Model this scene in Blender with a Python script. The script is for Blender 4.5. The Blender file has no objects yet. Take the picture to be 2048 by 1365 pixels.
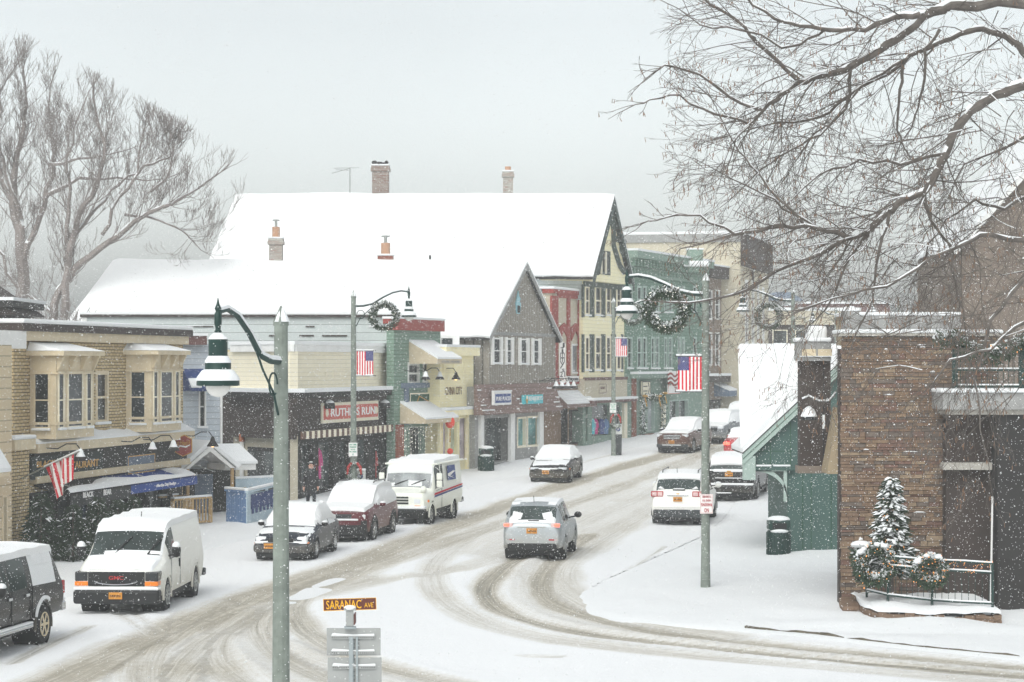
import bpy, bmesh, math, random
import numpy as np
from mathutils import Vector, Matrix, noise
R = random.Random(11)
PI = math.pi
F, CX, HY, CZ = 4836.0, 1024.0, 728.0, 5.8      # focal length, principal column, horizon row (2048 px wide), eye height
GYX = [0, 62, 75, 85, 100, 112, 124, 140, 170, 220, 400, 3000]
GYZ = [0, 0, .08, .2, .45, .8, 1.2, 1.65, 2.3, 3.0, 4.5, 6]
def g(Y): return float(np.interp(Y, GYX, GYZ))    # the street climbs away from the viewer
def P(px, py, Y): return Vector(((px-CX)/F*Y, Y, CZ-(py-HY)/F*Y))
def G(px, py, dz=0.0):
    lo, hi = 5.0, 900.0
    for _ in range(50):
        m = (lo+hi)/2
        if CZ-(py-HY)/F*m-g(m)-dz > 0: lo = m
        else: hi = m
    return P(px, py, lo)
scene = bpy.context.scene
COL = scene.collection
# ------------------------------------------------------------------ materials
def lin(c):
    c = c/255.0
    return c/12.92 if c <= .04045 else ((c+.055)/1.055)**2.4
def rgb(r, g_, b, k=1.0): return (min(1, lin(r)*k), min(1, lin(g_)*k), min(1, lin(b)*k), 1)
class NT:
    def __init__(s, name):
        s.m = bpy.data.materials.new(name); s.m.use_nodes = True
        s.t = s.m.node_tree; s.b = s.t.nodes['Principled BSDF']
    def n(s, kind, **kw):
        x = s.t.nodes.new(kind)
        for k, v in kw.items(): setattr(x, k, v)
        return x
    def l(s, a, b): s.t.links.new(a, b)
    def val(s, sock, v):
        if hasattr(v, 'is_output') or isinstance(v, bpy.types.NodeSocket): s.l(v, sock)
        else: sock.default_value = v
    def math(s, op, a, b=0.0, c=None):
        x = s.n('ShaderNodeMath', operation=op)
        s.val(x.inputs[0], a); s.val(x.inputs[1], b)
        if c is not None: s.val(x.inputs[2], c)
        return x.outputs[0]
    def mix(s, f, a, b):
        x = s.n('ShaderNodeMix', data_type='RGBA')
        s.val(x.inputs[0], f); s.val(x.inputs[6], a); s.val(x.inputs[7], b)
        return x.outputs[2]
    def coord(s): return s.n('ShaderNodeTexCoord').outputs['Object']
    def noise(s, scale, detail=4, vec=None, rough=.6):
        x = s.n('ShaderNodeTexNoise'); x.inputs['Scale'].default_value = scale
        x.inputs['Detail'].default_value = detail; x.inputs['Roughness'].default_value = rough
        s.l(vec if vec is not None else s.coord(), x.inputs['Vector'])
        return x.outputs['Fac']
    def ramp(s, f, stops):
        x = s.n('ShaderNodeValToRGB'); e = x.color_ramp.elements
        while len(e) < len(stops): e.new(.5)
        for i, (p, c) in enumerate(stops):
            e[i].position = p; e[i].color = c if len(c) == 4 else (*c, 1)
        s.l(f, x.inputs[0]); return x.outputs[0]
    def bump(s, h, strength=.3, dist=.02):
        x = s.n('ShaderNodeBump'); x.inputs['Strength'].default_value = strength
        x.inputs['Distance'].default_value = dist
        s.l(h, x.inputs['Height']); s.l(x.outputs[0], s.b.inputs['Normal'])
    def fin(s, col, rough=.7, metal=0.0, spec=.5):
        s.val(s.b.inputs['Base Color'], col); s.val(s.b.inputs['Roughness'], rough)
        s.b.inputs['Metallic'].default_value = metal
        s.b.inputs['Specular IOR Level'].default_value = spec
        return s.m
def sc(c, k): return (min(1, c[0]*k), min(1, c[1]*k), min(1, c[2]*k), 1)
def plain(name, col, rough=.7, metal=0.0, var=.18, scale=3.0, spec=.4, bump=0.0):
    t = NT(name); f = t.noise(scale, 5)
    c = t.mix(t.ramp(f, [(.3, (0, 0, 0)), (.7, (1, 1, 1))]), sc(col, 1-var), sc(col, 1+var*.5))
    if bump: t.bump(t.noise(scale*6, 4), bump, .02)
    return t.fin(c, rough, metal, spec)
def siding(name, col, period=.14, dark=.45, var=.1, axis='Z', width=.12):
    t = NT(name); s = t.n('ShaderNodeSeparateXYZ'); t.l(t.coord(), s.inputs[0])
    ax = s.outputs[axis]
    if axis == 'X': ax = t.math('ADD', s.outputs['X'], s.outputs['Y'])
    q = t.math('DIVIDE', ax, period)
    fr = t.math('FRACT', q); line = t.math('LESS_THAN', fr, width)
    wn = t.n('ShaderNodeTexWhiteNoise', noise_dimensions='1D'); t.l(t.math('FLOOR', q), wn.inputs['W'])
    base = t.mix(t.noise(1.7, 5), sc(col, 1-var), sc(col, 1+var))
    base = t.mix(t.math('MULTIPLY', wn.outputs['Value'], .18), base, sc(col, .72))
    c = t.mix(line, base, sc(col, dark))
    t.bump(fr, .5, .015)
    return t.fin(c, .75, 0, .3)
def brickm(name, c1, c2, mortar, w=.22, h=.075, ms=.012, bump=.5, var=.5):
    t = NT(name); s = t.n('ShaderNodeSeparateXYZ'); t.l(t.coord(), s.inputs[0])
    cb = t.n('ShaderNodeCombineXYZ')
    t.l(t.math('ADD', s.outputs[0], s.outputs[1]), cb.inputs[0]); t.l(s.outputs[2], cb.inputs[1])
    b = t.n('ShaderNodeTexBrick'); t.l(cb.outputs[0], b.inputs['Vector'])
    for k, v in (('Color1', c1), ('Color2', c2), ('Mortar', mortar), ('Scale', 1.0), ('Mortar Size', ms), ('Brick Width', w), ('Row Height', h), ('Bias', 0.0)):
        b.inputs[k].default_value = v
    n = t.noise(2.2, 5)
    c = t.mix(t.math('MULTIPLY', n, var), b.outputs['Color'], sc(c1, .5))
    t.bump(t.math('SUBTRACT', 1.0, b.outputs['Fac']), bump, .02)
    return t.fin(c, .85, 0, .2)
def stonem(name, a, b_):
    # one tint of split ledge stone, rough faced
    t = NT(name); n = t.noise(5, 6, None, .7)
    c = t.mix(t.ramp(n, [(.3, (0, 0, 0)), (.7, (1, 1, 1))]), a, b_)
    c = t.mix(t.math('MULTIPLY', t.noise(26, 4), .5), c, sc(a, .45))
    t.bump(t.math('ADD', n, t.math('MULTIPLY', t.noise(22, 5), .6)), .9, .05)
    return t.fin(c, .92, 0, .15)
def snowm(name='snow', col=(.80, .815, .825, 1), sc_=2.0, b=.55):
    t = NT(name)
    c = t.mix(t.noise(.5, 4), sc(col, .97), sc(col, 1.02))
    h = t.math('ADD', t.noise(sc_, 5), t.math('MULTIPLY', t.noise(sc_*9, 3), .25))
    t.bump(h, b, .06)
    return t.fin(c, .75, 0, .2)
def glassm(name, col=(.022, .027, .03, 1), rough=.12, var=.5, spec=.14):
    t = NT(name); f = t.noise(.9, 3)
    c = t.mix(t.ramp(f, [(.35, (0, 0, 0)), (.65, (1, 1, 1))]), sc(col, 1-var), sc(col, 1+var*2))
    t.bump(t.noise(1.5, 2), .05, .02)
    return t.fin(c, rough, 0, spec)
def paintm(name, col, dirt=.35, top=.5, rough=.28, metal=0.0):
    # car paint with road grime that climbs from the sills (object z)
    t = NT(name); s = t.n('ShaderNodeSeparateXYZ'); t.l(t.coord(), s.inputs[0])
    zz = t.math('ADD', s.outputs[2], t.math('MULTIPLY', t.math('SUBTRACT', t.noise(3, 5), .5), .7))
    k = t.ramp(zz, [(0.12, (1, 1, 1)), (top+.35, (0, 0, 0))])
    k = t.math('MULTIPLY', k, dirt)
    k = t.math('ADD', k, t.math('MULTIPLY', t.math('GREATER_THAN', t.noise(38, 3), .63), .25))
    c = t.mix(k, col, rgb(178, 170, 152))
    r = t.math('ADD', rough, t.math('MULTIPLY', k, .5))
    return t.fin(c, r, metal, .25)
def glow(name, col, k):
    t = NT(name)
    t.b.inputs['Emission Color'].default_value = col; t.b.inputs['Emission Strength'].default_value = k
    return t.fin(col, .4)
M = {}
def mats():
    M['snow'] = snowm()
    M['roofsnow'] = snowm('roof_snow', (.84, .85, .855, 1), .35, .25)
    M['black'] = plain('black', (.012, .013, .014, 1), .6)
    M['rubber'] = plain('rubber', (.03, .03, .032, 1), .85, var=.3, scale=9)
    M['dark'] = plain('dark_wood', rgb(46, 44, 43), .8)
    M['glass'] = glassm('window_glass')
    M['carglass'] = glassm('car_glass', (.045, .058, .056, 1), .08, .3)  # base colour lifted to stand in for reflection on the windscreens
    M['iceglass'] = glassm('iced_glass', (.30, .32, .33, 1), .5, .35, .3)
    M['frost'] = snowm('frosted_snow', (.80, .82, .83, 1), 4, .3)
    M['shop'] = glassm('shop_glass', (.045, .052, .052, 1), .05, .7)
    M['white'] = plain('white_paint', (.8, .8, .78, 1), .6, var=.07)
    M['cream'] = plain('cream_paint', rgb(238, 230, 208), .7, var=.06)
    M['tan'] = plain('tan_paint', rgb(212, 197, 168), .75, var=.1)
    M['tancloth'] = plain('tan_canvas', rgb(200, 186, 160), .9, var=.1)
    M['grey'] = plain('grey_paint', rgb(150, 150, 148), .7)
    M['steel'] = plain('steel', rgb(168, 170, 168), .4, .6, var=.1)
    M['chrome'] = plain('chrome', rgb(196, 198, 200), .2, .9, var=.05)
    M['pole'] = plain('weathered_pole', rgb(130, 138, 130), .75, .0, var=.3, scale=5, bump=.2)
    M['lampgreen'] = plain('lamp_green', rgb(24, 56, 51), .45, .1, var=.2)
    M['globe'] = plain('globe', rgb(222, 220, 215), .25, var=.05)
    M['green'] = siding('green_siding', rgb(122, 146, 131), .16)
    M['greenplain'] = plain('green_paint', rgb(126, 148, 135), .7, var=.12)
    M['teal'] = plain('cottage_green', rgb(68, 94, 88), .7, var=.14, scale=1.2)
    M['sage'] = plain('sage_trim', rgb(164, 182, 174), .65, var=.08)
    M['red'] = plain('red_paint', rgb(170, 50, 46), .6)
    M['redtrim'] = plain('red_timber', rgb(150, 68, 60), .75, var=.15)
    M['stucco'] = plain('stucco', rgb(192, 184, 164), .9, var=.08, bump=.2)
    M['navy'] = plain('navy_canvas', rgb(40, 60, 110), .8)
    M['blueawn'] = plain('blue_canvas', rgb(44, 74, 146), .75)
    M['brown'] = plain('brown_panel', rgb(66, 57, 53), .8, var=.2)
    M['plate'] = plain('plate_gold', rgb(200, 136, 50), .5, var=.05)
    M['ink'] = plain('ink', rgb(40, 36, 40), .6)
    M['amber'] = plain('amber_lens', rgb(236, 130, 40), .3)
    M['tail'] = plain('tail_lens', rgb(170, 32, 38), .25)
    M['lit'] = glow('lit_bulb', (1, .55, .22, 1), 5)
    M['brake'] = glow('brake_light', (1, .12, .07, 1), 1.6)
    M['twinkle'] = glow('fairy_light', (1, .96, .88, 1), 1.1)
    M['orangel'] = glow('orange_fairy_light', (1, .42, .12, 1), .8)
    M['leaf'] = plain('needles', rgb(62, 80, 60), .8, var=.5, scale=8)
    M['bark'] = plain('bark', rgb(116, 106, 98), .9, var=.35, scale=4, bump=.3)
    M['farbark'] = plain('bark_pale', rgb(140, 132, 128), .9, var=.3, scale=2)
    M['birch'] = plain('birch_bark', rgb(106, 100, 95), .9, var=.45, scale=9, bump=.3)
    M['catkin'] = plain('catkin', rgb(132, 104, 84), .9)
    M['tile'] = siding('brown_shingles', rgb(134, 112, 106), .2, .6)
    M['board'] = siding('grey_barn_board', rgb(152, 146, 136), .26, .42, .26, 'X', .2)
    M['gold'] = plain('gold_letter', rgb(196, 150, 70), .5)
    M['flagred'] = plain('flag_red', rgb(205, 44, 60), .8, var=.06)
    M['flagblue'] = plain('flag_blue', rgb(52, 58, 118), .8, var=.06)
    M['flagwhite'] = plain('flag_white', rgb(240, 238, 236), .8, var=.03)
    M['wood'] = siding('pine_boards', rgb(190, 160, 116), .12, .6, .1, 'X')
    M['slab'] = plain('concrete', rgb(168, 164, 156), .85, var=.15)
    M['kerb'] = plain('kerb_stone', rgb(104, 98, 84), .9, var=.4, scale=2, bump=.4)
    for k, (n_, a, b_) in enumerate((('stone', (150, 126, 106), (118, 98, 84)), ('stonewarm', (160, 136, 112), (130, 110, 92)), ('stonered', (142, 112, 100), (116, 94, 84)), ('stonegrey', (134, 122, 112), (104, 94, 88)), ('stonepale', (174, 154, 130), (144, 126, 106)))):
        M[n_] = stonem(n_, rgb(*a), rgb(*b_))
# ------------------------------------------------------------------ mesh builder
class MB:
    def __init__(s): s.v = []; s.f = []; s.m = []
    def add(s, vs, fs, mi=0):
        o = len(s.v); s.v.extend(tuple(v) for v in vs)
        for f in fs: s.f.append(tuple(i+o for i in f)); s.m.append(mi)
    def box(s, x0, y0, z0, x1, y1, z1, mi=0):
        if x1 < x0: x0, x1 = x1, x0
        if y1 < y0: y0, y1 = y1, y0
        if z1 < z0: z0, z1 = z1, z0
        s.add([(x0, y0, z0), (x1, y0, z0), (x1, y1, z0), (x0, y1, z0), (x0, y0, z1), (x1, y0, z1), (x1, y1, z1), (x0, y1, z1)],
              [(3, 2, 1, 0), (4, 5, 6, 7), (0, 1, 5, 4), (1, 2, 6, 5), (2, 3, 7, 6), (3, 0, 4, 7)], mi)
        return s
    def poly(s, pts, mi=0): s.add(pts, [tuple(range(len(pts)))], mi); return s
    def prism(s, pts, vec, mi=0):
        n = len(pts); vec = Vector(vec)
        s.add([Vector(p) for p in pts]+[Vector(p)+vec for p in pts],
              [tuple(range(n))[::-1], tuple(range(n, 2*n))]+[(i, (i+1) % n, n+(i+1) % n, n+i) for i in range(n)], mi)
        return s
    def tube(s, pts, r, n=8, mi=0, cap=True):
        pts = [Vector(p) for p in pts]; k = len(pts)
        rs = r if isinstance(r, (list, tuple)) else [r]*k
        vs = []; up = None
        for i, p in enumerate(pts):
            d = (pts[min(i+1, k-1)]-pts[max(i-1, 0)])
            if d.length < 1e-9: d = Vector((0, 0, 1))
            d.normalize()
            if up is None: up = d.orthogonal().normalized()
            up = up-d*up.dot(d)
            up = d.orthogonal().normalized() if up.length < 1e-5 else up.normalized()
            w = d.cross(up)
            for j in range(n):
                a = 2*PI*j/n
                vs.append(p+(up*math.cos(a)+w*math.sin(a))*rs[i])
        fs = [(i*n+j, i*n+(j+1) % n, (i+1)*n+(j+1) % n, (i+1)*n+j) for i in range(k-1) for j in range(n)]
        if cap: fs += [tuple(range(n))[::-1], tuple(range((k-1)*n, k*n))]
        s.add(vs, fs, mi); return s
    def lathe(s, prof, n=16, c=(0, 0, 0), mi=0, axis='z'):
        k = len(prof); vs = []
        for r, z in prof:
            for j in range(n):
                a = 2*PI*j/n
                q = (r*math.cos(a), r*math.sin(a), z)
                if axis == 'y': q = (q[0], q[2], q[1])
                vs.append((c[0]+q[0], c[1]+q[1], c[2]+q[2]))
        fs = [(i*n+j, i*n+(j+1) % n, (i+1)*n+(j+1) % n, (i+1)*n+j) for i in range(k-1) for j in range(n)]
        fs += [tuple(range(n))[::-1], tuple(range((k-1)*n, k*n))]
        s.add(vs, fs, mi); return s
    def ball(s, c, r, n=8, m=6, sx=1, sy=1, sz=1, mi=0):
        prof = [(max(1e-4, math.sin(PI*i/m)), -math.cos(PI*i/m)) for i in range(m+1)]
        o = len(s.v); s.lathe(prof, n, (0, 0, 0), mi)
        for i in range(o, len(s.v)):
            v = s.v[i]; s.v[i] = (c[0]+v[0]*r*sx, c[1]+v[1]*r*sy, c[2]+v[2]*r*sz)
        return s
    def build(s, name, mat, parent=None, smooth=False, xf=None, loc=None, rot=None, bevel=0.0, fix=True):
        me = bpy.data.meshes.new(name)
        vs = s.v if xf is None else [tuple(xf @ Vector(v)) for v in s.v]
        me.from_pydata(vs, [], s.f)
        ms = mat if isinstance(mat, (list, tuple)) else [mat]
        for x in ms: me.materials.append(M[x] if isinstance(x, str) else x)
        if len(ms) > 1: me.polygons.foreach_set('material_index', s.m)
        if fix:
            bm = bmesh.new(); bm.from_mesh(me)
            bmesh.ops.recalc_face_normals(bm, faces=bm.faces)
            bm.to_mesh(me); bm.free()
        if smooth:
            me.polygons.foreach_set('use_smooth', [True]*len(me.polygons))
            me.set_sharp_from_angle(angle=.65)
        o = bpy.data.objects.new(name, me); COL.objects.link(o)
        if parent is not None: o.parent = parent
        if loc is not None: o.location = loc
        if rot is not None: o.rotation_euler = rot
        if bevel:
            b = o.modifiers.new('bevel', 'BEVEL'); b.width = bevel; b.segments = 2; b.limit_method = 'ANGLE'
        return o
def tag(o, label=None, cat=None, group=None, kind=None):
    if label: o['label'] = label
    if cat: o['category'] = cat
    if group: o['group'] = group
    if kind: o['kind'] = kind
    return o
def thing(name, label, cat, loc=(0, 0, 0), rotz=0.0, group=None):
    o = bpy.data.objects.new(name, None); COL.objects.link(o)
    o.location = loc; o.rotation_euler = (0, 0, rotz); o.empty_display_size = .3
    return tag(o, label, cat, group)
def mtx(o): return Matrix.Translation(o.location) @ o.rotation_euler.to_matrix().to_4x4()
FONT = None
def text_mb(body, rect, y=0.0, depth=.01, bold=.0, flip=False, fit=True):
    # letters in the local XZ plane facing -y, fitted to (u0, z0, u1, z1)
    cu = bpy.data.curves.new('t', 'FONT'); cu.body = body; cu.size = 1; cu.extrude = .02; cu.offset = bold; cu.resolution_u = 3
    ob = bpy.data.objects.new('t', cu); COL.objects.link(ob)
    dg = bpy.context.evaluated_depsgraph_get(); dg.update()
    me = bpy.data.meshes.new_from_object(ob.evaluated_get(dg))
    vs = [v.co.copy() for v in me.vertices]; fs = [tuple(p.vertices) for p in me.polygons]
    bpy.data.objects.remove(ob); bpy.data.curves.remove(cu); bpy.data.meshes.remove(me)
    x0 = min(v.x for v in vs); x1 = max(v.x for v in vs); y0 = min(v.y for v in vs); y1 = max(v.y for v in vs)
    u0, z0, u1, z1 = rect
    m = MB(); out = []
    for v in vs:
        a = (v.x-x0)/(x1-x0); b = (v.y-y0)/(y1-y0)
        if flip: a, b = 1-a, 1-b
        out.append((u0+a*(u1-u0), y-depth*(.5+v.z/.04), z0+b*(z1-z0)))
    m.add(out, fs); return m
# ------------------------------------------------------------------ buildings drawn on their own facade planes
class Bld:
    def __init__(s, name, label, X, Y, phi, cat='building', group=None, z=None):
        s.z = g(Y) if z is None else z
        s.e = thing(name, label, cat, (X, Y, s.z), PI/2-math.radians(phi), group)
        s.m = mtx(s.e); s.mi = s.m.inverted(); s.holes = []
    def uv(s, px, py, off=0.0):
        o = s.mi @ Vector((0, 0, CZ)); d = s.mi.to_3x3() @ Vector(((px-CX)/F, 1, -(py-HY)/F))
        t = (-off-o.y)/d.y; p = o+d*t
        return p.x, p.z
    def rc(s, x0, y0, x1, y1, off=0.0):
        ym = (y0+y1)/2; xm = (x0+x1)/2
        return s.uv(x0, ym, off)[0], s.uv(xm, y1, off)[1], s.uv(x1, ym, off)[0], s.uv(xm, y0, off)[1]
    def L(s, p): return s.mi @ Vector(p)
    def box(s, name, px, mat, out=.05, back=0.0, parent=None, bevel=0.0, level=True, snow=0.0):
        u0, z0, u1, z1 = s.rc(*px, off=out)
        o = MB().box(u0, -out, z0, u1, -back+.0 if back else .02, z1).build(name, mat, parent or s.e, bevel=bevel)
        if snow: MB().box(u0-.03, -out-.03, z1+.002, u1+.03, .0, z1+snow).build('snow_cap', 'snow', o, bevel=min(.06, snow*.45))
        return o
    def win(s, px, frame='white', glass='glass', off=0.0, fw=.07, nx=1, nz=2, inset=.06, hole=True, proud=.03, sill=False, parent=None, name='window'):
        u0, z0, u1, z1 = s.rc(*px, off=off)
        if hole: s.holes.append((u0, z0, u1, z1))
        yb = -off+inset if hole else -off-.004
        yf = -off-proud
        f = MB()
        f.box(u0, yf, z0, u0+fw, yb+.03, z1).box(u1-fw, yf, z0, u1, yb+.03, z1)
        f.box(u0+fw, yf, z0, u1-fw, yb+.03, z0+fw).box(u0+fw, yf, z1-fw, u1-fw, yb+.03, z1)
        for i in range(1, nx):
            u = u0+(u1-u0)*i/nx; f.box(u-fw*.3, yf+.012, z0+fw, u+fw*.3, yb+.03, z1-fw)
        for i in range(1, nz):
            z = z0+(z1-z0)*i/nz; f.box(u0+fw, yf+.012, z-fw*.3, u1-fw, yb+.03, z+fw*.3)
        o = f.build(name, frame, parent or s.e)
        MB().box(u0+fw*.5, yb, z0+fw*.5, u1-fw*.5, yb+.02, z1-fw*.5).build('pane', glass, o)
        if sill: MB().box(u0-.06, yf-.08, z0-.02, u1+.06, -off, z0+.07).build('sill_snow', 'snow', o, bevel=.025)
        return o
    def wall(s, name, mat, u0, u1, z0, z1, D, reveal=.14, off=0.0, side=None, xf=None):
        m = MB(); hs = [h for h in s.holes if h[2] > u0 and h[0] < u1]
        us = sorted({u0, u1, *[min(max(h[0], u0), u1) for h in hs], *[min(max(h[2], u0), u1) for h in hs]})
        zs = sorted({z0, z1, *[min(max(h[1], z0), z1) for h in hs], *[min(max(h[3], z0), z1) for h in hs]})
        y = -off
        for a, b in zip(us, us[1:]):
            for c, d in zip(zs, zs[1:]):
                uc, zc = (a+b)/2, (c+d)/2
                if any(h[0] < uc < h[2] and h[1] < zc < h[3] for h in hs): continue
                m.poly([(a, y, c), (b, y, c), (b, y, d), (a, y, d)])
        for h in hs:
            a, c, b, d = h; r = y+reveal
            m.poly([(a, y, c), (a, r, c), (a, r, d), (a, y, d)]); m.poly([(b, y, c), (b, r, c), (b, r, d), (b, y, d)])
            m.poly([(a, y, c), (b, y, c), (b, r, c), (a, r, c)]); m.poly([(a, y, d), (b, y, d), (b, r, d), (a, r, d)])
        m.poly([(u0, y, z0), (u0, D, z0), (u0, D, z1), (u0, y, z1)]); m.poly([(u1, y, z0), (u1, D, z0), (u1, D, z1), (u1, y, z1)])
        m.poly([(u0, D, z0), (u1, D, z0), (u1, D, z1), (u0, D, z1)]); m.poly([(u0, y, z1), (u1, y, z1), (u1, D, z1), (u0, D, z1)])
        s.holes = []
        return m.build(name, mat, s.e)
    def text(s, body, px, mat, out=.05, parent=None, bold=.02, name='lettering', slope=True, flip=False):
        return text_mb(body, s.rc(*px, off=out), -out, .015, bold, flip).build(name, mat, parent or s.e, fix=False)
def gooseneck(parent, base, reach, drop, lit=False, side=0.0):
    # local: from base (x, y, z) out along -y; shade at the end
    x, y, z = base
    pts = [(x, y, z), (x+side*.2, y-reach*.35, z-.02), (x+side*.5, y-reach*.6, z+.12), (x+side*.85, y-reach*.88, z+.12), (x+side, y-reach, z-.06)]
    o = MB().tube(pts, .018, 6).build('wall_lamp', 'black', parent, smooth=True)
    c = (x+side, y-reach, z-.06)
    MB().lathe([(.04, .02), (.07, -.05), (.09, -.13), (.2, -.3), (.21, -.33)], 14, c).build('shade', 'dark', o, smooth=True)
    if lit: MB().ball((c[0], c[1], c[2]-.27), .085, 10, 8).build('bulb', 'lit', o, smooth=True)
    else: MB().lathe([(.02, .032), (.075, -.035), (.095, -.12), (.15, -.215)], 14, (c[0], c[1]+.0, c[2]+.012)).build('snow_cap', 'snow', o, smooth=True)
    return o
# ------------------------------------------------------------------ camera, light, air
def setting():
    cam = bpy.data.cameras.new('camera'); co = bpy.data.objects.new('camera', cam); COL.objects.link(co)
    co.location = (0, 0, CZ); co.rotation_euler = (PI/2, 0, 0)
    cam.sensor_width = 36; cam.lens = F*36/2048; cam.clip_end = 6000; cam.clip_start = .5
    cam.shift_y = (HY-682.5)/2048
    scene.camera = co
    w = bpy.data.worlds.new('World'); scene.world = w; w.use_nodes = True
    t = w.node_tree; bg = t.nodes['Background']
    sky = t.nodes.new('ShaderNodeTexSky'); sky.sky_type = 'NISHITA'; sky.sun_disc = False
    sky.sun_elevation = math.radians(48); sky.sun_rotation = math.radians(200)
    sky.air_density = 1.0; sky.dust_density = 4.0; sky.ozone_density = 1.0
    hs = t.nodes.new('ShaderNodeHueSaturation'); hs.inputs['Saturation'].default_value = .2
    t.links.new(sky.outputs[0], hs.inputs['Color'])
    # thick cloud: brightest overhead, a little duller low down, drifting soft banks
    tc = t.nodes.new('ShaderNodeTexCoord'); sp = t.nodes.new('ShaderNodeSeparateXYZ'); t.links.new(tc.outputs['Generated'], sp.inputs[0])
    mr = t.nodes.new('ShaderNodeMapRange'); mr.inputs['From Min'].default_value = 0; mr.inputs['From Max'].default_value = .8
    mr.inputs['To Min'].default_value = 1.7; mr.inputs['To Max'].default_value = 1.3
    t.links.new(sp.outputs[2], mr.inputs['Value'])
    nz = t.nodes.new('ShaderNodeTexNoise'); nz.inputs['Scale'].default_value = 3.2; nz.inputs['Detail'].default_value = 3
    t.links.new(tc.outputs['Generated'], nz.inputs['Vector'])
    m2 = t.nodes.new('ShaderNodeMapRange'); m2.inputs['To Min'].default_value = .78; m2.inputs['To Max'].default_value = 1.22
    t.links.new(nz.outputs['Fac'], m2.inputs['Value'])
    mu = t.nodes.new('ShaderNodeMath'); mu.operation = 'MULTIPLY'
    m3 = t.nodes.new('ShaderNodeMapRange'); m3.inputs['From Min'].default_value = 0; m3.inputs['From Max'].default_value = .14; m3.inputs['To Min'].default_value = 1.62; m3.inputs['To Max'].default_value = 1.0
    t.links.new(sp.outputs[2], m3.inputs['Value']); m4 = t.nodes.new('ShaderNodeMath'); m4.operation = 'MULTIPLY'; t.links.new(mr.outputs[0], m4.inputs[0]); t.links.new(m3.outputs[0], m4.inputs[1])
    t.links.new(m4.outputs[0], mu.inputs[0]); t.links.new(m2.outputs[0], mu.inputs[1])
    mx = t.nodes.new('ShaderNodeMix'); mx.data_type = 'RGBA'; mx.blend_type = 'MULTIPLY'; mx.inputs[0].default_value = 1
    t.links.new(hs.outputs[0], mx.inputs[6]); t.links.new(mu.outputs[0], mx.inputs[7])
    tn = t.nodes.new('ShaderNodeMix'); tn.data_type = 'RGBA'; tn.blend_type = 'MULTIPLY'; tn.inputs[0].default_value = 1; tn.inputs[7].default_value = (.97, 1.0, .99, 1)
    t.links.new(mx.outputs[2], tn.inputs[6]); t.links.new(tn.outputs[2], bg.inputs[0]); bg.inputs[1].default_value = .12
    s = bpy.data.lights.new('sun', 'SUN'); s.energy = .5; s.angle = math.radians(40); s.color = (1, .97, .93)
    so = bpy.data.objects.new('sun', s); COL.objects.link(so)
    az, el = math.radians(200), math.radians(48)
    d = Vector((math.sin(az)*math.cos(el), math.cos(az)*math.cos(el), math.sin(el)))
    so.rotation_euler = d.to_track_quat('Z', 'Y').to_euler(); so.location = (0, 0, 60)
    scene.view_settings.view_transform = 'Standard'; scene.view_settings.look = 'None'
    scene.view_settings.exposure = 0.18; scene.view_settings.gamma = 1
    scene.cycles.use_denoising = True
    scene.cycles.max_bounces = 6; scene.cycles.diffuse_bounces = 3; scene.cycles.volume_bounces = 1
    scene.cycles.transparent_max_bounces = 8
    # snowy air
    hz = MB().box(-200, -30, -3, 200, 300, 50).build('haze', 'white')
    hm = bpy.data.materials.new('air'); hm.use_nodes = True; ht = hm.node_tree
    ht.nodes.remove(ht.nodes['Principled BSDF'])
    pv = ht.nodes.new('ShaderNodeVolumePrincipled'); pv.inputs['Color'].default_value = (.94, .965, .965, 1)
    pv.inputs['Density'].default_value = HAZE; pv.inputs['Anisotropy'].default_value = 0.0
    ht.links.new(pv.outputs[0], ht.nodes['Material Output'].inputs['Volume'])
    hz.data.materials.clear(); hz.data.materials.append(hm); tag(hz, kind='stuff')
HAZE = .0009
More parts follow.
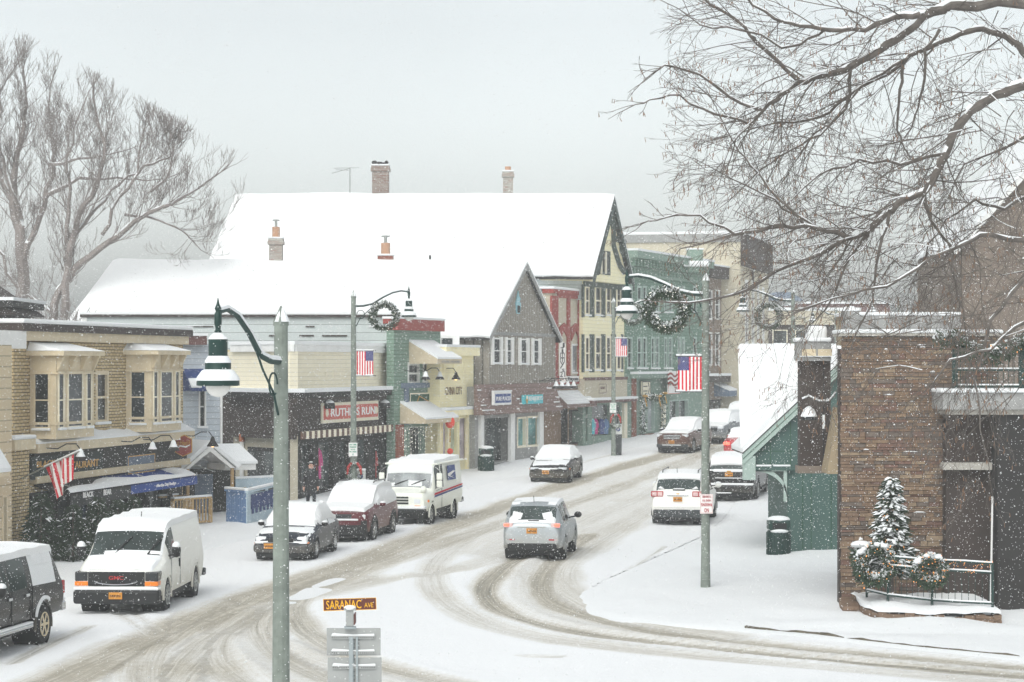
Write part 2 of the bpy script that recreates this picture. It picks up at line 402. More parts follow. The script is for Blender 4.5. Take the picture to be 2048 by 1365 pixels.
# ------------------------------------------------------------------ ground
TRACKS = [  # photo-traced wheel bands: (points, half width m, strength, dark)
    ([(1440, 885), (1250, 932), (1080, 985), (950, 1035), (800, 1092), (640, 1152), (500, 1197), (400, 1240), (250, 1305), (100, 1375)], .75, .95, .25),
    ([(1445, 893), (1300, 952), (1150, 1006), (1000, 1048), (880, 1090), (760, 1128), (640, 1172), (520, 1222), (420, 1280), (340, 1370)], .7, .75, .35),
    ([(1445, 900), (1300, 985), (1180, 1040), (1080, 1085), (960, 1130), (860, 1150), (760, 1160), (640, 1190)], .6, .5, .2),
    ([(1400, 960), (1300, 1020), (1200, 1075), (1130, 1120), (1110, 1155), (1130, 1190), (1200, 1225), (1300, 1252), (1450, 1275)], .7, .55, .2),
    ([(1100, 1085), (1045, 1112), (990, 1150), (965, 1180), (985, 1217), (1060, 1247), (1180, 1272), (1350, 1292), (1550, 1312), (1800, 1336), (2100, 1360)], .38, .95, .9),
    ([(1180, 1070), (1115, 1112), (1085, 1150), (1078, 1185), (1115, 1218), (1230, 1252), (1380, 1276), (1600, 1298), (1850, 1322), (2100, 1345)], .42, .9, .5),
    ([(1000, 1048), (900, 1095), (860, 1140), (870, 1190), (940, 1240), (1060, 1275), (1250, 1300), (1500, 1325), (1800, 1350), (2100, 1375)], .5, .5, .25),
    ([(720, 1140), (640, 1172), (598, 1200), (586, 1228), (612, 1266), (685, 1306), (790, 1342), (920, 1372), (1100, 1400)], .4, .8, .6),
    ([(640, 1175), (550, 1210), (520, 1245), (535, 1292), (590, 1332), (680, 1372), (760, 1400)], .4, .75, .5),
    ([(520, 1215), (440, 1265), (420, 1310), (450, 1350), (520, 1400)], .45, .75, .4),
    ([(470, 1205), (330, 1275), (290, 1330), (300, 1400)], .5, .7, .3),
    ([(560, 1290), (700, 1345), (860, 1385)], .8, .45, .1),
    ([(240, 1230), (262, 1250), (300, 1270)], .12, .35, .5), ([(265, 1225), (285, 1245), (330, 1262)], .12, .35, .5),
    ([(1045, 1315), (1120, 1316)], .16, .5, .8),
    ([(1330, 1095), (1270, 1135), (1215, 1180), (1240, 1222)], .1, .3, .7), ([(1400, 1085), (1330, 1130), (1245, 1205)], .1, .25, .6),
    ([(20, 1330), (100, 1290), (180, 1255)], .15, .45, .7),
    ([(540, 1208), (600, 1194), (650, 1180), (720, 1158)], .9, .62, .15),
    ([(1080, 955), (1180, 920), (1240, 908)], .2, .3, .3),
]
ROAD_PX = [(-260, 1330), (0, 1255), (150, 1185), (330, 1120), (480, 1082), (640, 1045), (900, 985), (1060, 948), (1190, 915), (1320, 884), (1400, 866), (1460, 852),
           (1560, 880), (1500, 960), (1445, 1060), (1330, 1112), (1230, 1158), (1172, 1190), (1192, 1222), (1260, 1243), (1380, 1256), (1490, 1266), (1640, 1281), (1850, 1306), (2048, 1327), (2300, 1350)]
def seg_dist(X, Y, pts):
    best = np.full(X.shape, 1e9); arc = np.zeros(X.shape); L = 0.0
    for a, b in zip(pts, pts[1:]):
        dx, dy = b[0]-a[0], b[1]-a[1]; q = dx*dx+dy*dy+1e-9; l = math.sqrt(q)
        t = np.clip(((X-a[0])*dx+(Y-a[1])*dy)/q, 0, 1)
        d = np.hypot(X-(a[0]+t*dx), Y-(a[1]+t*dy))
        sg = np.sign((X-a[0])*dy-(Y-a[1])*dx)
        k = d < np.abs(best); best = np.where(k, d*np.where(sg == 0, 1, sg), best); arc = np.where(k, L+t*l, arc)
        L += l
    return best, arc
def smooth_line(pts, it=2):
    p = [Vector((a.x, a.y)) for a in pts]
    for _ in range(it):
        q = [p[0]]
        for a, b in zip(p, p[1:]): q += [a*.75+b*.25, a*.25+b*.75]
        q.append(p[-1]); p = q
    return [(v.x, v.y) for v in p]
def inside(X, Y, poly):
    r = np.zeros(X.shape, bool); j = len(poly)-1
    for i in range(len(poly)):
        (xi, yi), (xj, yj) = poly[i], poly[j]
        r ^= ((yi > Y) != (yj > Y)) & (X < (xj-xi)*(Y-yi)/(yj-yi+1e-12)+xi); j = i
    return r
def vnoise(X, Y, s, seed):
    rs = np.random.RandomState(seed); T = rs.rand(64, 64)
    x, y = X*s, Y*s; xi, yi = np.floor(x).astype(int), np.floor(y).astype(int); fx, fy = x-xi, y-yi
    fx, fy = fx*fx*(3-2*fx), fy*fy*(3-2*fy)
    q = lambda a, b: T[a % 64, b % 64]
    return (q(xi, yi)*(1-fx)+q(xi+1, yi)*fx)*(1-fy)+(q(xi, yi+1)*(1-fx)+q(xi+1, yi+1)*fx)*fy
def ground():
    road = smooth_line([G(*p) for p in ROAD_PX], 2)
    bottom = [(24, 20), (-22, 20)]
    poly = road+bottom
    xs = np.arange(-22, 24, .14); ys = np.arange(21, 152, .24)
    X, Y = np.meshgrid(xs, ys, indexing='ij')
    ok = inside(X, Y, poly)
    sl = np.zeros(X.shape); dk = np.zeros(X.shape); bu = np.full(X.shape, 1e9); U = np.zeros(X.shape); V = np.zeros(X.shape)
    relief = np.zeros(X.shape)
    for i, (pts, w, st, d) in enumerate(TRACKS):
        line = smooth_line([G(*p) for p in pts], 2)
        dist, arc = seg_dist(X, Y, line)
        wob = w*(.75+.5*vnoise(X, Y, .35, 40+i))
        x = np.abs(dist)/wob; f = np.clip(1.45-x, 0, 1); f = f*f*(3-2*f)
        sl = np.maximum(sl, st*f)
        f2 = np.clip(1.0-np.abs(x-.3)*1.9, 0, 1); dk = np.maximum(dk, d*f2)
        relief += -.028*f+.03*np.clip(1-np.abs(x-1.6)/.55, 0, 1)*st
        k = np.abs(dist) < bu; bu = np.where(k, np.abs(dist), bu); U = np.where(k, dist+i*7.3, U); V = np.where(k, arc, V)
    edge = seg_dist(X, Y, road)[0]; edge = np.abs(edge)
    # the broad beaten carriageway between the bands
    core = [(1470, 868), (1250, 925), (1080, 975), (950, 1022), (800, 1080), (640, 1140), (500, 1185), (330, 1250), (60, 1365), (-60, 1500), (900, 1500),
            (900, 1365), (700, 1325), (610, 1265), (595, 1205), (700, 1155), (900, 1105), (960, 1150), (950, 1195), (1010, 1248), (1180, 1285), (1500, 1322), (2100, 1385), (2150, 1330), (1600, 1285), (1330, 1250), (1200, 1210), (1150, 1165), (1200, 1110), (1400, 1000), (1500, 930)]
    cp = smooth_line([G(*p) for p in core], 2)
    ins = inside(X, Y, cp); ed = np.abs(seg_dist(X, Y, cp+[cp[0]])[0])
    base = np.where(ins, np.clip(ed/1.2, 0, 1)*.42, 0)
    sl = np.clip(np.maximum(sl, base)+(vnoise(X, Y, .5, 3)-.5)*.22*(sl > .02), 0, 1)
    H = np.vectorize(g)(ys)[None, :]+np.zeros(X.shape)
    Z = H+.03+relief+.02*(vnoise(X, Y, 1.3, 9)-.5)+.01*np.clip(1-edge/1.2, 0, 1)
    nx, ny = X.shape
    idx = -np.ones(X.shape, int); idx[ok] = np.arange(ok.sum())
    q = ok[:-1, :-1] & ok[1:, :-1] & ok[1:, 1:] & ok[:-1, 1:]
    F4 = np.stack([idx[:-1, :-1][q], idx[1:, :-1][q], idx[1:, 1:][q], idx[:-1, 1:][q]], 1)
    me = bpy.data.meshes.new('road')
    me.from_pydata(np.stack([X[ok], Y[ok], Z[ok]], 1).tolist(), [], F4.tolist())
    for nm, arr in (('slush', sl), ('dark', dk)):
        a = me.attributes.new(nm, 'FLOAT', 'POINT'); a.data.foreach_set('value', arr[ok].astype(np.float32))
    a = me.attributes.new('flow', 'FLOAT_VECTOR', 'POINT')
    a.data.foreach_set('vector', np.stack([U[ok], V[ok], 0*U[ok]], 1).astype(np.float32).ravel())
    me.polygons.foreach_set('use_smooth', [True]*len(me.polygons))
    t = NT('slushy_road')
    at = lambda n, o: [setattr(x, 'attribute_name', n) or x.outputs[o] for x in [t.n('ShaderNodeAttribute')]][0]
    s, d, fl = at('slush', 'Fac'), at('dark', 'Fac'), at('flow', 'Vector')
    mp = t.n('ShaderNodeMapping'); mp.inputs['Scale'].default_value = (13, .16, 1); t.l(fl, mp.inputs['Vector'])
    n1 = t.noise(1.0, 8, mp.outputs[0], .72); n2 = t.noise(3.5, 8, None, .7); n3 = t.noise(16, 4)
    k = t.math('ADD', s, t.math('MULTIPLY', t.math('SUBTRACT', n1, .5), .95))
    k = t.math('ADD', k, t.math('MULTIPLY', t.math('SUBTRACT', n2, .5), .75))
    k = t.math('MULTIPLY', k, t.math('MINIMUM', t.math('MULTIPLY', s, 6.0), 1.0))
    c = t.ramp(k, [(.02, (.86, .87, .88)), (.3, (.78, .775, .75)), (.55, rgb(217, 214, 207)[:3]), (.85, rgb(198, 192, 179)[:3]), (1, rgb(176, 169, 154)[:3])])
    dd = t.math('MULTIPLY', d, t.ramp(n1, [(.42, (0, 0, 0)), (.62, (1, 1, 1))]))
    c = t.mix(t.math('MULTIPLY', dd, .95), c, rgb(104, 104, 98))
    grit = t.math('MULTIPLY', t.math('GREATER_THAN', n3, .62), t.math('MULTIPLY', k, .8))
    c = t.mix(grit, c, rgb(150, 132, 100))
    t.bump(t.math('ADD', t.math('ADD', t.math('MULTIPLY', n2, .5), t.math('MULTIPLY', n3, .35)), t.math('MULTIPLY', t.math('MULTIPLY', n1, t.math('MINIMUM', t.math('MULTIPLY', s, 1.6), 1.0)), .6)), .7, .07)
    me.materials.append(t.fin(c, .6, 0, .3))
    o = bpy.data.objects.new('road', me); COL.objects.link(o); tag(o, kind='structure')
    # wide snow-covered ground to the horizon
    m = MB(); ys2 = [-60, 0, 62, 75, 85, 100, 112, 124, 140, 170, 220, 400, 800, 3000]
    for a, b in zip(ys2, ys2[1:]):
        m.poly([(-1500, a, g(a)-.06), (1500, a, g(a)-.06), (1500, b, g(b)-.06), (-1500, b, g(b)-.06)])
    tag(m.build('snow_ground', 'snow'), kind='structure')
    # pavements: raised sheets along both sides with a kerb face
    def pave(name, line, off, dz=.10):
        vs, fs = [], []; n = len(line)
        K = 26
        for i, (x, y) in enumerate(line):
            ox, oy = off(i, n)
            for k in range(K+1):
                f = k/K; f = -.035 if k == 0 else (-.008 if k == 1 else (k-1.6)/(K-1.6)); px_, py_ = x+ox*f, y+oy*f
                z = g(py_)+(dz if k > 2 else (-.05, .045, .075)[k])+(.15*(noise.noise((px_*.55, py_*.55, 3))) if k > 2 else 0)+(.03*noise.noise((px_*2.1, py_*2.1, 8)) if k > 2 else 0)
                vs.append((px_, py_, z))
        for i in range(n-1):
            for k in range(K):
                a = i*(K+1)+k; fs.append((a, a+1, a+K+2, a+K+1))
        mm = MB(); mm.add(vs, fs)
        tag(mm.build(name, 'snow', smooth=True), kind='structure')
    left = [p for p in road if p[0] < 0 or p[1] > 95]
    iL = max(range(len(road)), key=lambda i: road[i][1])
    left, right = road[:iL+1], road[iL:]
    pave('pavement', left, lambda i, n: (-14, 3))
    pave('pavement', right, lambda i, n: (15, 2.5) if right[i][1] < 66 else (9, 4))
    # the bare kerb edge that shows through the snow on the right
    kl = [G(*p) for p in [(1490, 1263), (1560, 1268), (1640, 1277), (1720, 1287), (1850, 1302), (2048, 1322), (2200, 1342)]]
    for a, b in zip(kl, kl[1:]):
        m = MB(); n = 6
        d = (b-a); nrm = Vector((d.y, -d.x, 0)).normalized()*.035
        if nrm.y > 0: nrm = -nrm
        pts = []
        for i in range(n+1):
            p = a.lerp(b, .01+.98*i/n); h = .10+.05*noise.noise((p.x*1.3, p.y*3, 0)); pts.append((p, h))
        vs = []
        for p, h in pts: vs += [p+nrm+Vector((0, 0, -.1)), p+nrm+Vector((0, 0, h)), p-nrm+Vector((0, 0, h)), p-nrm+Vector((0, 0, -.1))]
        fs = [(i*4+j, i*4+(j+1) % 4, i*4+4+(j+1) % 4, i*4+4+j) for i in range(n) for j in range(4)]+[(0, 1, 2, 3), (n*4+3, n*4+2, n*4+1, n*4)]
        m.add(vs, fs); tag(m.build('kerb', 'kerb'), kind='structure')
def snow_slab(name, ef, rf, rb, eb, t, parent, seed=0, nu=70, nv=16):
    # a blanket of snow over a roof slope: eave/ridge corners front and back; soft swells and a ragged lip at the eave
    ef, rf, rb, eb = map(Vector, (ef, rf, rb, eb)); vs = []
    nrm = (rf-ef).cross(eb-ef).normalized()
    if nrm.z < 0: nrm = -nrm
    dn = (ef-rf).normalized()
    for i in range(nu+1):
        a, c = ef.lerp(eb, i/nu), rf.lerp(rb, i/nu)
        for j in range(nv+1):
            f = j/nv; p = a.lerp(c, f)
            h = t*(1+.45*noise.noise((p*.35)+Vector((seed, 0, 0)))+.22*noise.noise(p*1.3+Vector((0, seed, 0))))
            if j == 0: p = p+dn*(.05+.09*noise.noise(p*1.1+Vector((seed, 3, 0)))); h *= .35
            if i in (0, nu): h *= .6
            vs.append(p+nrm*h)
    n = nv+1; fs = [(i*n+j, i*n+j+1, i*n+n+j+1, i*n+n+j) for i in range(nu) for j in range(nv)]
    rim = [i*n for i in range(nu+1)]+[nu*n+j for j in range(1, n)]+[i*n+nv for i in range(nu-1, -1, -1)]+[j for j in range(nv-1, 0, -1)]
    o = len(vs); vs += [Vector(vs[k])-nrm*(t*.5 if k % n == 0 else t*.75) for k in rim]; q = len(rim)
    fs += [(rim[k], rim[(k+1) % q], o+(k+1) % q, o+k) for k in range(q)]
    m = MB(); m.add(vs, fs)
    return m.build(name, 'roofsnow', parent, smooth=True)
def prof(b, name, u0, u1, pts, mat, parent=None, bevel=0.0):
    # a (y, z) outline drawn out along the facade
    return MB().prism([(u0, y, z) for y, z in pts], (u1-u0, 0, 0)).build(name, mat, parent or b.e, bevel=bevel)
def plane_xf(p0, p1):
    d = Vector((p1[0]-p0[0], p1[1]-p0[1], 0)); a = math.atan2(d.y, d.x)
    return Matrix.Translation((p0[0], p0[1], 0)) @ Matrix.Rotation(a, 4, 'Z'), d.length
def framed(b, xf, u0, z0, u1, z1, frame, glass, fw=.06, nz=2, parent=None, name='window'):
    f = MB()
    f.box(u0-fw, -.04, z0-fw, u0, .0, z1+fw).box(u1, -.04, z0-fw, u1+fw, .0, z1+fw).box(u0, -.04, z0-fw, u1, .0, z0).box(u0, -.04, z1, u1, .0, z1+fw)
    for i in range(1, nz):
        z = z0+(z1-z0)*i/nz; f.box(u0, -.03, z-.02, u1, .0, z+.02)
    o = f.build(name, frame, parent or b.e, xf=xf)
    MB().box(u0, -.012, z0, u1, .006, z1).build('pane', glass, o, xf=xf)
    MB().box(u0-fw-.02, -.12, z0-fw-.05, u1+fw+.02, 0, z0-fw+.025).build('sill_snow', 'snow', o, xf=xf, bevel=.02)
    return o
def bay_window(b, pl, fl, fr, yt, yb, d, wins):
    ym = (yt+yb)/2
    ul = b.uv(pl, ym)[0]; ufl = b.uv(fl, ym, d)[0]; ufr = b.uv(fr, ym, d)[0]; ur = ufr+(ufl-ul)
    xm = (fl+fr)/2; z0 = b.uv(xm, yb, d)[1]; z1 = b.uv(xm, yt, d)[1]
    o = MB().prism([(ul, .02, z0), (ufl, -d, z0), (ufr, -d, z0), (ur, .02, z0)], (0, 0, z1-z0)).build('bay_window', 'tan', b.e)
    def ring(e, za, zb_, nm, mat, zt=None):
        bot = [(ul-e, .02), (ufl-e*.5, -d-e), (ufr+e*.5, -d-e), (ur+e, .02)]
        m = MB().prism([(x, y, za) for x, y in bot], (0, 0, zb_-za)); return m.build(nm, mat, o)
    ring(.06, z0+.42, z0+.50, 'ledge', 'tan'); ring(.3, z1, z1+.14, 'cornice', 'tan'); ring(.10, z1-.55, z1-.5, 'frieze', 'tan')
    e = .34
    bot = [(ul-e, .0, z1+.142), (ufl-e*.5, -d-e, z1+.142), (ufr+e*.5, -d-e, z1+.142), (ur+e, .0, z1+.142)]
    top = [(ul+.1, .0, z1+.4), (ufl+.1, -.06, z1+.4), (ufr-.1, -.06, z1+.4), (ur-.1, .0, z1+.4)]
    m = MB(); m.add(bot+top, [(0, 1, 2, 3), (4, 5, 6, 7), (0, 1, 5, 4), (1, 2, 6, 5), (2, 3, 7, 6), (3, 0, 4, 7)])
    m.build('snow_cap', 'roofsnow', o, bevel=.03)
    # brackets under the cornice
    for i in range(4):
        u = ufl+.12+(ufr-ufl-.24)*i/3
        MB().prism([(u-.05, -d, z1), (u-.05, -d-.24, z1), (u-.05, -d-.18, z1-.14), (u-.05, -d-.05, z1-.42), (u-.05, -d, z1-.45)], (.1, 0, 0)).build('bracket', 'tan', o)
    # panes: the canted left side, then the front row
    xf, L = plane_xf((ul, .0), (ufl, -d))
    wz0, wz1 = b.uv(xm, wins[1], d)[1], b.uv(xm, wins[0], d)[1]
    framed(b, xf, L*.22, wz0, L*.72, wz1, 'tan', 'glass', parent=b.e)
    xf, L = plane_xf((ufl, -d), (ufr, -d))
    for a, c, n in ((.06, .17, 2), (.30, .66, 2), (.79, .90, 2)):
        framed(b, xf, L*a, wz0, L*c, wz1, 'cream', 'glass', .05, n, parent=b.e)
    xf, L = plane_xf((ufr, -d), (ur, .0))
    framed(b, xf, L*.3, wz0, L*.75, wz1, 'tan', 'glass', parent=b.e)
    # drift of snow lying under the bay
    return o
def sign_board(b, name, label, px, mat, off, th=.06, border=None, cat='sign'):
    # a board fixed on a wall: its own thing, standing where the wall puts it
    u0, z0, u1, z1 = b.rc(*px, off=off)
    w = b.m @ Vector((u0, -off, z0))
    t = thing(name, label, cat, w, b.e.rotation_euler.z)
    W, H = u1-u0, z1-z0
    MB().box(0, 0, 0, W, th, H).build('board', mat, t)
    if border:
        m = MB(); k = min(W, H)*.06
        m.box(0, -.008, 0, W, -.001, k).box(0, -.008, H-k, W, -.001, H).box(0, -.008, k, k*1.2, -.001, H-k).box(W-k*1.2, -.008, k, W, -.001, H-k)
        m.build('border', border, t)
    t['wh'] = (W, H); return t, W, H
def put_text(t, body, rect, mat, bold=.02, y=-.006, flip=False):
    return text_mb(body, rect, y, .012, bold, flip).build('lettering', mat, t, fix=False)
def black_bear():
    M['tanbrick'] = brickm('tan_brick', rgb(208, 188, 148), rgb(188, 166, 126), rgb(84, 72, 58), .3, .1, .013, .5, .25)
    b = Bld('brick_building', 'tan brick building with two bay windows above a long snowy awning', (28-CX)/F*70.5, 70.5, 10.8)
    u1 = b.uv(366, 800)[0]; H = b.uv(200, 668)[1]
    b.win((191, 742, 216, 848), 'tan', 'glass', fw=.13, sill=True)
    # shop openings
    for px in ((46, 985, 100, 1100), (112, 985, 150, 1120), (160, 985, 210, 1110), (222, 975, 262, 1090), (296, 965, 340, 1065)):
        b.win(px, 'dark', 'shop', fw=.09, nx=1, nz=1, inset=.25)
    b.win((266, 975, 292, 1085), 'dark', 'shop', fw=.1, nz=1, inset=.4, name='door')
    b.wall('wall', 'tanbrick', 0, u1, -1, H, 9)
    MB().box(-.1, -.34, H, u1+.1, 9, H+.22).build('cornice', 'brown', b.e)
    MB().box(.0, -.22, H-.28, u1, 0, H-.002).build('frieze', 'tan', b.e)
    MB().box(-.12, -.36, H+.222, u1+.12, 9, H+.36).build('roof_snow', 'roofsnow', b.e, bevel=.05)
    u, z, uu, zz = b.rc(-60, 657, 53, 697, off=.26)
    MB().box(u, -.26, z, uu, -.0, H-.003).build('end_panel', 'white', b.e)
    bay_window(b, 60, 112, 188, 712, 876, .9, (747, 852))
    bay_window(b, 252, 303, 362, 710, 862, .8, (745, 842))
    # shop front: ledge, fascia, boards
    ua, ub = b.uv(60, 900)[0], u1+.05
    zl = b.uv(200, 893)[1]; zt = b.uv(200, 876)[1]; zf = b.uv(200, 937)[1]
    MB().box(ua-.4, -.42, zl, ub, .02, zt).build('ledge', 'tan', b.e)
    m = MB(); n = 24; uu = [ua-.4+(ub-ua+.4)*i/n for i in range(n+1)]
    vs = []
    for i, x in enumerate(uu):
        h = .10+.16*abs(math.sin(i*.9))*(1 if i % 7 < 4 else .4)
        vs += [(x, -.43, zt+.002), (x, -.43, zt+.05), (x, -.2, zt+.08+h*.5), (x, .0, zt+.1+h), (x, .0, zt+.002)]
    m.add(vs, [(i*5+j, i*5+(j+1) % 5, i*5+5+(j+1) % 5, i*5+5+j) for i in range(n) for j in range(5)]+[(0, 1, 2, 3, 4), tuple(range(n*5, n*5+5))])
    m.build('ledge_snow', 'snow', b.e)
    MB().box(ua-.05, -.16, zf, ub-.1, .02, zl-.002).build('fascia', 'dark', b.e)
    zb2 = zf-.2
    MB().box(ua-.1, -.26, zb2, ub+.2, .02, zf-.002).build('trim', 'tan', b.e)
    u, z, uu_, zz = b.rc(24, 900, 58, 1128, off=.3)
    MB().box(u, -.3, -.6, uu_, .02, zz).build('pier', 'tanbrick', b.e)
    MB().box(u-.15, -.45, zz+.002, uu_+.15, .02, zz+.3).build('pier_cap', 'tan', b.e)
    MB().box(u-.18, -.48, zz+.302, uu_+.18, .0, zz+.42).build('snow_cap', 'snow', b.e, bevel=.05)
    # the storefront surround: black painted timber
    for px in ((100, 975, 112, 1125), (150, 975, 160, 1120), (210, 970, 222, 1112), (262, 968, 267, 1092), (291, 962, 297, 1080), (340, 955, 364, 1070)):
        b.box('post', px, 'dark', out=.08)
    # awning: black cloth on the left, blue on the right
    d = 1.1; z1 = zb2-.05
    us, um, ue = b.uv(68, 960)[0], b.uv(262, 975, d)[0], b.uv(394, 955, d)[0]
    zfr = b.uv(262, 972, d)[1]
    aw = prof(b, 'awning', us, um, [(0, z1), (-d, zfr), (-d, zfr-.05), (0, z1-.05)], 'dark')
    prof(b, 'awning', um+.004, ue, [(0, z1), (-d, zfr), (-d, zfr-.05), (0, z1-.05)], 'blueawn')
    MB().box(um+.004, -d-.012, zfr-.27, ue, -d+.01, zfr-.051).build('valance', 'blueawn', b.e)
    # snow heaped on the awning, ragged where it slid
    vs, n = [], 40
    for i in range(n+1):
        x = us+.05+(ue-us-.1)*i/n; f = i/n
        k = .35+.35*math.sin(f*5.2-.6)+.12*math.sin(f*19); k = min(.92, max(.15, k))
        if f > .92: k = .95
        for j in range(7):
            t = j/6*k; h = .02+.11*math.sin(min(1, t/k*1.0+.08)*PI*.93)
            vs.append((x, -d+d*t-.02*(1-j/6), zfr+(z1-zfr)*t+.004+(h if j < 6 else 0)))
    m = MB(); m.add(vs, [(i*7+j, i*7+j+1, i*7+8+j, i*7+7+j) for i in range(n) for j in range(6)])
    m.build('awning_snow', 'snow', b.e, smooth=True, fix=False)
    text_mb('‹Martha Day Realty›', b.rc(312, 966, 352, 974, off=d+.014), -d-.016, .01, .02).build('lettering', 'flagwhite', b.e, fix=False)
    MB().box(us+.1, -d-.008, zfr-.38, um-.02, -d+.01, zfr-.051).build('valance', 'black', b.e)
    text_mb('BLACK', b.rc(166, 984, 187, 995, off=d+.014), -d-.012, .01, .03).build('lettering', 'flagwhite', b.e, fix=False)
    text_mb('BEAR', b.rc(207, 979, 223, 990, off=d+.014), -d-.012, .01, .03).build('lettering', 'flagwhite', b.e, fix=False)
    for px in (94, 245, 370):
        u = b.uv(px, 950)[0]
        MB().tube([(u, -.05, z1+.1), (u+.05, -d, zfr+.06)], .02, 5).build('awning_rod', 'steel', b.e)
    # lamps over the fascia
    for px, lit in ((66, 0), (218, 0), (262, 0), (345, 1)):
        u = b.uv(px, 895)[0]; gooseneck(b.e, (u, -.42, (zl+zt)/2), .9, .4, bool(lit), .45)
    # boards on the fascia
    t, W, Hh = sign_board(b, 'restaurant_sign', 'dark restaurant sign board with gold capital letters behind the hanging flag', (64, 908, 206, 952), 'greenblack', .21)
    put_text(t, 'BLACK BEAR', (W*.06, Hh*.52, W*.52, Hh*.80), 'gold'); put_text(t, 'RESTAURANT', (W*.4, Hh*.28, W*.93, Hh*.62), 'gold')
    t, W, Hh = sign_board(b, 'realty_sign', 'blue and grey sign board over the blue half of the awning', (256, 910, 310, 946), 'greyblue', .21, border='gold')
    put_text(t, 'Martha Day Realty', (W*.3, Hh*.22, W*.7, Hh*.32), 'flagwhite')
    # flag leaning out from the brick pier
    w = b.m @ Vector((b.uv(18, 958)[0], -.35, b.uv(18, 958)[1]))
    tip = P(159, 903, w.y-3.2); tt = thing('flag', 'striped flag hanging folded from a slanted pole above the restaurant awning', 'flag', w, 0, 'flags')
    dv = tip-w
    MB().tube([(0, 0, 0), dv], .022, 6).build('flag_pole', 'steel', tt)
    MB().tube([dv*.42+Vector((0, 0, .03)), dv*1.0+Vector((0, 0, .03))], .03, 6).build('snow_cap', 'snow', tt)
    vs, fs, mi = [], [], []; n, r = 39, 12
    for i in range(n+1):
        f = i/n; p = dv*(.44+.46*f)
        for j in range(r+1):
            q = j/r; drop = q*(.80-.1*f+(.16 if f < .45 else 0))
            vs.append((p.x+.30*q*(1-f*1.2)*(1 if f < .55 else .1)+.03*math.sin(f*14+q*2), p.y+.10*math.sin(f*17+q*3), p.z-drop))
    for i in range(n):
        for j in range(r): fs.append((i*(r+1)+j, (i+1)*(r+1)+j, (i+1)*(r+1)+j+1, i*(r+1)+j+1)); mi.append((i//3) % 2)
    m = MB(); m.v, m.f, m.m = vs, fs, mi
    m.build('cloth', ['flagred', 'flagwhite'], tt, smooth=True, fix=False)
    return b
def far_left():
    M['tanside'] = siding('tan_clapboard', rgb(204, 188, 158), .3, .6)
    b = Bld('clapboard_shop', 'tan clapboard house front cut off by the left edge of the photo', (-300-CX)/F*58, 58, 10.8)
    u1 = b.uv(24, 850)[0]; H = b.uv(0, 690)[1]
    b.win((4, 990, 14, 1110), 'tan', 'shop', nz=1)
    b.wall('wall', 'tanside', 0, u1-.02, -1, H, 8)
    d = .55; z0 = b.uv(8, 945, d)[1]
    u1 = b.uv(-18, 930)[0]
    prof(b, 'porch_roof', 0, u1, [(0, z0+.9), (-d, z0), (-d, z0-.12), (0, z0+.76)], 'tan')
    prof(b, 'porch_snow', 0, u1+.02, [(0, z0+1.05), (-d-.03, z0+.12), (-d-.03, z0+.004), (0, z0+.904)], 'snow')
    # brown eaves of a house further back, at the left edge
    e = thing('brown_house', 'brown wooden house eaves poking in at the left edge above the roofs', 'house', P(-60, 640, 95))
    y = 95; k = y/F
    MB().box(-6, 0, -6, 1.2, 6, .2).build('wall', 'brown', e)
    m = MB(); m.box(-6.2, -.6, .5, 1.75, 6, .75).build('roof', 'dark', e)
    m = MB(); m.prism([(1.9, -.3, .2), (-1.2, -.3, 2.3), (-4.3, -.3, .2)], (0, 6, 0)).build('gable', 'brown', e)
    MB().box(-6.3, -.7, .752, 1.85, 6, .88).build('roof_snow', 'snow', e)
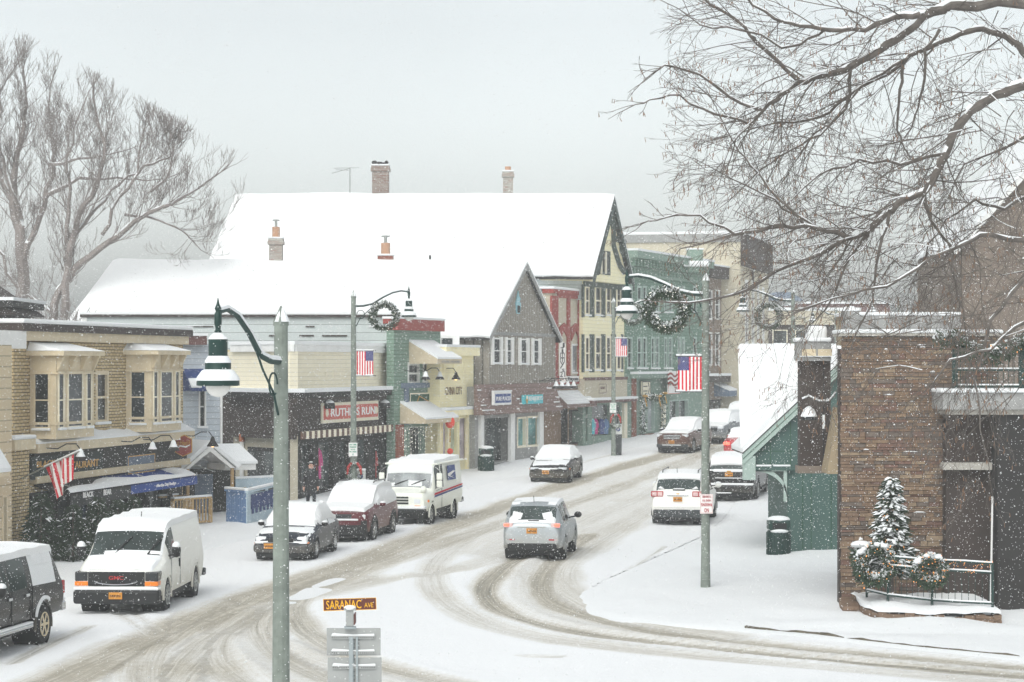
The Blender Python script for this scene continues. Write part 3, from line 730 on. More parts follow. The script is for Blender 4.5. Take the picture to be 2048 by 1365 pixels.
def pale_house():
    M['palesiding'] = siding('pale_blue_siding', rgb(188, 196, 204), .22, .62)
    M['yellowsiding'] = siding('yellow_siding', rgb(232, 216, 168), .2, .66)
    b = Bld('pale_house', 'pale blue clapboard house squeezed between the brick building and the cream shop', (340-CX)/F*88, 88, 62)
    u1 = b.uv(441, 800)[0]; H = b.uv(400, 688)[1]
    b.win((397, 772, 412, 856), 'white', 'glass', fw=.06, sill=True)
    b.wall('wall', 'palesiding', 0, u1, -1, H, 8)
    b.box('fascia', (340, 672, 414, 690), 'brownred', out=.35)
    b.box('roof_snow', (338, 667, 416, 672), 'snow', out=.4)
    # navy awning over the upper window
    z0, z1 = b.uv(390, 783, .8)[1], b.uv(372, 738)[1]
    u0 = b.uv(366, 780)[0]; u2 = b.uv(414, 780, .4)[0]
    prof(b, 'awning', u0, u2, [(0, z1), (-.8, z0+.12), (-.8, z0), (0, z0)], 'navy')
    prof(b, 'awning_snow', u2-.75, u2-.35, [(-.45, z0+.12+(z1-z0-.12)*.44+.01), (-.8, z0+.131), (-.8, z0+.19), (-.5, z0+.15+(z1-z0)*.4)], 'snow')
    for px in ((441, 680, 445, 930),): b.box('corner_board', px, 'white', out=.05)
    # gabled porch with a snowy roof
    o = 2.6
    ua, ub = b.uv(352, 935, o)[0], b.uv(437, 935, o)[0]; zr = b.uv(405, 892, o)[1]; ze = b.uv(400, 938, o)[1]; um = b.uv(420, 900, o)[0]
    W = .95
    m = MB(); m.prism([(um-W, -o, ze), (um, -o, zr), (um+W, -o, ze), (um+W-.16, -o, ze), (um, -o, zr-.2), (um-W+.16, -o, ze)], (0, .12, 0)); m.build('porch_gable', 'white', b.e)
    MB().prism([(um-W-.1, -o-.06, ze-.02), (um, -o-.06, zr+.02), (um, -o-.06, zr+.2), (um-W-.24, -o-.06, ze+.1)], (0, 2.5, 0)).build('porch_snow', 'snow', b.e, bevel=.03)
    MB().prism([(um+W+.1, -o-.06, ze-.02), (um, -o-.06, zr+.02), (um, -o-.06, zr+.2), (um+W+.24, -o-.06, ze+.1)], (0, 2.5, 0)).build('porch_snow', 'snow', b.e, bevel=.03)
    MB().box(ua-.3, -o+.4, ze-.12, um-W+.2, -.2, ze).build('porch_roof', 'white', b.e)
    prof(b, 'porch_snow', ua-.35, um-W+.1, [(-o+.3, ze+.004), (-o+.3, ze+.1), (-.2, ze+.75), (-.2, ze+.004)], 'snow')
    MB().box(um+W-.2, -o+.5, ze-.1, um+W+1.0, -.3, ze+.12).build('porch_roof', 'white', b.e)
    prof(b, 'porch_snow', um+W-.1, um+W+1.05, [(-o+.44, ze+.124), (-o+.44, ze+.22), (-.3, ze+.8), (-.3, ze+.124)], 'snow')
    for du in (-W+.1, W-.12): MB().box(um+du, -o+.05, -.3, um+du+.1, -o+.15, ze-.002).build('porch_post', 'woodpole', b.e)
    MB().box(ua-.2, -.35, -.5, um+W+.9, -.02, ze-.125).build('entry', 'dark', b.e)
    MB().box(um+.25, -.42, -.3, um+.95, -.36, ze-.3).build('door', 'greyblue', b.e)
    for dx, dz in ((-.75, -.35), (-.45, -.28)):
        MB().ball((um+dx, -o+.5, ze+dz), .055, 8, 6).build('bulb', 'lit', b.e)
    # hexagonal hanging sign that faces up the street
    c = P(367, 892, 84.0); t = thing('steak_sign', 'red hexagonal hanging sign with pale longhorns beside the lit lamp', 'sign', c)
    k = 84/F; w, h = 15.5*k, 20*k
    hexp = [(-w, -h*.62), (-.1*w, -h), (w, -h*.62), (w, h*.62), (.1*w, h), (-w, h*.62)]
    MB().prism([(x*1.1, .02, z*1.1) for x, z in hexp], (0, .05, 0)).build('border', 'gold', t)
    MB().prism([(x, 0, z) for x, z in hexp], (0, .019, 0)).build('board', 'redtrim', t)
    put_text(t, 'st Head B', (-w*.85, h*.05, w*.9, h*.55), 'gold', .015)
    MB().tube([(-w*.8, -.02, -h*.3), (-w*.45, -.02, -h*.02), (w*.3, -.02, -h*.12), (w*.85, -.02, h*.1)], [.012, .03, .03, .012], 6).build('horns', 'flagwhite', t)
    MB().tube([(-w*1.1, .03, h*.9), (-w*2.2, .03, h*.9)], .02, 6).build('bracket', 'black', t)
def ruthies():
    M['creamside'] = siding('cream_clapboard', rgb(240, 232, 208), .17, .74)
    M['sidegrey'] = siding('weathered_white_clapboard', rgb(206, 214, 213), .36, .42, .08, 'Z', .07)
    # long white clapboard wall and flat roof behind
    c = Bld('clapboard_hall', 'long weathered white clapboard hall rising behind the cream shop', (165-CX)/F*109.5, 109.5, 88)
    u1 = c.uv(800, 680)[0]; H = c.uv(480, 634)[1]
    c.wall('wall', 'sidegrey', 0, u1, -1, H, 3)
    MB().box(-.1, -.14, H-.02, u1, 3, H+.1).build('roof_edge', 'brown', c.e)
    MB().box(-.12, -.16, H+.102, u1, 3, H+.2).build('roof_snow', 'roofsnow', c.e)
    for i in range(14):     # curled, missing boards
        u = R.uniform(.28, .95)*u1; z = H-R.choice([.42, .84, 1.26]); w = R.uniform(.3, 1.4)
        MB().box(u, -.05, z-.05, u+w, -.003, z+R.uniform(.0, .03)).build('loose_board', R.choice(['brown', 'snow', 'brown']), c.e)
    MB().box(.0, -.07, -.5, .2, -.002, H-.03).build('corner_board', 'white', c.e)
    b = Bld('cream_shop', 'low cream clapboard shop with dark brown signband and striped awning', (580-CX)/F*94.5, 94.5, 15)
    u1 = b.uv(799, 760)[0]; H = b.uv(690, 705)[1]
    zl = b.uv(690, 783, .5)[1]; zs = b.uv(690, 864)[1]
    # left, chamfered part of the front
    A = Vector(((467-CX)/F*98.5, 98.5, 0)); Bp = Vector(((580-CX)/F*94.5, 94.5, 0))
    la, lb = b.L(A), b.L(Bp); xf, L = plane_xf(la, lb)
    for x0, x1, z0, z1, mat in ((600, 627, 885, 985, 'shop'), (634, 668, 880, 985, 'shop'), (676, 700, 878, 985, 'shop'), (712, 738, 875, 980, 'shop'), (748, 762, 872, 975, 'shop'), (766, 786, 870, 970, 'shop')):
        b.win((x0, z0, x1, z1), 'dark', mat, fw=.1, nz=1, inset=.2)
    b.wall('lower_wall', 'dark', .01, u1, -1, zs, .3)
    b.wall('signband', 'brown', 0, u1+.0, zs+.002, zl, .3, off=.12)
    b.wall('upper_wall', 'creamside', 0, u1, zl+.002, H, .3, off=.0)
    MB().prism([(la.x+.5, la.y+.1, -1), (.6, .34, -1), (u1-.05, .31, -1), (u1-.6, 7, -1), (la.x+2.5, la.y+4, -1)], (0, 0, H+.9)).build('rear_body', 'brown', b.e)
    def strip(name, mat, z0, z1, o, bk=.0):
        MB().box(0, -o, z0, u1+o*.5, bk-.003, z1).build(name, mat, b.e)
        MB().box(0, -o, z0, L, bk, z1).build(name, mat, b.e, xf=xf)
    MB().box(0, -.0, -1, L-.01, .35, zs).build('lower_wall', 'stucco', b.e, xf=xf)
    MB().box(0, -.12, zs+.002, L, .35, zl).build('signband', 'brown', b.e, xf=xf)
    MB().box(-.9, 0, zl+.002, L, .35, H).build('upper_wall', 'creamside', b.e, xf=xf)
    MB().box(-1.6, .4, -1, -.0, 3, H+.1).build('side_wall', 'yellowsiding', b.e, xf=xf)
    strip('cornice', 'dark', zl-.22, zl-.003, .55); strip('cornice', 'brown', zl-.45, zl-.222, .3)
    strip('ledge_snow', 'snow', zl+.003, zl+.16, .62)
    strip('parapet', 'white', H+.002, H+.28, .16, .3); strip('parapet_snow', 'roofsnow', H+.282, H+.42, .2, .3)
    strip('base_trim', 'brown', zs-.12, zs-.002, .2)
    for a, c_ in ((.05, .3), (.36, .62), (.70, .97)):
        o_ = MB()
        ua, ub = u1*a, u1*c_; za, zb = zl+.55, H-.75
        o_.box(ua, -.03, za, ub, -.002, za+.06).box(ua, -.03, zb-.06, ub, -.002, zb).box(ua, -.03, za+.06, ua+.06, -.002, zb-.06).box(ub-.06, -.03, za+.06, ub, -.002, zb-.06)
        o_.build('wall_panel', 'cream', b.e)
    # striped valance of the awning
    m = MB(); ua = b.uv(601, 872, .5)[0]; n = 44
    za = b.uv(700, 869, .5)[1]; zb = b.uv(700, 859, .5)[1]; ue = u1+.1
    for i in range(n):
        a, c_ = ua+(ue-ua)*i/n, ua+(ue-ua)*(i+1)/n
        m.box(a, -.62, za-.03, c_-.001, -.5, zb+.06, i % 2)
    m.build('awning', ['stripebrown', 'cream'], b.e)
    # window of the chamfered part, drain pipe
    MB().box(L*.28, -.06, -.2, L*.98, -.0, zs-.5).build('window', 'dark', b.e, xf=xf)
    MB().box(L*.33, -.075, .2, L*.95, -.062, zs-.65).build('pane', 'shop', b.e, xf=xf)
    MB().tube([(L*.2, -.12, -.2), (L*.2, -.12, 2.3)], .09, 10).build('drain_pipe', 'white', b.e, xf=xf)
    MB().tube([(L*.2, -.12, 2.302), (L*.2, -.12, 2.6)], .12, 10).build('pipe_cap', 'rust', b.e, xf=xf)
    t, W, Hh = sign_board(b, 'shop_sign', 'salmon red sign with cream border and slab letters on the brown signband', (648, 810, 756, 837), 'salmon', .26, .1)
    MB().box(-.12, .02, -.14, W+.12, .098, Hh+.14).build('border', 'cream', t)
    put_text(t, "RUTHIE'S RUN", (W*.12, Hh*.2, W*.94, Hh*.82), 'flagwhite', .02)
    for f in (.05, .965): MB().lathe([(.001, 0), (.16, 0), (.16, .02), (.001, .02)], 14, (W*f, -.022, Hh*.5), axis='y').build('medallion', 'cream', t)
    for px, py in ((668, 806), (779, 806)):
        u, z = b.uv(px, py, .6)
        o = MB().lathe([(.05, 0), (.22, -.12), (.24, -.3), (.24, -.34)], 14, (u, -.4, z+.1)).build('wall_lamp', 'black', b.e, smooth=True)
        MB().lathe([(.03, .02), (.18, -.07), (.2, -.14)], 14, (u, -.4, z+.12)).build('snow_cap', 'snow', o, smooth=True)
    # coats in the shop window
    for px, mt, lab in ((634, 'red', 'long red coat shown in the shop window behind the walker'), (641, 'pink', 'long pink coat shown in the shop window behind the walker'), (752, 'red', 'long red coat shown in the window right of the lamp post')):
        garment(b, px, 925, mt, 'coat', lab, 1.35, .3)
    return b
def garment(b, px, py, mt, name, lab, h=1.2, w=.3):
    # clothing on a display stand: shoulders, hanging sleeves, rounded body
    u, z = b.uv(px, py); t = thing(name, lab, 'clothing', b.m @ Vector((u, .1, z)), b.e.rotation_euler.z, 'clothes in the shop windows')
    m = MB(); m.lathe([(w*.75, -h*.5), (w*.8, -h*.2), (w*.7, h*.1), (w*.72, h*.3), (w*.3, h*.42), (.03, h*.44)], 12)
    m.v = [(x, y*.45, zz) for x, y, zz in m.v]
    for sd in (1, -1): m.tube([(sd*w*.55, 0, h*.34), (sd*w*.95, -.02, h*.12), (sd*w*1.0, -.06, -h*.12)], [.07, .065, .05], 7)
    m.build('cloth', mt, t, smooth=True)
    MB().tube([(0, 0, h*.44), (0, 0, h*.55)], .02, 5).build('hanger', 'steel', t)
def green_narrow():
    b = Bld('narrow_green_building', 'narrow green building with two tan awnings and a red cornice', (788-CX)/F*105.2, 105.2, 19)
    u1 = b.uv(881, 760)[0]; H = b.uv(835, 662)[1]
    for px in ((815, 725, 838, 770), (845, 723, 866, 768)): b.win(px, 'whitegrey', 'glass', fw=.14)
    for px in ((817, 852, 846, 935), (848, 850, 866, 930)): b.win(px, 'greenplain', 'shop', nz=1, inset=.2)
    b.wall('wall', 'green', 0, u1, -1, H, .35)
    bk = b.mi.to_3x3() @ Vector((-.045, 1, 0))*6
    MB().prism([(.03, .352, -1), (u1-.03, .352, -1), (u1-.03, .352, H), (.03, .352, H)], bk).build('rear_body', 'green', b.e)
    MB().box(-.05, -.2, H+.002, u1+.02, .5, b.uv(835, 640)[1]).build('cornice', 'redtrim', b.e)
    zt = b.uv(835, 640)[1]; MB().box(-.08, -.24, zt+.002, u1+.03, .52, zt+.1).build('roof_snow', 'snow', b.e)
    for px in ((806, 766, 880, 776), (812, 776, 818, 850), (866, 776, 872, 850)): b.box('trim', px, 'greyblue', out=.1)
    for px in ((796, 850, 808, 960), (868, 848, 880, 950)): b.box('brick_pier', px, 'redbrick', out=.12)
    # two shed awnings
    for (x0, x1, yt, yb, yv, d) in ((818, 868, 684, 719, 728, 1.35), (800, 868, 807, 838, 846, 1.2)):
        ua, ub = b.uv(x0, (yt+yv)/2)[0], b.uv(x1, (yt+yv)/2)[0]
        z1 = b.uv(x0, yt)[1]; zv = b.uv((x0+x1)/2+50, yv, d)[1]; zb = b.uv((x0+x1)/2+50, yb, d)[1]
        a = prof(b, 'awning', ua, ub, [(0, z1), (-d, zb), (-d, zv), (0, zv)], 'tancloth')
        prof(b, 'awning_snow', ua+.02, ub, [(0, z1+.01), (-d, zb+.01), (-d, zb+.09), (0, z1+.1)], 'snow', a)
        if yt < 700: text_mb('STEAK HOUSE', (ua+.5, zv+.05, ub-.3, zb-.06), -d-.004, .01, .02).build('lettering', 'grey', a, fix=False)
    t, W, Hh = sign_board(b, 'green_shop_sign', 'dark green sign with thin yellow drawing above the lower tan awning', (820, 786, 864, 830), 'deepgreen', .07, border='cream')
    MB().tube([(W*.25, -.02, Hh*.45), (W*.4, -.02, Hh*.85), (W*.9, -.02, Hh*.55)], .02, 5).build('drawing', 'gold', t)
    put_text(t, 'Pub', (W*.25, Hh*.3, W*.55, Hh*.45), 'gold')
    for px in (806, 835, 868):
        u, z = b.uv(px, 760); gooseneck(b.e, (u, -.05, z+.4), .9, .3, px == 868, .3)
    # hanging string of white icicle lights
    zt = b.uv(840, 853)[1]; t = thing('icicle_lights', 'curtain of white icicle lights hanging under the lower tan awning', 'lights', b.m @ Vector((.2, -.2, zt)), b.e.rotation_euler.z)
    m, wi = MB(), MB(); W = u1-.6
    for i in range(26):
        u = W*(i+.5)/26; L = abs(R.gauss(.4, .4))+.08; wi.tube([(u, 0, 0), (u, 0, -L)], .004, 3)
        for k in range(int(L/.13)+1): m.ball((u+R.uniform(-.06, .06), 0, -k*.13-R.uniform(0, .13)), R.choice([.009, .013, .02]), 5, 4)
    wi.tube([(0, 0, 0), (W, 0, 0)], .006, 3); wi.build('wire', 'white', t); m.build('bulbs', 'twinkle', t)
def china():
    b = Bld('yellow_shop', 'small pale yellow shop front with cornice and wide windows with painted colour reflections', (880-CX)/F*108.9, 108.9, 17)
    u1 = b.uv(947, 800)[0]; H = b.uv(913, 712)[1]; H2 = b.uv(913, 695)[1]; zl = b.uv(913, 820)[1]
    M['yellowbrick'] = siding('yellow_painted_brick', rgb(244, 234, 192), .12, .86, .05)
    for px, g_ in (((884, 838, 896, 925), 'reflviolet'), ((899, 836, 914, 925), 'reflgreen'), ((917, 834, 934, 922), 'reflviolet')): b.win(px, 'yellowplain', g_, nz=1, fw=.06, inset=.12)
    b.wall('wall', 'yellowbrick', 0, u1, -1, H, 6)
    MB().box(-.0, -.3, H+.002, u1+.05, 6, H2).build('cornice', 'yellowplain', b.e)
    MB().box(-.03, -.33, H2+.002, u1+.08, 6, H2+.12).build('roof_snow', 'snow', b.e)
    MB().box(0, -.35, zl-.25, u1, -.002, zl).build('ledge', 'yellowplain', b.e)
    MB().box(-.03, -.38, zl+.002, u1+.03, -.002, zl+.14).build('ledge_snow', 'snow', b.e, bevel=.04)
    for px in ((880, 826, 884, 948), (936, 822, 947, 948)): b.box('pilaster', px, 'yellowplain', out=.12)
    for a in (.08, .38, .68):
        m = MB(); z0 = b.uv(913, 745)[1]; z1 = b.uv(913, 725)[1]
        m.box(u1*a, -.03, z0, u1*(a+.24), -.002, z0+.05).box(u1*a, -.03, z0+.051, u1*a+.05, -.002, z1); m.build('wall_panel', 'yellowplain', b.e)
    b.text('CHINA CITY', (891, 774, 924, 790), 'bronze', out=.03, bold=.0)
    t = thing('paper_lantern', 'red paper lantern hanging at the yellow shop corner', 'lantern', b.m @ Vector((b.uv(879, 845)[0], -.5, b.uv(879, 845)[1])))
    MB().ball((0, 0, 0), .22, 10, 8, sz=1.2).build('shade', 'lanternred', t, smooth=True)
    MB().tube([(0, 0, -.28), (0, 0, -.9)], .03, 5).build('tassel', 'gold', t); MB().ball((0, 0, -1.3), .14, 8, 6).build('pendant', 'lanternred', t)
def extra_mats():
    for n, c in (('greenblack', (34, 44, 42)), ('greyblue', (104, 118, 136)), ('brownred', (104, 74, 70)), ('woodpole', (176, 146, 104)), ('stripebrown', (104, 78, 66)), ('rust', (170, 100, 66)),
                 ('salmon', (206, 104, 92)), ('whitegrey', (214, 216, 212)), ('deepgreen', (40, 82, 62)), ('yellowplain', (246, 236, 196)), ('bronze', (120, 96, 66)), ('lanternred', (228, 70, 48)),
                 ('pink', (196, 60, 130)), ('cyan', (86, 190, 200)), ('ice', (150, 196, 206)), ('pblue', (62, 82, 138)), ('fenceblue', (104, 134, 174)), ('fencepale', (178, 196, 206)), ('orangebrick', (190, 148, 120))):
        M[n] = plain(n, rgb(*c), .7, var=.12)
    M['redbrick'] = brickm('red_brick', rgb(160, 84, 66), rgb(134, 70, 58), rgb(150, 130, 116), .22, .075, .012)
    M['whitebrick'] = brickm('painted_brick', rgb(196, 194, 186), rgb(170, 140, 128), rgb(160, 156, 150), .22, .09, .012)
    M['oldbrick'] = brickm('old_brick', rgb(140, 112, 102), rgb(164, 152, 142), rgb(172, 166, 160), .24, .09, .014)
    M['reflviolet'] = glassm('shop_glass_violet_reflection', rgb(170, 160, 168), .15, .35)  # violet and green reflections painted into the pane colour
    M['reflgreen'] = glassm('shop_glass_green_reflection', rgb(176, 182, 158), .15, .35)
    M['shopteal'] = glassm('shop_glass_teal', rgb(96, 140, 140), .15, .3)
    for n, c in (('signgreen', (60, 150, 120)), ('charcoal', (58, 62, 64)), ('signbrown', (98, 50, 42)), ('signyellow', (240, 180, 40)), ('signred', (186, 80, 84)), ('galv', (150, 158, 160)), ('alu', (156, 158, 156)), ('tanbrown', (120, 108, 97)), ('khaki', (158, 142, 116))):
        M[n] = plain(n, rgb(*c), .6, var=.1)
def gable_house(b, name_mat, prof_uz, dvec, L, mat, parent=None):
    # a wall outline (u, z) pushed back along dvec
    return MB().prism([(u, 0, z) for u, z in prof_uz], dvec*L).build(name_mat, mat, parent or b.e)
def chimney(b, px, Y, mat, name='chimney', pot=None, cap=True, snow=True, hat=False, w2=None):
    # px = (x0, y0, x1, y1) box standing on a roof at depth Y; a part of its house
    x0, y0, x1, y1 = px; p0 = P(x0, y1, Y); p1 = P(x1, y0, Y); w = p1.x-p0.x; dz = p1.z-p0.z
    xf = b.mi @ Matrix.Translation(p0)
    m = MB().box(0, 0, -.6, w, w*.9, dz)
    if cap: m.box(-.07, -.07, dz-.28, w+.07, w*.9+.07, dz-.12).box(-.04, -.04, dz-.119, w+.04, w*.9+.04, dz-.002)
    o = m.build(name, mat, b.e, xf=xf)
    if snow: MB().box(-.05, -.05, dz+.002, w+.05, w*.9+.05, dz+.1).build('snow_cap', 'snow', o, xf=xf, bevel=.04)
    if snow: MB().box(-.35, -.3, -.3, w+.35, .2, .06).build('snow_drift', 'roofsnow', o, xf=xf, bevel=.12)
    if pot:
        r = w*.3; MB().lathe([(r, 0), (r, pot), (r*.9, pot)], 12, (w/2, w*.45, dz+.1)).build('pot', 'orangebrick', o, xf=xf, smooth=True)
        if hat: MB().lathe([(r*.35, pot), (r*.35, pot+.3), (r*.9, pot+.3), (r*.9, pot+.36), (.05, pot+.38)], 10, (w/2, w*.45, dz+.1)).build('flue_cap', 'steel', o, xf=xf)
    return o
def grey_gable():
    b = Bld('grey_gable_house', 'steep grey barn board house with four white shuttered windows', (950-CX)/F*112.5, 112.5, 19.3)
    u1 = b.uv(1111, 760)[0]; ug = b.uv(978, 700)[0]
    dv = b.mi.to_3x3() @ Vector((-1, 0, 0))
    zl = b.uv(1020, 772)[1]; zs = b.uv(1020, 822)[1]
    ze = b.uv(978, 668)[1]; ua, za = b.uv(1047, 533); ur = u1
    for px in ((968, 832, 1022, 928), (1034, 834, 1052, 896), (1054, 832, 1078, 894)):
        b.win(px, 'cream' if px[0] > 1000 else 'grey', 'shopteal' if px[0] > 1030 else 'shop', nz=1, fw=.1, inset=.15 if px[0] > 1000 else .5)
    b.wall('lower_wall', 'grey', 0, u1, -1, zl, 6)
    MB().prism([(ug, .0, zl+.002), (ug, .0, ze), (ua, .0, za), (ur, .0, ze), (ur, .0, zl+.002)], dv*20).build('wall', 'board', b.e)
    # roof slabs and their rake boards
    ov = Vector((0, -.2, 0)); sl = (za-ze)/(ua-ug); slr = (za-ze)/(ur-ua)
    el = .45; er = .5
    for sgn, (uo, zo) in ((-1, (ug-el, ze-el*sl)), (1, (ur+er, ze-er*slr))):
        pts = [Vector((uo, 0, zo)), Vector((ua, 0, za)), Vector((ua, 0, za+.16)), Vector((uo, 0, zo+.16))]
        MB().prism([p+ov for p in pts], dv*20.3).build('roof', 'dark', b.e)
        up = Vector((0, 0, .17)); nn = [pts[0]+up, pts[1]+up, pts[1]+up+Vector((0, 0, .2)), pts[0]+up+Vector((sgn*.03, 0, .12))]
        e_, r_ = pts[0]+up*.95+ov*1.06, pts[1]+up*.95+ov*1.06
        snow_slab('roof_snow', e_, r_, r_+dv*20.4, e_+dv*20.4, .2, b.e, sgn*3.1)
        MB().prism([p+ov*1.12+Vector((0, 0, -.12)) for p in [pts[0], pts[1], pts[1]+Vector((0, 0, .26)), pts[0]+Vector((0, 0, .26))]], (0, .05, 0)).build('rake_board', 'grey', b.e)
    MB().box(ug, -.05, ze-.05, ur, -.003, ze+.1).build('belt', 'grey', b.e)
    b.box('gutter_line', (876, 637.5, 970, 639.5), 'dark', out=.02) if False else None
    # ornament under the gable
    u0, z0 = b.uv(1035, 628); _, zt = b.uv(1035, 582); w = .36
    MB().prism([(u0-w, -.06, z0+.5), (u0-w*.6, -.06, z0), (u0+w*.6, -.06, z0), (u0+w, -.06, z0+.5), (u0+w*.5, -.06, z0+.6), (u0+w*.9, -.06, z0+.75), (u0+w*.3, -.06, z0+.85), (u0+.0, -.06, zt), (u0-w*.5, -.06, z0+.8)], (0, .055, 0)).build('gable_ornament', 'ice', b.e)
    MB().box(u0-w*.5, -.08, z0+.05, u0+w*.5, -.061, z0+.4).build('gable_vent', 'dark', b.e)
    for px in ((981, 676, 1003, 728), (1009, 677, 1025, 728), (1036, 678, 1056, 729), (1062, 679, 1080, 729)):
        u_, z_, v_, w_ = b.rc(*px); q = (v_-u_)*.2
        o = b.win((px[0]+3, px[1], px[2]-3, px[3]), 'white', 'glass', hole=False, fw=.07, proud=.06, sill=True)
        for a in (u_, v_-q): MB().box(a, -.09, z_-.05, a+q, -.002, w_+.05).build('shutter', 'white', o)
    # shingled skirt roof with patches of snow
    d = .45
    prof(b, 'skirt_roof', -.2, u1-.2, [(-.02, zl+.1), (-d, zs), (-d, zs-.12), (-.02, zs-.12)], 'tile')
    rows = 5
    for i in range(60):
        k = R.randint(0, rows); f = (k+.3)/(rows+.6); u = R.choice([R.uniform(-.25, .5), R.uniform(u1-1.6, u1+.2), R.uniform(0, u1)]); w = R.uniform(.08, .4)
        if -.2 < u and u+w < u1-.2 and (k >= 4 or R.random() < .75):
            y = -d*f; z = zl+.1+(zs-zl-.1)*f
            MB().box(u, y-.09, z+.01, u+w, y+.02, z+.07).build('snow_patch', 'snow', b.e) if i < 34 else None
    for px in ((962, 824, 968, 930), (1022, 824, 1030, 930), (1080, 822, 1088, 912)): b.box('post', px, 'white', out=.14)
    b.box('stone_pier', (1090, 816, 1112, 895), 'stone', out=.2)
    t, W, Hh = sign_board(b, 'blue_shop_sign', 'blue lettered sign in a white box on the brown shingle skirt', (991, 788, 1022, 806), 'pblue', .5, .12)
    MB().box(-.14, .01, -.1, W+.1, .14, Hh+.1).build('border', 'white', t)
    MB().box(-.15, -.02, Hh+.102, W+.12, .14, Hh+.16).build('snow_cap', 'snow', t)
    put_text(t, 'PURE PLACID', (W*.04, Hh*.25, W*.96, Hh*.7), 'flagwhite', .0)
    t, W, Hh = sign_board(b, 'ice_cream_sign', 'light blue sign with a cone and colourful letters under four lamps', (1048, 790, 1086, 808), 'cyan', .5, .12)
    put_text(t, "BEN&JERRY'S", (W*.24, Hh*.22, W*.95, Hh*.85), 'flagwhite', .0, -.012)
    MB().prism([(W*.06, -.03, Hh*.55), (W*.14, -.03, Hh*.0), (W*.2, -.03, Hh*.55)], (0, .02, 0)).build('cone', 'gold', t); MB().ball((W*.13, -.03, Hh*.72), Hh*.22, 8, 6, sy=.3).build('scoop', 'cream', t)
    for px in (1068, 1080, 1092, 1104):
        u, z = b.uv(px, 762); gooseneck(b.e, (u-.2, -.03, z), 1.1, .3, False, .3)
    # small window in the left flank, above the yellow shop
    p = P(879, 695, 113.4); xf = b.mi @ Matrix.Translation(p); k = 113.4/F
    q = MB().box(0, 0, 0, 40*k, .05, 24*k).build('window', 'white', b.e, xf=xf); MB().box(4*k, -.02, 2*k, 26*k, -.003, 18*k).build('pane', 'glass', q, xf=xf)
    chimney(b, (538, 478, 564, 527), 119.5, 'whitebrick', pot=.5, hat=True)
    chimney(b, (755, 512, 786, 524), 119.8, 'redbrick', pot=.55, hat=True, cap=False)
    for px, Y in (((270, 580, 275, 592), 117), ((858, 511, 862, 523), 119.5)): chimney(b, px, Y, 'dark', 'vent_pipe', cap=False, snow=False)
    prof(b, 'sill_line', 0, .01, [(0, 0), (.01, 0), (.01, .01)], 'dark') if False else None
    return b
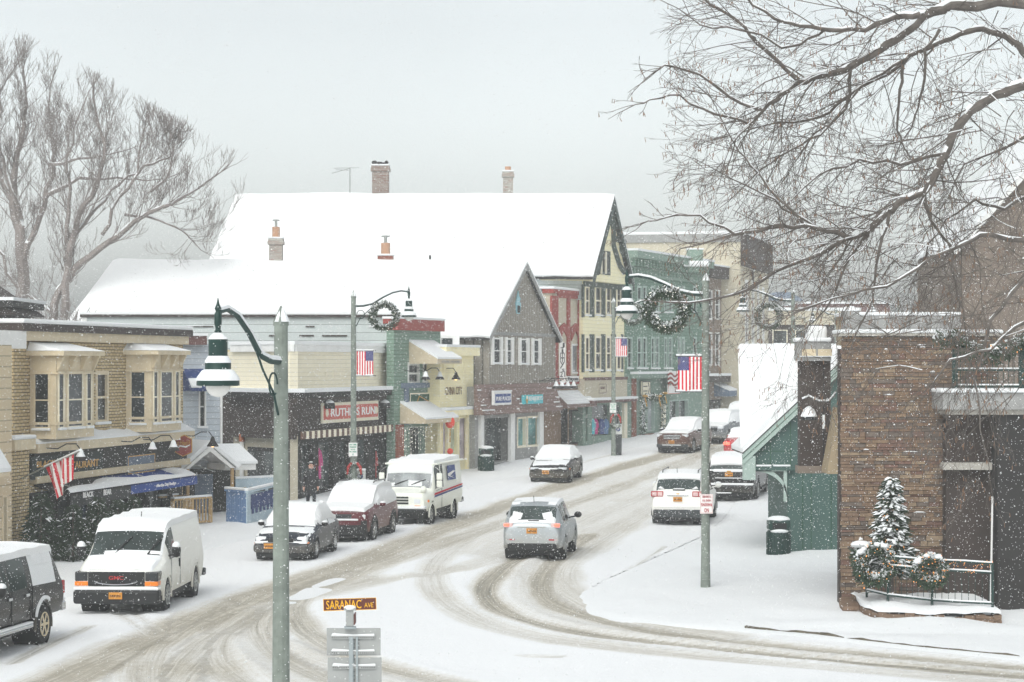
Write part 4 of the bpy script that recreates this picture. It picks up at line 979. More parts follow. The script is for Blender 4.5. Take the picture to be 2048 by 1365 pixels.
def red_house():
    b = Bld('red_timbered_house', 'narrow red timbered house with stucco panels and hanging white sign', (1104-CX)/F*124.6, 124.6, 19.3)
    u1 = b.uv(1168, 700)[0]; H = b.uv(1140, 588)[1]; zb = b.uv(1140, 768)[1]
    b.win((1143, 688, 1157, 748), 'white', 'iceglass', nz=1, fw=.1)
    b.wall('wall', 'stucco', 0, u1, zb, H, 3)
    MB().box(-.02, .4, -1, u1-.1, 7, H-.25).build('rear_wall', 'grey', b.e)
    b.win((1122, 818, 1134, 888), 'dark', 'shop', nz=1, inset=.3); b.win((1138, 820, 1158, 888), 'dark', 'brown', nz=1, inset=.3, name='door')
    b.wall('lower_wall', 'stone', .02, u1, -1, zb-.003, 3)
    MB().box(-.1, -.12, H-.05, u1, .5, H+.16).build('cornice', 'redtrim', b.e)
    MB().box(-.1, -.15, H+.162, u1+.02, 7, H+.3).build('roof_snow', 'snow', b.e, bevel=.05)
    for x0, x1 in ((1104, 1117), (1136, 1141), (1158, 1167)): b.box('timber', (x0, 592, x1, 768), 'redtrim', out=.09)
    b.box('timber', (1117, 588, 1158, 597), 'redtrim', out=.085); b.box('timber', (1117, 752, 1158, 768), 'redtrim', out=.08)
    for x0, x1 in ((1117, 1136), (1141, 1158)):     # pointed arches half way up
        ua, za = b.uv(x0, 682); uc, zc = b.uv((x0+x1)/2, 660); ud, _ = b.uv(x1, 682)
        MB().prism([(ua, -.08, za), (ua, -.08, za+.7), (uc, -.08, zc+.35), (ud, -.08, za+.7), (ud, -.08, za), (uc+(ud-uc)*.75, -.08, za+.15), (uc, -.08, zc-.05), (ua+(uc-ua)*.25, -.08, za+.15)], (0, .07, 0)).build('arch_board', 'redtrim', b.e)
    d = .7; z1 = b.uv(1143, 783)[1]; z0 = b.uv(1145, 810, d)[1]
    prof(b, 'skirt_roof', .3, u1+.1, [(0, z1), (-d, z0), (-d, z0-.15), (0, z0-.15)], 'tile')
    for i in range(5):
        f0, f1 = i/5, (i+.86)/5
        prof(b, 'skirt_snow', .35+i*.02, u1+.05-R.uniform(0, .1), [(-d*f0-.02, z1+(z0-z1)*f0+.015), (-d*f1-.02, z1+(z0-z1)*f1+.015), (-d*f1-.02, z1+(z0-z1)*f1+.085), (-d*f0-.02, z1+(z0-z1)*f0+.06)], 'snow')
    # vertical hanging sign, faces the viewer
    p = P(1125, 768, 124); k = 124/F; t = thing('vertical_sign', 'tall white sign with letters stacked one above another on red house', 'sign', p)
    w, h = 6.5*k, 84*k
    out = [(w*math.cos(a), 0, (h-w if math.sin(a) > 0 else w)+w*math.sin(a)) for a in [2*PI*i/20 for i in range(20)]]
    MB().prism(out, (0, .1, 0)).build('board', 'flagwhite', t)
    for i, ch in enumerate(["J", "i", "m", "m", "y", "'s", "21"]):
        zc = h*(.93-.115*i); s_ = .14 if ch != '21' else .17
        put_text(t, ch, (-s_*(.35 if ch in 'i' else .8), zc-.17, s_*(.35 if ch in 'i' else .8), zc+.1), 'ink', .005, -.004)
    put_text(t, 'Ig', (-.1, h*.07, .1, h*.14), 'orangebrick', .02, -.004)
    t, W, Hh = sign_board(b, 'ristorante_sign', 'small white sign with dark script under the red house window', (1134, 752, 1158, 764), 'flagwhite', .2, border='ink')
    put_text(t, 'Ristorante', (W*.08, Hh*.2, W*.92, Hh*.8), 'ink', .02, -.012)
    return b
def yellow_house():
    M['yellowclap'] = siding('pale_yellow_clapboard', rgb(244, 236, 198), .2, .8, .05)
    M['trimgreen'] = plain('dark_green_trim', rgb(66, 78, 74), .7, var=.2)
    b = Bld('yellow_gable_house', 'tall pale yellow house with dark green timber trim and huge snowy roof', (1166-CX)/F*128.6, 128.6, 19.3)
    u1 = b.uv(1250, 700)[0]; ze = b.uv(1200, 566)[1]; zt = b.uv(1205, 757)[1]; zl = b.uv(1205, 800)[1]
    dv = b.mi.to_3x3() @ Vector((-1, 0, 0)); o = .9
    for y0, y1 in ((572, 632), (672, 742)):
        for x0, x1 in ((1170, 1180), (1190, 1203), (1212, 1223), (1233, 1243)):
            b.win((x0, y0, x1, y1), 'cream', 'glass', fw=.13, sill=True)
            for a in (x0-4.2, x1+.8): b.box('shutter', (a, y0-3, a+3.4, y1+3), 'trimgreen', out=.06)
    b.wall('wall', 'yellowclap', 0, u1, zt, ze, 3)
    b.win((1170, 812, 1176, 885), 'greenplain', 'shop', nz=1); b.win((1182, 808, 1222, 874), 'greenplain', 'shop', nz=1, inset=.2); b.win((1226, 808, 1240, 870), 'greenplain', 'shop', nz=1)
    b.wall('lower_wall', 'greenplain', 0, u1, -1, zl-.003, 3)
    MB().box(-.0, -.1, zl, u1+.1, 3, zt-.003).build('signband', 'stucco', b.e)
    MB().box(-.0, -.14, zt-.1, u1+.12, -.003, zt+.06).build('belt', 'brownred', b.e)
    MB().box(-.0, -.12, ze-.28, u1+.05, -.003, ze).build('belt', 'trimgreen', b.e)
    MB().box(-.05, -.6, zl-.14, u1+.5, -.003, zl-.003).build('ledge', 'brownred', b.e)
    MB().box(-.08, -.65, zl+.0, u1+.5, -.101, zl+.14).build('ledge_snow', 'snow', b.e, bevel=.04)
    # gable with curved half timbering; hangs a little over the street
    ul, zl_ = b.uv(1188, 556, o); ua, za = b.uv(1228, 400, o); ur = b.uv(1264, 562, o)[0]
    uc = ua; ul = min(ul, uc-.5)
    pr = [(ul, ze+.002), (ul, zl_), (uc, za-.1), (ur, zl_), (ur, ze+.002)]
    MB().prism([(u, -o+.25, z) for u, z in pr], dv*20).build('gable_wall', 'yellowclap', b.e)
    slope = (za-zl_)/(uc-ul); y = -o
    for sgn, uo in ((-1, ul-.25), (1, ur+.3)):
        zo = zl_-.1
        pts = [Vector((uo, y, zo)), Vector((uc, y, za)), Vector((uc, y, za+.2)), Vector((uo, y, zo+.2))]
        MB().prism(pts, dv*20.4).build('roof', 'dark', b.e)
        up = Vector((0, -.04, .21)); nn = [pts[0]+up, pts[1]+up, pts[1]+up+Vector((0, 0, .22)), pts[0]+up+Vector((0, 0, .14))]
        snow_slab('roof_snow', pts[0]+up*.97, pts[1]+up*.97, pts[1]+up*.97+dv*20.5, pts[0]+up*.97+dv*20.5, .22, b.e, sgn*7.7)
        MB().prism([p+Vector((0, -.07, -.42)) for p in [pts[0], pts[1], pts[1]+Vector((0, 0, .45)), pts[0]+Vector((0, 0, .45))]], (0, .06, 0)).build('rake_board', 'trimgreen', b.e)
    yy = -o+.245-.05
    w_ = b.win((1198, 502, 1220, 550), 'trimgreen', 'glass', off=o-.25, hole=False, fw=.16, nx=2, nz=1)
    for px in ((1203, 1), (1212, 1)): b.box('mullion', (px[0], 504, px[0]+2, 548), 'cream', out=o-.16)
    for pts in ([(1221, 440), (1224, 460), (1224, 490), (1230, 510), (1236, 530), (1246, 545)], [(1224, 425), (1234, 460), (1238, 480)], [(1230, 478), (1246, 484)], [(1240, 482), (1240, 500), (1250, 520)], [(1192, 548), (1197, 520), (1205, 478)]):
        MB().tube([(*(lambda q: (q[0], yy, q[1]))(b.uv(px_, py_, o-.25)),) for px_, py_ in pts], .16, 6).build('timber', 'trimgreen', b.e)
    # white flank that shows over the red house
    q = b.L(P(1070, 600, 127.4)); xf, L = plane_xf((q.x, q.y), (0, .05))
    MB().box(0, -.02, b.uv(1166, 600)[1], L, .3, ze+.05).build('flank_wall', 'sidegrey', b.e, xf=xf)
    t, W, Hh = sign_board(b, 'wall_plaque', 'square brown framed plaque on the tan band of the tall yellow house', (1198, 768, 1213, 787), 'stucco', .13, .03, border='brownred')
    put_text(t, 'MORET', (W*.18, Hh*.45, W*.82, Hh*.7), 'brownred')
    # colourful skiwear in the shop window
    for px, mt, lab in ((1188, 'cyan', 'turquoise ski jacket in the tall yellow house window'), (1194, 'pink', 'magenta ski jacket in the tall yellow house window'), (1206, 'pblue', 'dark blue ski jacket in the tall yellow house window'), (1215, 'fenceblue', 'light blue ski jacket in the tall yellow house window')):
        garment(b, px, 852, mt, 'ski_jacket', lab, .9, .36)
    b.box('downspout', (1249, 806, 1255, 884), 'cream', out=.15)
    # chimneys and roof pieces on the big roof
    c = chimney(b, (744, 332, 777, 404), 131.6, 'oldbrick')
    p = P(760, 329, 131.9); m = MB()
    for i in range(16): m.ball((R.uniform(-.4, .4), R.uniform(-.3, .3), R.uniform(-.02, .12)), R.uniform(.06, .13), 6, 4)
    m.build('flue_debris', 'dark', c, xf=b.mi @ Matrix.Translation(p))
    chimney(b, (1006, 344, 1026, 398), 131.6, 'whitebrick', pot=.2)
    chimney(b, (714, 418, 728, 430), 130.6, 'dark', 'roof_vent', cap=False)
    p = b.L(P(700, 398, 132)); k = 132/F
    an = MB().tube([p, p+Vector((0, 0, 63*k))], .03, 5)
    top = P(700, 335, 132)
    for a, c_ in (((664, 347), (700, 337)), ((668, 337), (718, 336)), ((672, 340), (697, 341))):
        an.tube([b.L(P(*a, 132)), b.L(P(*c_, 131))], .02, 4)
    an.build('antenna', 'steel', b.e)
    return b
def green_block():
    b = Bld('green_commercial_block', 'three storey green shingled block with heavy cornice and paired windows', (1251-CX)/F*135.8, 135.8, 19.6)
    M['greenshingle'] = brickm('green_shingle', rgb(122, 148, 132), rgb(110, 136, 121), rgb(84, 110, 97), .3, .2, .015, .3, .25)
    u1 = b.uv(1405, 640)[0]; H = b.uv(1340, 560)[1]; Ht = b.uv(1340, 515)[1]; zl = b.uv(1310, 748)[1]
    for x0, x1 in ((1254, 1264), (1274, 1283), (1285, 1293), (1302, 1309), (1311, 1318), (1328, 1334), (1337, 1344), (1355, 1361), (1363, 1369), (1386, 1393)):
        for y0, y1 in ((572, 626), (674, 738)): b.win((x0, y0, x1, y1), 'sage', 'glass', fw=.12, sill=True)
    b.wall('wall', 'greenshingle', 0, u1, zl, H, 8)
    b.win((1282, 800, 1308, 864), 'sage', 'iceglass', nz=1, nx=2, inset=.15); b.win((1338, 800, 1376, 868), 'sage', 'shop', nz=1, nx=2, inset=.2)
    b.wall('lower_wall', 'greenplain', 0, u1, -1, zl-.003, 8)
    MB().box(.0, -.18, H+.002, u1, 8, H+(Ht-H)*.35).build('frieze', 'greenplain', b.e)
    MB().box(-.0, -.34, H+(Ht-H)*.352, u1+.1, 8, H+(Ht-H)*.7).build('cornice', 'green', b.e)
    MB().box(-.0, -.7, H+(Ht-H)*.702, u1+.2, 8, Ht).build('cornice', 'greenplain', b.e)
    MB().box(-.0, -.75, Ht+.002, u1+.25, 8, Ht+.12).build('roof_snow', 'snow', b.e)
    n = 26
    for i in range(n): MB().box(u1*(i+.2)/n, -.5, H+(Ht-H)*.36, u1*(i+.6)/n, -.342, H+(Ht-H)*.68).build('bracket', 'green', b.e)
    for i in range(n): MB().box(u1*(i+.3)/n, -.24, H+(Ht-H)*.1, u1*(i+.7)/n, -.182, H+(Ht-H)*.3).build('dentil', 'green', b.e)
    MB().box(.9, -.45, zl-.25, u1, -.002, zl+.0).build('ledge', 'greenplain', b.e); MB().box(.88, -.5, zl+.002, u1, -.002, zl+.14).build('ledge_snow', 'snow', b.e)
    b.box('brick_pier', (1267, 756, 1273, 888), 'redbrick', out=.12); b.box('brick_base', (1281, 868, 1309, 884), 'redbrick', out=.12)
    b.box('post', (1327, 808, 1332, 870), 'cream', out=.15)
    chimney(b, (1375, 500, 1406, 524), 146, 'greenplain', cap=False)
    t, W, Hh = sign_board(b, 'menu_sign', 'upright cream sign with black border on green shop wall', (1285, 763, 1301, 792), 'cream', .2, .1, border='ink')
    for f in (.3, .62): MB().box(W*.1, -.012, Hh*f, W*.6, -.002, Hh*f+.05).build('marking', 'ink', t)
    MB().tube([(W*.7, -.01, Hh*.1), (W*.82, -.01, Hh*.5), (W*.7, -.01, Hh*.9)], .03, 5).build('marking', 'ink', t)
    t, W, Hh = sign_board(b, 'patriotic_sign', 'red and white sign shaped like a waving flag on the green shop', (1337, 770, 1360, 788), 'flagwhite', .5, .08, border='salmon')
    put_text(t, 'The', (W*.5, Hh*.25, W*.9, Hh*.75), 'redtrim')
    m = MB()
    for i in range(6):
        z = Hh+.08+i*.13
        m.tube([(-.2+W*j/8, -.05, z+.1*math.sin(j*1.1)-.05*j/8) for j in range(9)], .06, 5, i % 2)
    m.build('stripes', ['redtrim', 'flagwhite'], t)
    # garland round the shop window
    t = thing('window_garland', 'evergreen garland with gold bows arched over green shop window', 'garland', b.m @ Vector((b.uv(1296, 884)[0], -.25, -.0)))
    uu = [b.uv(px, py) for px, py in ((1277, 885), (1277, 840), (1278, 796), (1290, 793), (1306, 796), (1318, 790), (1320, 840), (1321, 885))]
    c0 = b.uv(1296, 884)[0]; rot = b.m.to_3x3()
    pts = [rot @ Vector((u-c0, 0, z)) for u, z in uu]
    garland_mesh(pts, .2, 1500, 21).build('greenery', ['leaf', 'frost', 'twinkle'], t, fix=False)
    for k in (2, 4, 5):
        MB().ball(pts[k]+Vector((.1, -.2, .1)), .12, 6, 4, sx=1.5, sz=.7).tube([pts[k]+Vector((.1, -.2, 0)), pts[k]+Vector((.2, -.2, -.5))], .045, 4).build('bow', 'gold', t)
def garland_mesh(pts, r, n, seed, lights=.06, frost=.28):
    rr = random.Random(seed); m = MB(); L = [0]
    for a, b in zip(pts, pts[1:]): L.append(L[-1]+(Vector(b)-Vector(a)).length)
    for i in range(n):
        s = rr.random()*L[-1]; k = max(j for j in range(len(L)) if L[j] <= s); k = min(k, len(pts)-2)
        p = Vector(pts[k]).lerp(Vector(pts[k+1]), (s-L[k])/max(1e-6, L[k+1]-L[k]))
        d = Vector((rr.gauss(0, 1), rr.gauss(0, 1), rr.gauss(0, 1))).normalized(); p = p+d*r*rr.random()**.5
        q = d+Vector((rr.gauss(0, .5), rr.gauss(0, .5), rr.gauss(0, .5))); q.normalize(); l = r*rr.uniform(.35, .7); w = q.orthogonal()*l*.22
        w.rotate(Matrix.Rotation(rr.random()*6, 3, q)); x = rr.random()
        if x < lights: m.ball(p+d*r*.2, r*.09, 4, 3, mi=2)
        elif d.z > .25 and rr.random() < frost*2.2:
            m.add([p+w*1.6, p+q*l*.6, p-w*1.6, p+Vector((0, 0, l*.25))], [(0, 1, 3), (1, 2, 3), (2, 0, 3)], 1)
        else: m.add([p-w, p+q*l-w*.3, p+q*l+w*.3, p+w], [(0, 1, 2, 3)], 0)
    return m
def brown_block():
    b = Bld('brown_brick_block', 'narrow brown brick block with dark cornice beside the green block', (1407-CX)/F*152, 152, 19.3)
    M['brownbrick'] = brickm('brown_brick', rgb(150, 132, 118), rgb(130, 112, 100), rgb(150, 140, 130), .26, .09, .014)
    u1 = b.uv(1492, 640)[0]; H = b.uv(1448, 560)[1]; Ht = b.uv(1448, 537)[1]; zl = b.uv(1448, 748)[1]
    for x0, x1 in ((1416, 1424), (1430, 1439), (1446, 1454), (1462, 1468), (1474, 1480)):
        for y0, y1 in ((580, 640), (665, 732)): b.win((x0, y0, x1, y1), 'white', 'glass', fw=.1)
    b.wall('wall', 'brownbrick', 0, u1, zl, H, 6)
    b.win((1414, 800, 1444, 880), 'dark', 'shop', nz=1); b.win((1450, 800, 1484, 880), 'dark', 'shop', nz=1)
    b.wall('lower_wall', 'brownbrick', 0, u1, -1, zl-.003, 6)
    MB().box(-.0, -.5, H+.002, u1+.2, 6, Ht).build('cornice', 'brown', b.e); MB().box(0, -.55, Ht+.002, u1+.25, 6, Ht+.1).build('roof_snow', 'snow', b.e)
    b.box('ledge', (1410, 752, 1492, 764), 'brown', out=.6); b.box('ledge_snow', (1410, 747, 1492, 752), 'snow', out=.65)
    z1 = b.uv(1460, 768)[1]; z0 = b.uv(1470, 782, 1.0)[1]; ua = b.uv(1428, 775)[0]
    prof(b, 'awning', ua, u1, [(0, z1), (-1, z0), (-1, z0-.35), (0, z0-.35)], 'greyblue'); prof(b, 'awning_snow', ua, u1, [(0, z1+.01), (-1.02, z0+.01), (-1.02, z0+.12), (0, z1+.12)], 'snow')
    # the big beige building rising behind
    c = Bld('beige_block', 'large beige block with dark cladding at the top far down street', (1481-CX)/F*156, 156, 12.5)
    v1 = c.uv(1537, 600)[0]; Hc = c.uv(1485, 470)[1]; zc = c.uv(1508, 540)[1]
    for px in ((1490, 560, 1496, 690), (1503, 562, 1508, 690), (1514, 570, 1518, 690), (1524, 575, 1528, 690)): c.win(px, 'white', 'glass', nz=3, fw=.2)
    c.wall('wall', 'stucco', 0, v1, -1, Hc, 12)
    MB().box(-.02, -.3, zc, v1+.1, -.003, Hc+.02).build('cladding', 'brown', c.e)
    MB().box(-.02, -.32, Hc+.03, v1+.1, 12, Hc+.2).build('roof_snow', 'snow', c.e)
    MB().box(-.12, .0, Hc-.5, -.002, 12, Hc+.02).build('roof_edge', 'grey', c.e)
def far_end():
    b = Bld('flat_roofed_shops', 'row of flat roofed brown and beige shops where the street ends', (1536-CX)/F*190, 190, 84)
    u1 = b.uv(1720, 650)[0]; H = b.uv(1600, 622)[1]; H2 = b.uv(1600, 650)[1]
    for px in ((1545, 660, 1575, 690), (1590, 660, 1620, 690), (1630, 660, 1650, 690)): b.win(px, 'cream', 'shop', nz=1)
    b.wall('wall', 'brown', 0, u1, -1, H2, 10)
    MB().box(0, -.3, H2+.003, u1, 10, H).build('fascia', 'stucco', b.e); MB().box(-.1, -.4, H+.003, u1, 10, H+.25).build('roof_snow', 'snow', b.e)
    b2 = Bld('brown_flat_building', 'long brown flat topped building far behind the street end', (1605-CX)/F*215, 215, 86)
    b2.wall('wall', 'brownred', 0, b2.uv(1780, 610)[0], -1, b2.uv(1650, 608)[1], 10)
    MB().box(0, -.2, b2.uv(1650, 608)[1]+.003, b2.uv(1780, 610)[0], 10, b2.uv(1650, 606)[1]+.1).build('roof_snow', 'snow', b2.e)
    b3 = Bld('grey_house', 'distant grey house with snowy gable beyond the end of the street', (1532-CX)/F*260, 260, 85)
    u1 = b3.uv(1598, 600)[0]; z0 = b3.uv(1560, 602)[1]; z1 = b3.uv(1560, 585)[1]
    b3.wall('wall', 'grey', 0, u1, -1, z0, 8)
    MB().prism([(-.5, -.4, z0+.003), (u1+.5, -.4, z0+.003), (u1*.75, -.4, z1), (u1*.3, -.4, z1)], (0, 9, 0)).build('roof', 'greyblue', b3.e)
def cottage():
    Y = 72.5; k = Y/F
    A = G(1573, 1110); e = thing('green_cottage', 'green boarded cottage with a steep snow covered roof and arched bracket', 'cottage', (P(1487, 900, Y).x, Y, g(Y)))
    b = lambda px, py, y=0: Vector(((px-CX)/F*(Y+y)-e.location.x, y, CZ-(py-HY)/F*(Y+y)-e.location.z))
    apx = (1694, 712)
    # gable face above the porch, with the wall below on the right
    gf = [b(1500, 912), b(apx[0], apx[1]+18), b(1888, 912), b(1888, 934), b(1500, 934)]
    MB().prism(gf, (0, .3, 0)).build('gable_wall', 'teal', e)
    w0, w1 = b(1575, 936), b(1790, 1150)
    MB().box(w0.x, .06, -.4, w1.x, 5.5, w0.z+.0).build('wall', 'teal', e)
    for px in (1605, 1622, 1662): q = b(px, 1100); MB().box(q.x, .045, -.3, q.x+.025, .059, w0.z).build('batten', 'deepgreen', e)
    for px, py in ((1540, 880), (1580, 838)):
        q = b(px, py); MB().box(q.x, -.012, b(px, 934).z, q.x+.025, -.002, q.z-.1).build('batten', 'deepgreen', e)
    q0, q1 = b(1510, 903), b(1584, 906); MB().box(q0.x+.05, -.012, q0.z-.01, q1.x, -.002, q0.z+.015).build('batten', 'deepgreen', e)
    # sill board with two snow lines
    s0, s1 = b(1500, 941), b(1590, 933)
    MB().box(s0.x, -.1, s0.z, s1.x, -.003, s1.z).build('sill_board', 'teal', e)
    for a, c in ((1512, 1542), (1546, 1580)): MB().box(b(a, 0).x, -.12, s1.z+.002, b(c, 0).x, -.003, s1.z+.05).build('sill_snow', 'snow', e)
    MB().box(b(1486, 0).x, -.16, b(0, 960).z, b(1510, 0).x, .2, b(0, 912).z).build('corner_board', 'sage', e)
    # porch bracket
    c0, c1 = b(1509, 943), b(1574, 1000); n = 10; m = MB()
    arc = [(c0.x+(c1.x-c0.x)*math.sin(t), c0.z-(c0.z-c1.z)*(1-math.cos(t))) for t in [PI/2*i/n for i in range(n+1)]]
    for (xa, za), (xb, zb) in zip(arc, arc[1:]):
        m.prism([(xa, -.03, za), (xb, -.03, zb), (xb-.0, -.03, zb+.14), (xa, -.03, za+.14)], (0, .12, 0))
    m.box(c1.x-.1, -.03, c1.z-.05, c1.x, .09, c0.z); m.box(c0.x, -.03, c0.z-.0, c1.x, .09, c0.z+.08)
    m.build('bracket', 'sage', e)
    # rake boards and front gable roof
    for L_, (xa, ya), (xb, yb) in ((0, (1484, 908), apx), (1, (1904, 908), apx)):
        a, t = b(xa, ya), b(xb, yb)
        dn = Vector((0, 0, -.33))
        MB().prism([a, t, t+dn, a+dn], (0, .16, 0)).build('rake_board', 'sage', e, loc=(0, -.2, 0))
        MB().prism([a+dn*.45, t+dn*.45, t+dn*.52, a+dn*.52], (0, .03, 0)).build('rake_groove', 'deepgreen', e, loc=(0, -.215, 0))
        up = Vector((0, 0, .04))
        MB().prism([a, t, t+up, a+up], (0, 3.6, 0)).build('roof', 'dark', e, loc=(0, -.22, 0))
        up2 = Vector((0, 0, .2))
        MB().prism([a+up*1.1, t+up*1.1, t+up2, a+up2*.8], (0, 3.8, 0)).build('roof_snow', 'roofsnow', e, loc=(0, -.24, 0))
    # main roof: one long slope towards the viewer
    f0, r0 = b(1484, 903, .4), b(1479, 697, 5.2); W = 7.5
    MB().prism([f0, r0, r0+Vector((0, 0, -.2)), f0+Vector((0, 0, -.2))], (W, 0, 0)).build('roof', 'dark', e)
    snow_slab('roof_snow', f0+Vector((-.05, -.05, .003)), r0+Vector((-.05, 0, .003)), r0+Vector((W, 0, .003)), f0+Vector((W, -.05, .003)), .13, e, 2.2)
    bk = r0+Vector((.9, 5, -(r0.z-f0.z)))
    MB().prism([r0+Vector((0, 0, .003)), bk, bk+Vector((0, 0, .15)), r0+Vector((0, 0, .15))], (W, 0, 0)).build('roof_snow', 'roofsnow', e)
    MB().prism([f0+Vector((.3, .6, -.1)), r0+Vector((.3, 0, -.25)), bk+Vector((.3, -.6, -.1)), (bk.x+.3, bk.y-.6, f0.z-.6), (f0.x+.3, f0.y+.6, f0.z-.6)], (.15, 0, 0)).build('end_wall', 'teal', e)
def stone_house():
    Y = 57.6; b = Bld('stone_building', 'ledge stone building with beige parapets and a balcony at the right', (1684-CX)/F*Y, Y, 90)
    u1 = b.uv(1996, 900)[0]; H = b.uv(1800, 673)[1]
    MB().prism([(0, 0, -.6), (u1, 0, -.6), (u1, 8, -.6), (1.15, 8, -.6)], (0, 0, H+.6)).build('wall', 'ink', b.e)
    # split ledge stone laid in uneven courses, each stone proud or shy of its neighbours
    st, sn = MB(), MB(); z = -.35
    while z < H-.02:
        h = min(R.choice([.05, .065, .08, .1, .13]), H-z); u = -R.uniform(0, .05)
        while u < u1-.05:
            w = R.uniform(.12, .34)*(1.9 if R.random() < .3 else 1); w = min(w, u1-u); d = R.uniform(.012, .06); k = R.choice([0, 0, 0, 1, 1, 2, 3, 3, 4])
            hh = h-.008; e1, e2 = R.uniform(0, .008), R.uniform(0, .008)
            st.add([(u, -d, z), (u+w-.01, -d-e1, z), (u+w-.01, .02, z), (u, .02, z), (u+.004, -d-e2, z+hh-e1), (u+w-.014, -d, z+hh-e2), (u+w-.01, .02, z+hh), (u, .02, z+hh)], [(3, 2, 1, 0), (4, 5, 6, 7), (0, 1, 5, 4), (1, 2, 6, 5), (2, 3, 7, 6), (3, 0, 4, 7)], k)
            if d > .05 and R.random() < .14 and z > .5:
                x0 = u+R.uniform(0, .05); ww = (w-.02)*R.uniform(.5, 1)
                sn.prism([(x0, -d-.012, z+h+.001), (x0+ww, -d-.012, z+h+.001), (x0+ww*.8, -d-.012, z+h+.022), (x0+ww*.3, -d-.012, z+h+.03)], (0, d+.0, 0))
            u += w
        z += h
    st.build('ledge_stones', ['stone', 'stonewarm', 'stonered', 'stonegrey', 'stonepale'], b.e); sn.build('ledge_snow', 'snow', b.e)
    MB().box(-.06, -.14, H+.002, u1+.1, 1.2, H+.07).build('coping', 'slab', b.e)
    MB().box(-.08, -.17, H+.072, u1+.1, 1.2, H+.16).build('coping_snow', 'snow', b.e, bevel=.03)
    u0, z0, u2, z2 = b.rc(1692, 632, 1916, 664, off=-1.2)
    MB().box(u0, 1.2, H-.2, u2, 3, z2).build('parapet', 'khaki', b.e); MB().box(u0-.03, 1.12, z2-.3, u2+.05, 1.199, z2-.002).build('parapet_cap', 'grey', b.e)
    MB().box(u0+.1, 1.15, H+.15, u2-.1, 1.198, H+.2).build('parapet_ledge', 'snow', b.e)
    MB().box(u0-.05, 1.1, z2+.002, u2+.06, 3, z2+.09).build('roof_snow', 'snow', b.e, bevel=.03)
    p = b.rc(1690, 622, 1718, 660, off=-1.0); MB().box(p[0], 1.0, H+.1, p[2], 1.7, p[3]).build('pier', 'grey', b.e)
    MB().lathe([(.24, 0), (.2, .06), (.08, .12), (.01, .13)], 10, ((p[0]+p[2])/2, 1.35, p[3]+.002)).build('snow_cap', 'snow', b.e, smooth=True)
    # projecting dark panelled bay on the left
    y = 1.6
    q = b.rc(1600, 722, 1683.5, 932, off=-y)
    MB().box(q[0], y, q[1], -.06, 2.1, q[3]).build('bay', 'brown', b.e)
    MB().box(q[0]-.06, y-.12, q[1]-.18, -.062, 2.1, q[1]-.002).build('bay_base', 'tanbrown', b.e)
    q2 = b.rc(1597, 684, 1684, 721, off=-y+.15)
    MB().box(q[0]-.08, y-.15, q[3]+.003, -.064, 2.1, q2[3]).build('bay_cornice', 'grey', b.e)
    for a in (.04, .52): MB().box(q[0]+(-q[0])*a, y-.17, q[3]+.12, q[0]+(-q[0])*(a+.42), y-.151, q2[3]-.18).build('cornice_panel', 'tan', b.e)
    MB().box(q[0]-.02, y-.19, q[3]+.1, -.07, y-.152, q[3]+.119).build('cornice_snow', 'snow', b.e)
    MB().box(q[0]-.12, y-.2, q2[3]+.002, -.06, 2.1, q2[3]+.1).build('bay_snow', 'snow', b.e, bevel=.03)
    pm = b.uv(1647, 800, -y)[0]
    MB().box(pm-.012, y-.012, q[1]+.02, pm+.012, y-.002, q[3]-.02).build('seam', 'black', b.e)
    MB().box(pm-.03, y-.06, b.uv(1647, 858, -y)[1], pm+.03, y-.013, b.uv(1647, 830, -y)[1]).build('seam_snow', 'snow', b.e)
    # snow covered lamp reaching out over the bay
    za = b.uv(1660, 805)[1]
    pts = [(-.02, 1.0, za+.2), (-.2, .9, za), (-.45, .8, za+.0), (-.7, .75, za+.12), (-.86, .75, za+.05)]
    lo = MB().tube(pts, .02, 6).build('wall_lamp', 'black', b.e, smooth=True)
    MB().tube([Vector(p)+Vector((0, 0, .03)) for p in pts], .026, 6).build('snow_cap', 'snow', lo, smooth=True)
    zc = b.uv(1620, 832)[1]; MB().lathe([(.03, .3), (.12, .22), (.2, .02), (.21, 0)], 12, (-.68, .75, zc-.12)).build('shade', 'black', lo, smooth=True)
    MB().lathe([(.02, .34), (.13, .26), (.2, .1), (.19, .08)], 12, (-.7, .73, zc-.12)).build('snow_cap', 'snow', lo, smooth=True)
    # canvas awning seen from its end
    t1, t0 = b.uv(1680, 815, -.8), b.uv(1654, 948, -.4)
    MB().prism([(-.03, .3, t1[1]), (t0[0], .3, t0[1]+.1), (t0[0], .3, t0[1]), (-.03, .3, t0[1])], (0, 1.1, 0)).build('awning', 'khaki', b.e)
    MB().box(-.06, .06, -.5, -.002, .4, H-.3).build('side_wall', 'brown', b.e)
    # snow covered roof piece behind the bay
    MB().box(-.5, 2.5, b.uv(1670, 700, -2.5)[1], -.02, 3.2, b.uv(1670, 652, -2.5)[1]).build('rear_snow', 'roofsnow', b.e, bevel=.08)
    # balcony with railing
    yb = -1.5
    z0, z1 = b.uv(1960, 830, 1.5)[1], b.uv(1960, 786, 1.5)[1]; ub = b.uv(1886, 800, 1.5)[0]; ue = ub+5
    MB().box(ub, yb, z0+.12, ue, .0-.003, z1).build('balcony', 'grey', b.e); MB().box(ub+.12, yb+.12, z0, ue, -.003, z0+.118).build('balcony_base', 'slab', b.e)
    MB().box(ub-.06, yb-.07, z1+.002, ue, -.003, z1+.1).build('balcony_snow', 'snow', b.e, bevel=.035)
    r = thing('balcony_railing', 'green balcony railing with thin snowy bars at the right edge', 'railing', b.m @ Vector((ub+.3, yb+.15, z1)))
    h = 1.05
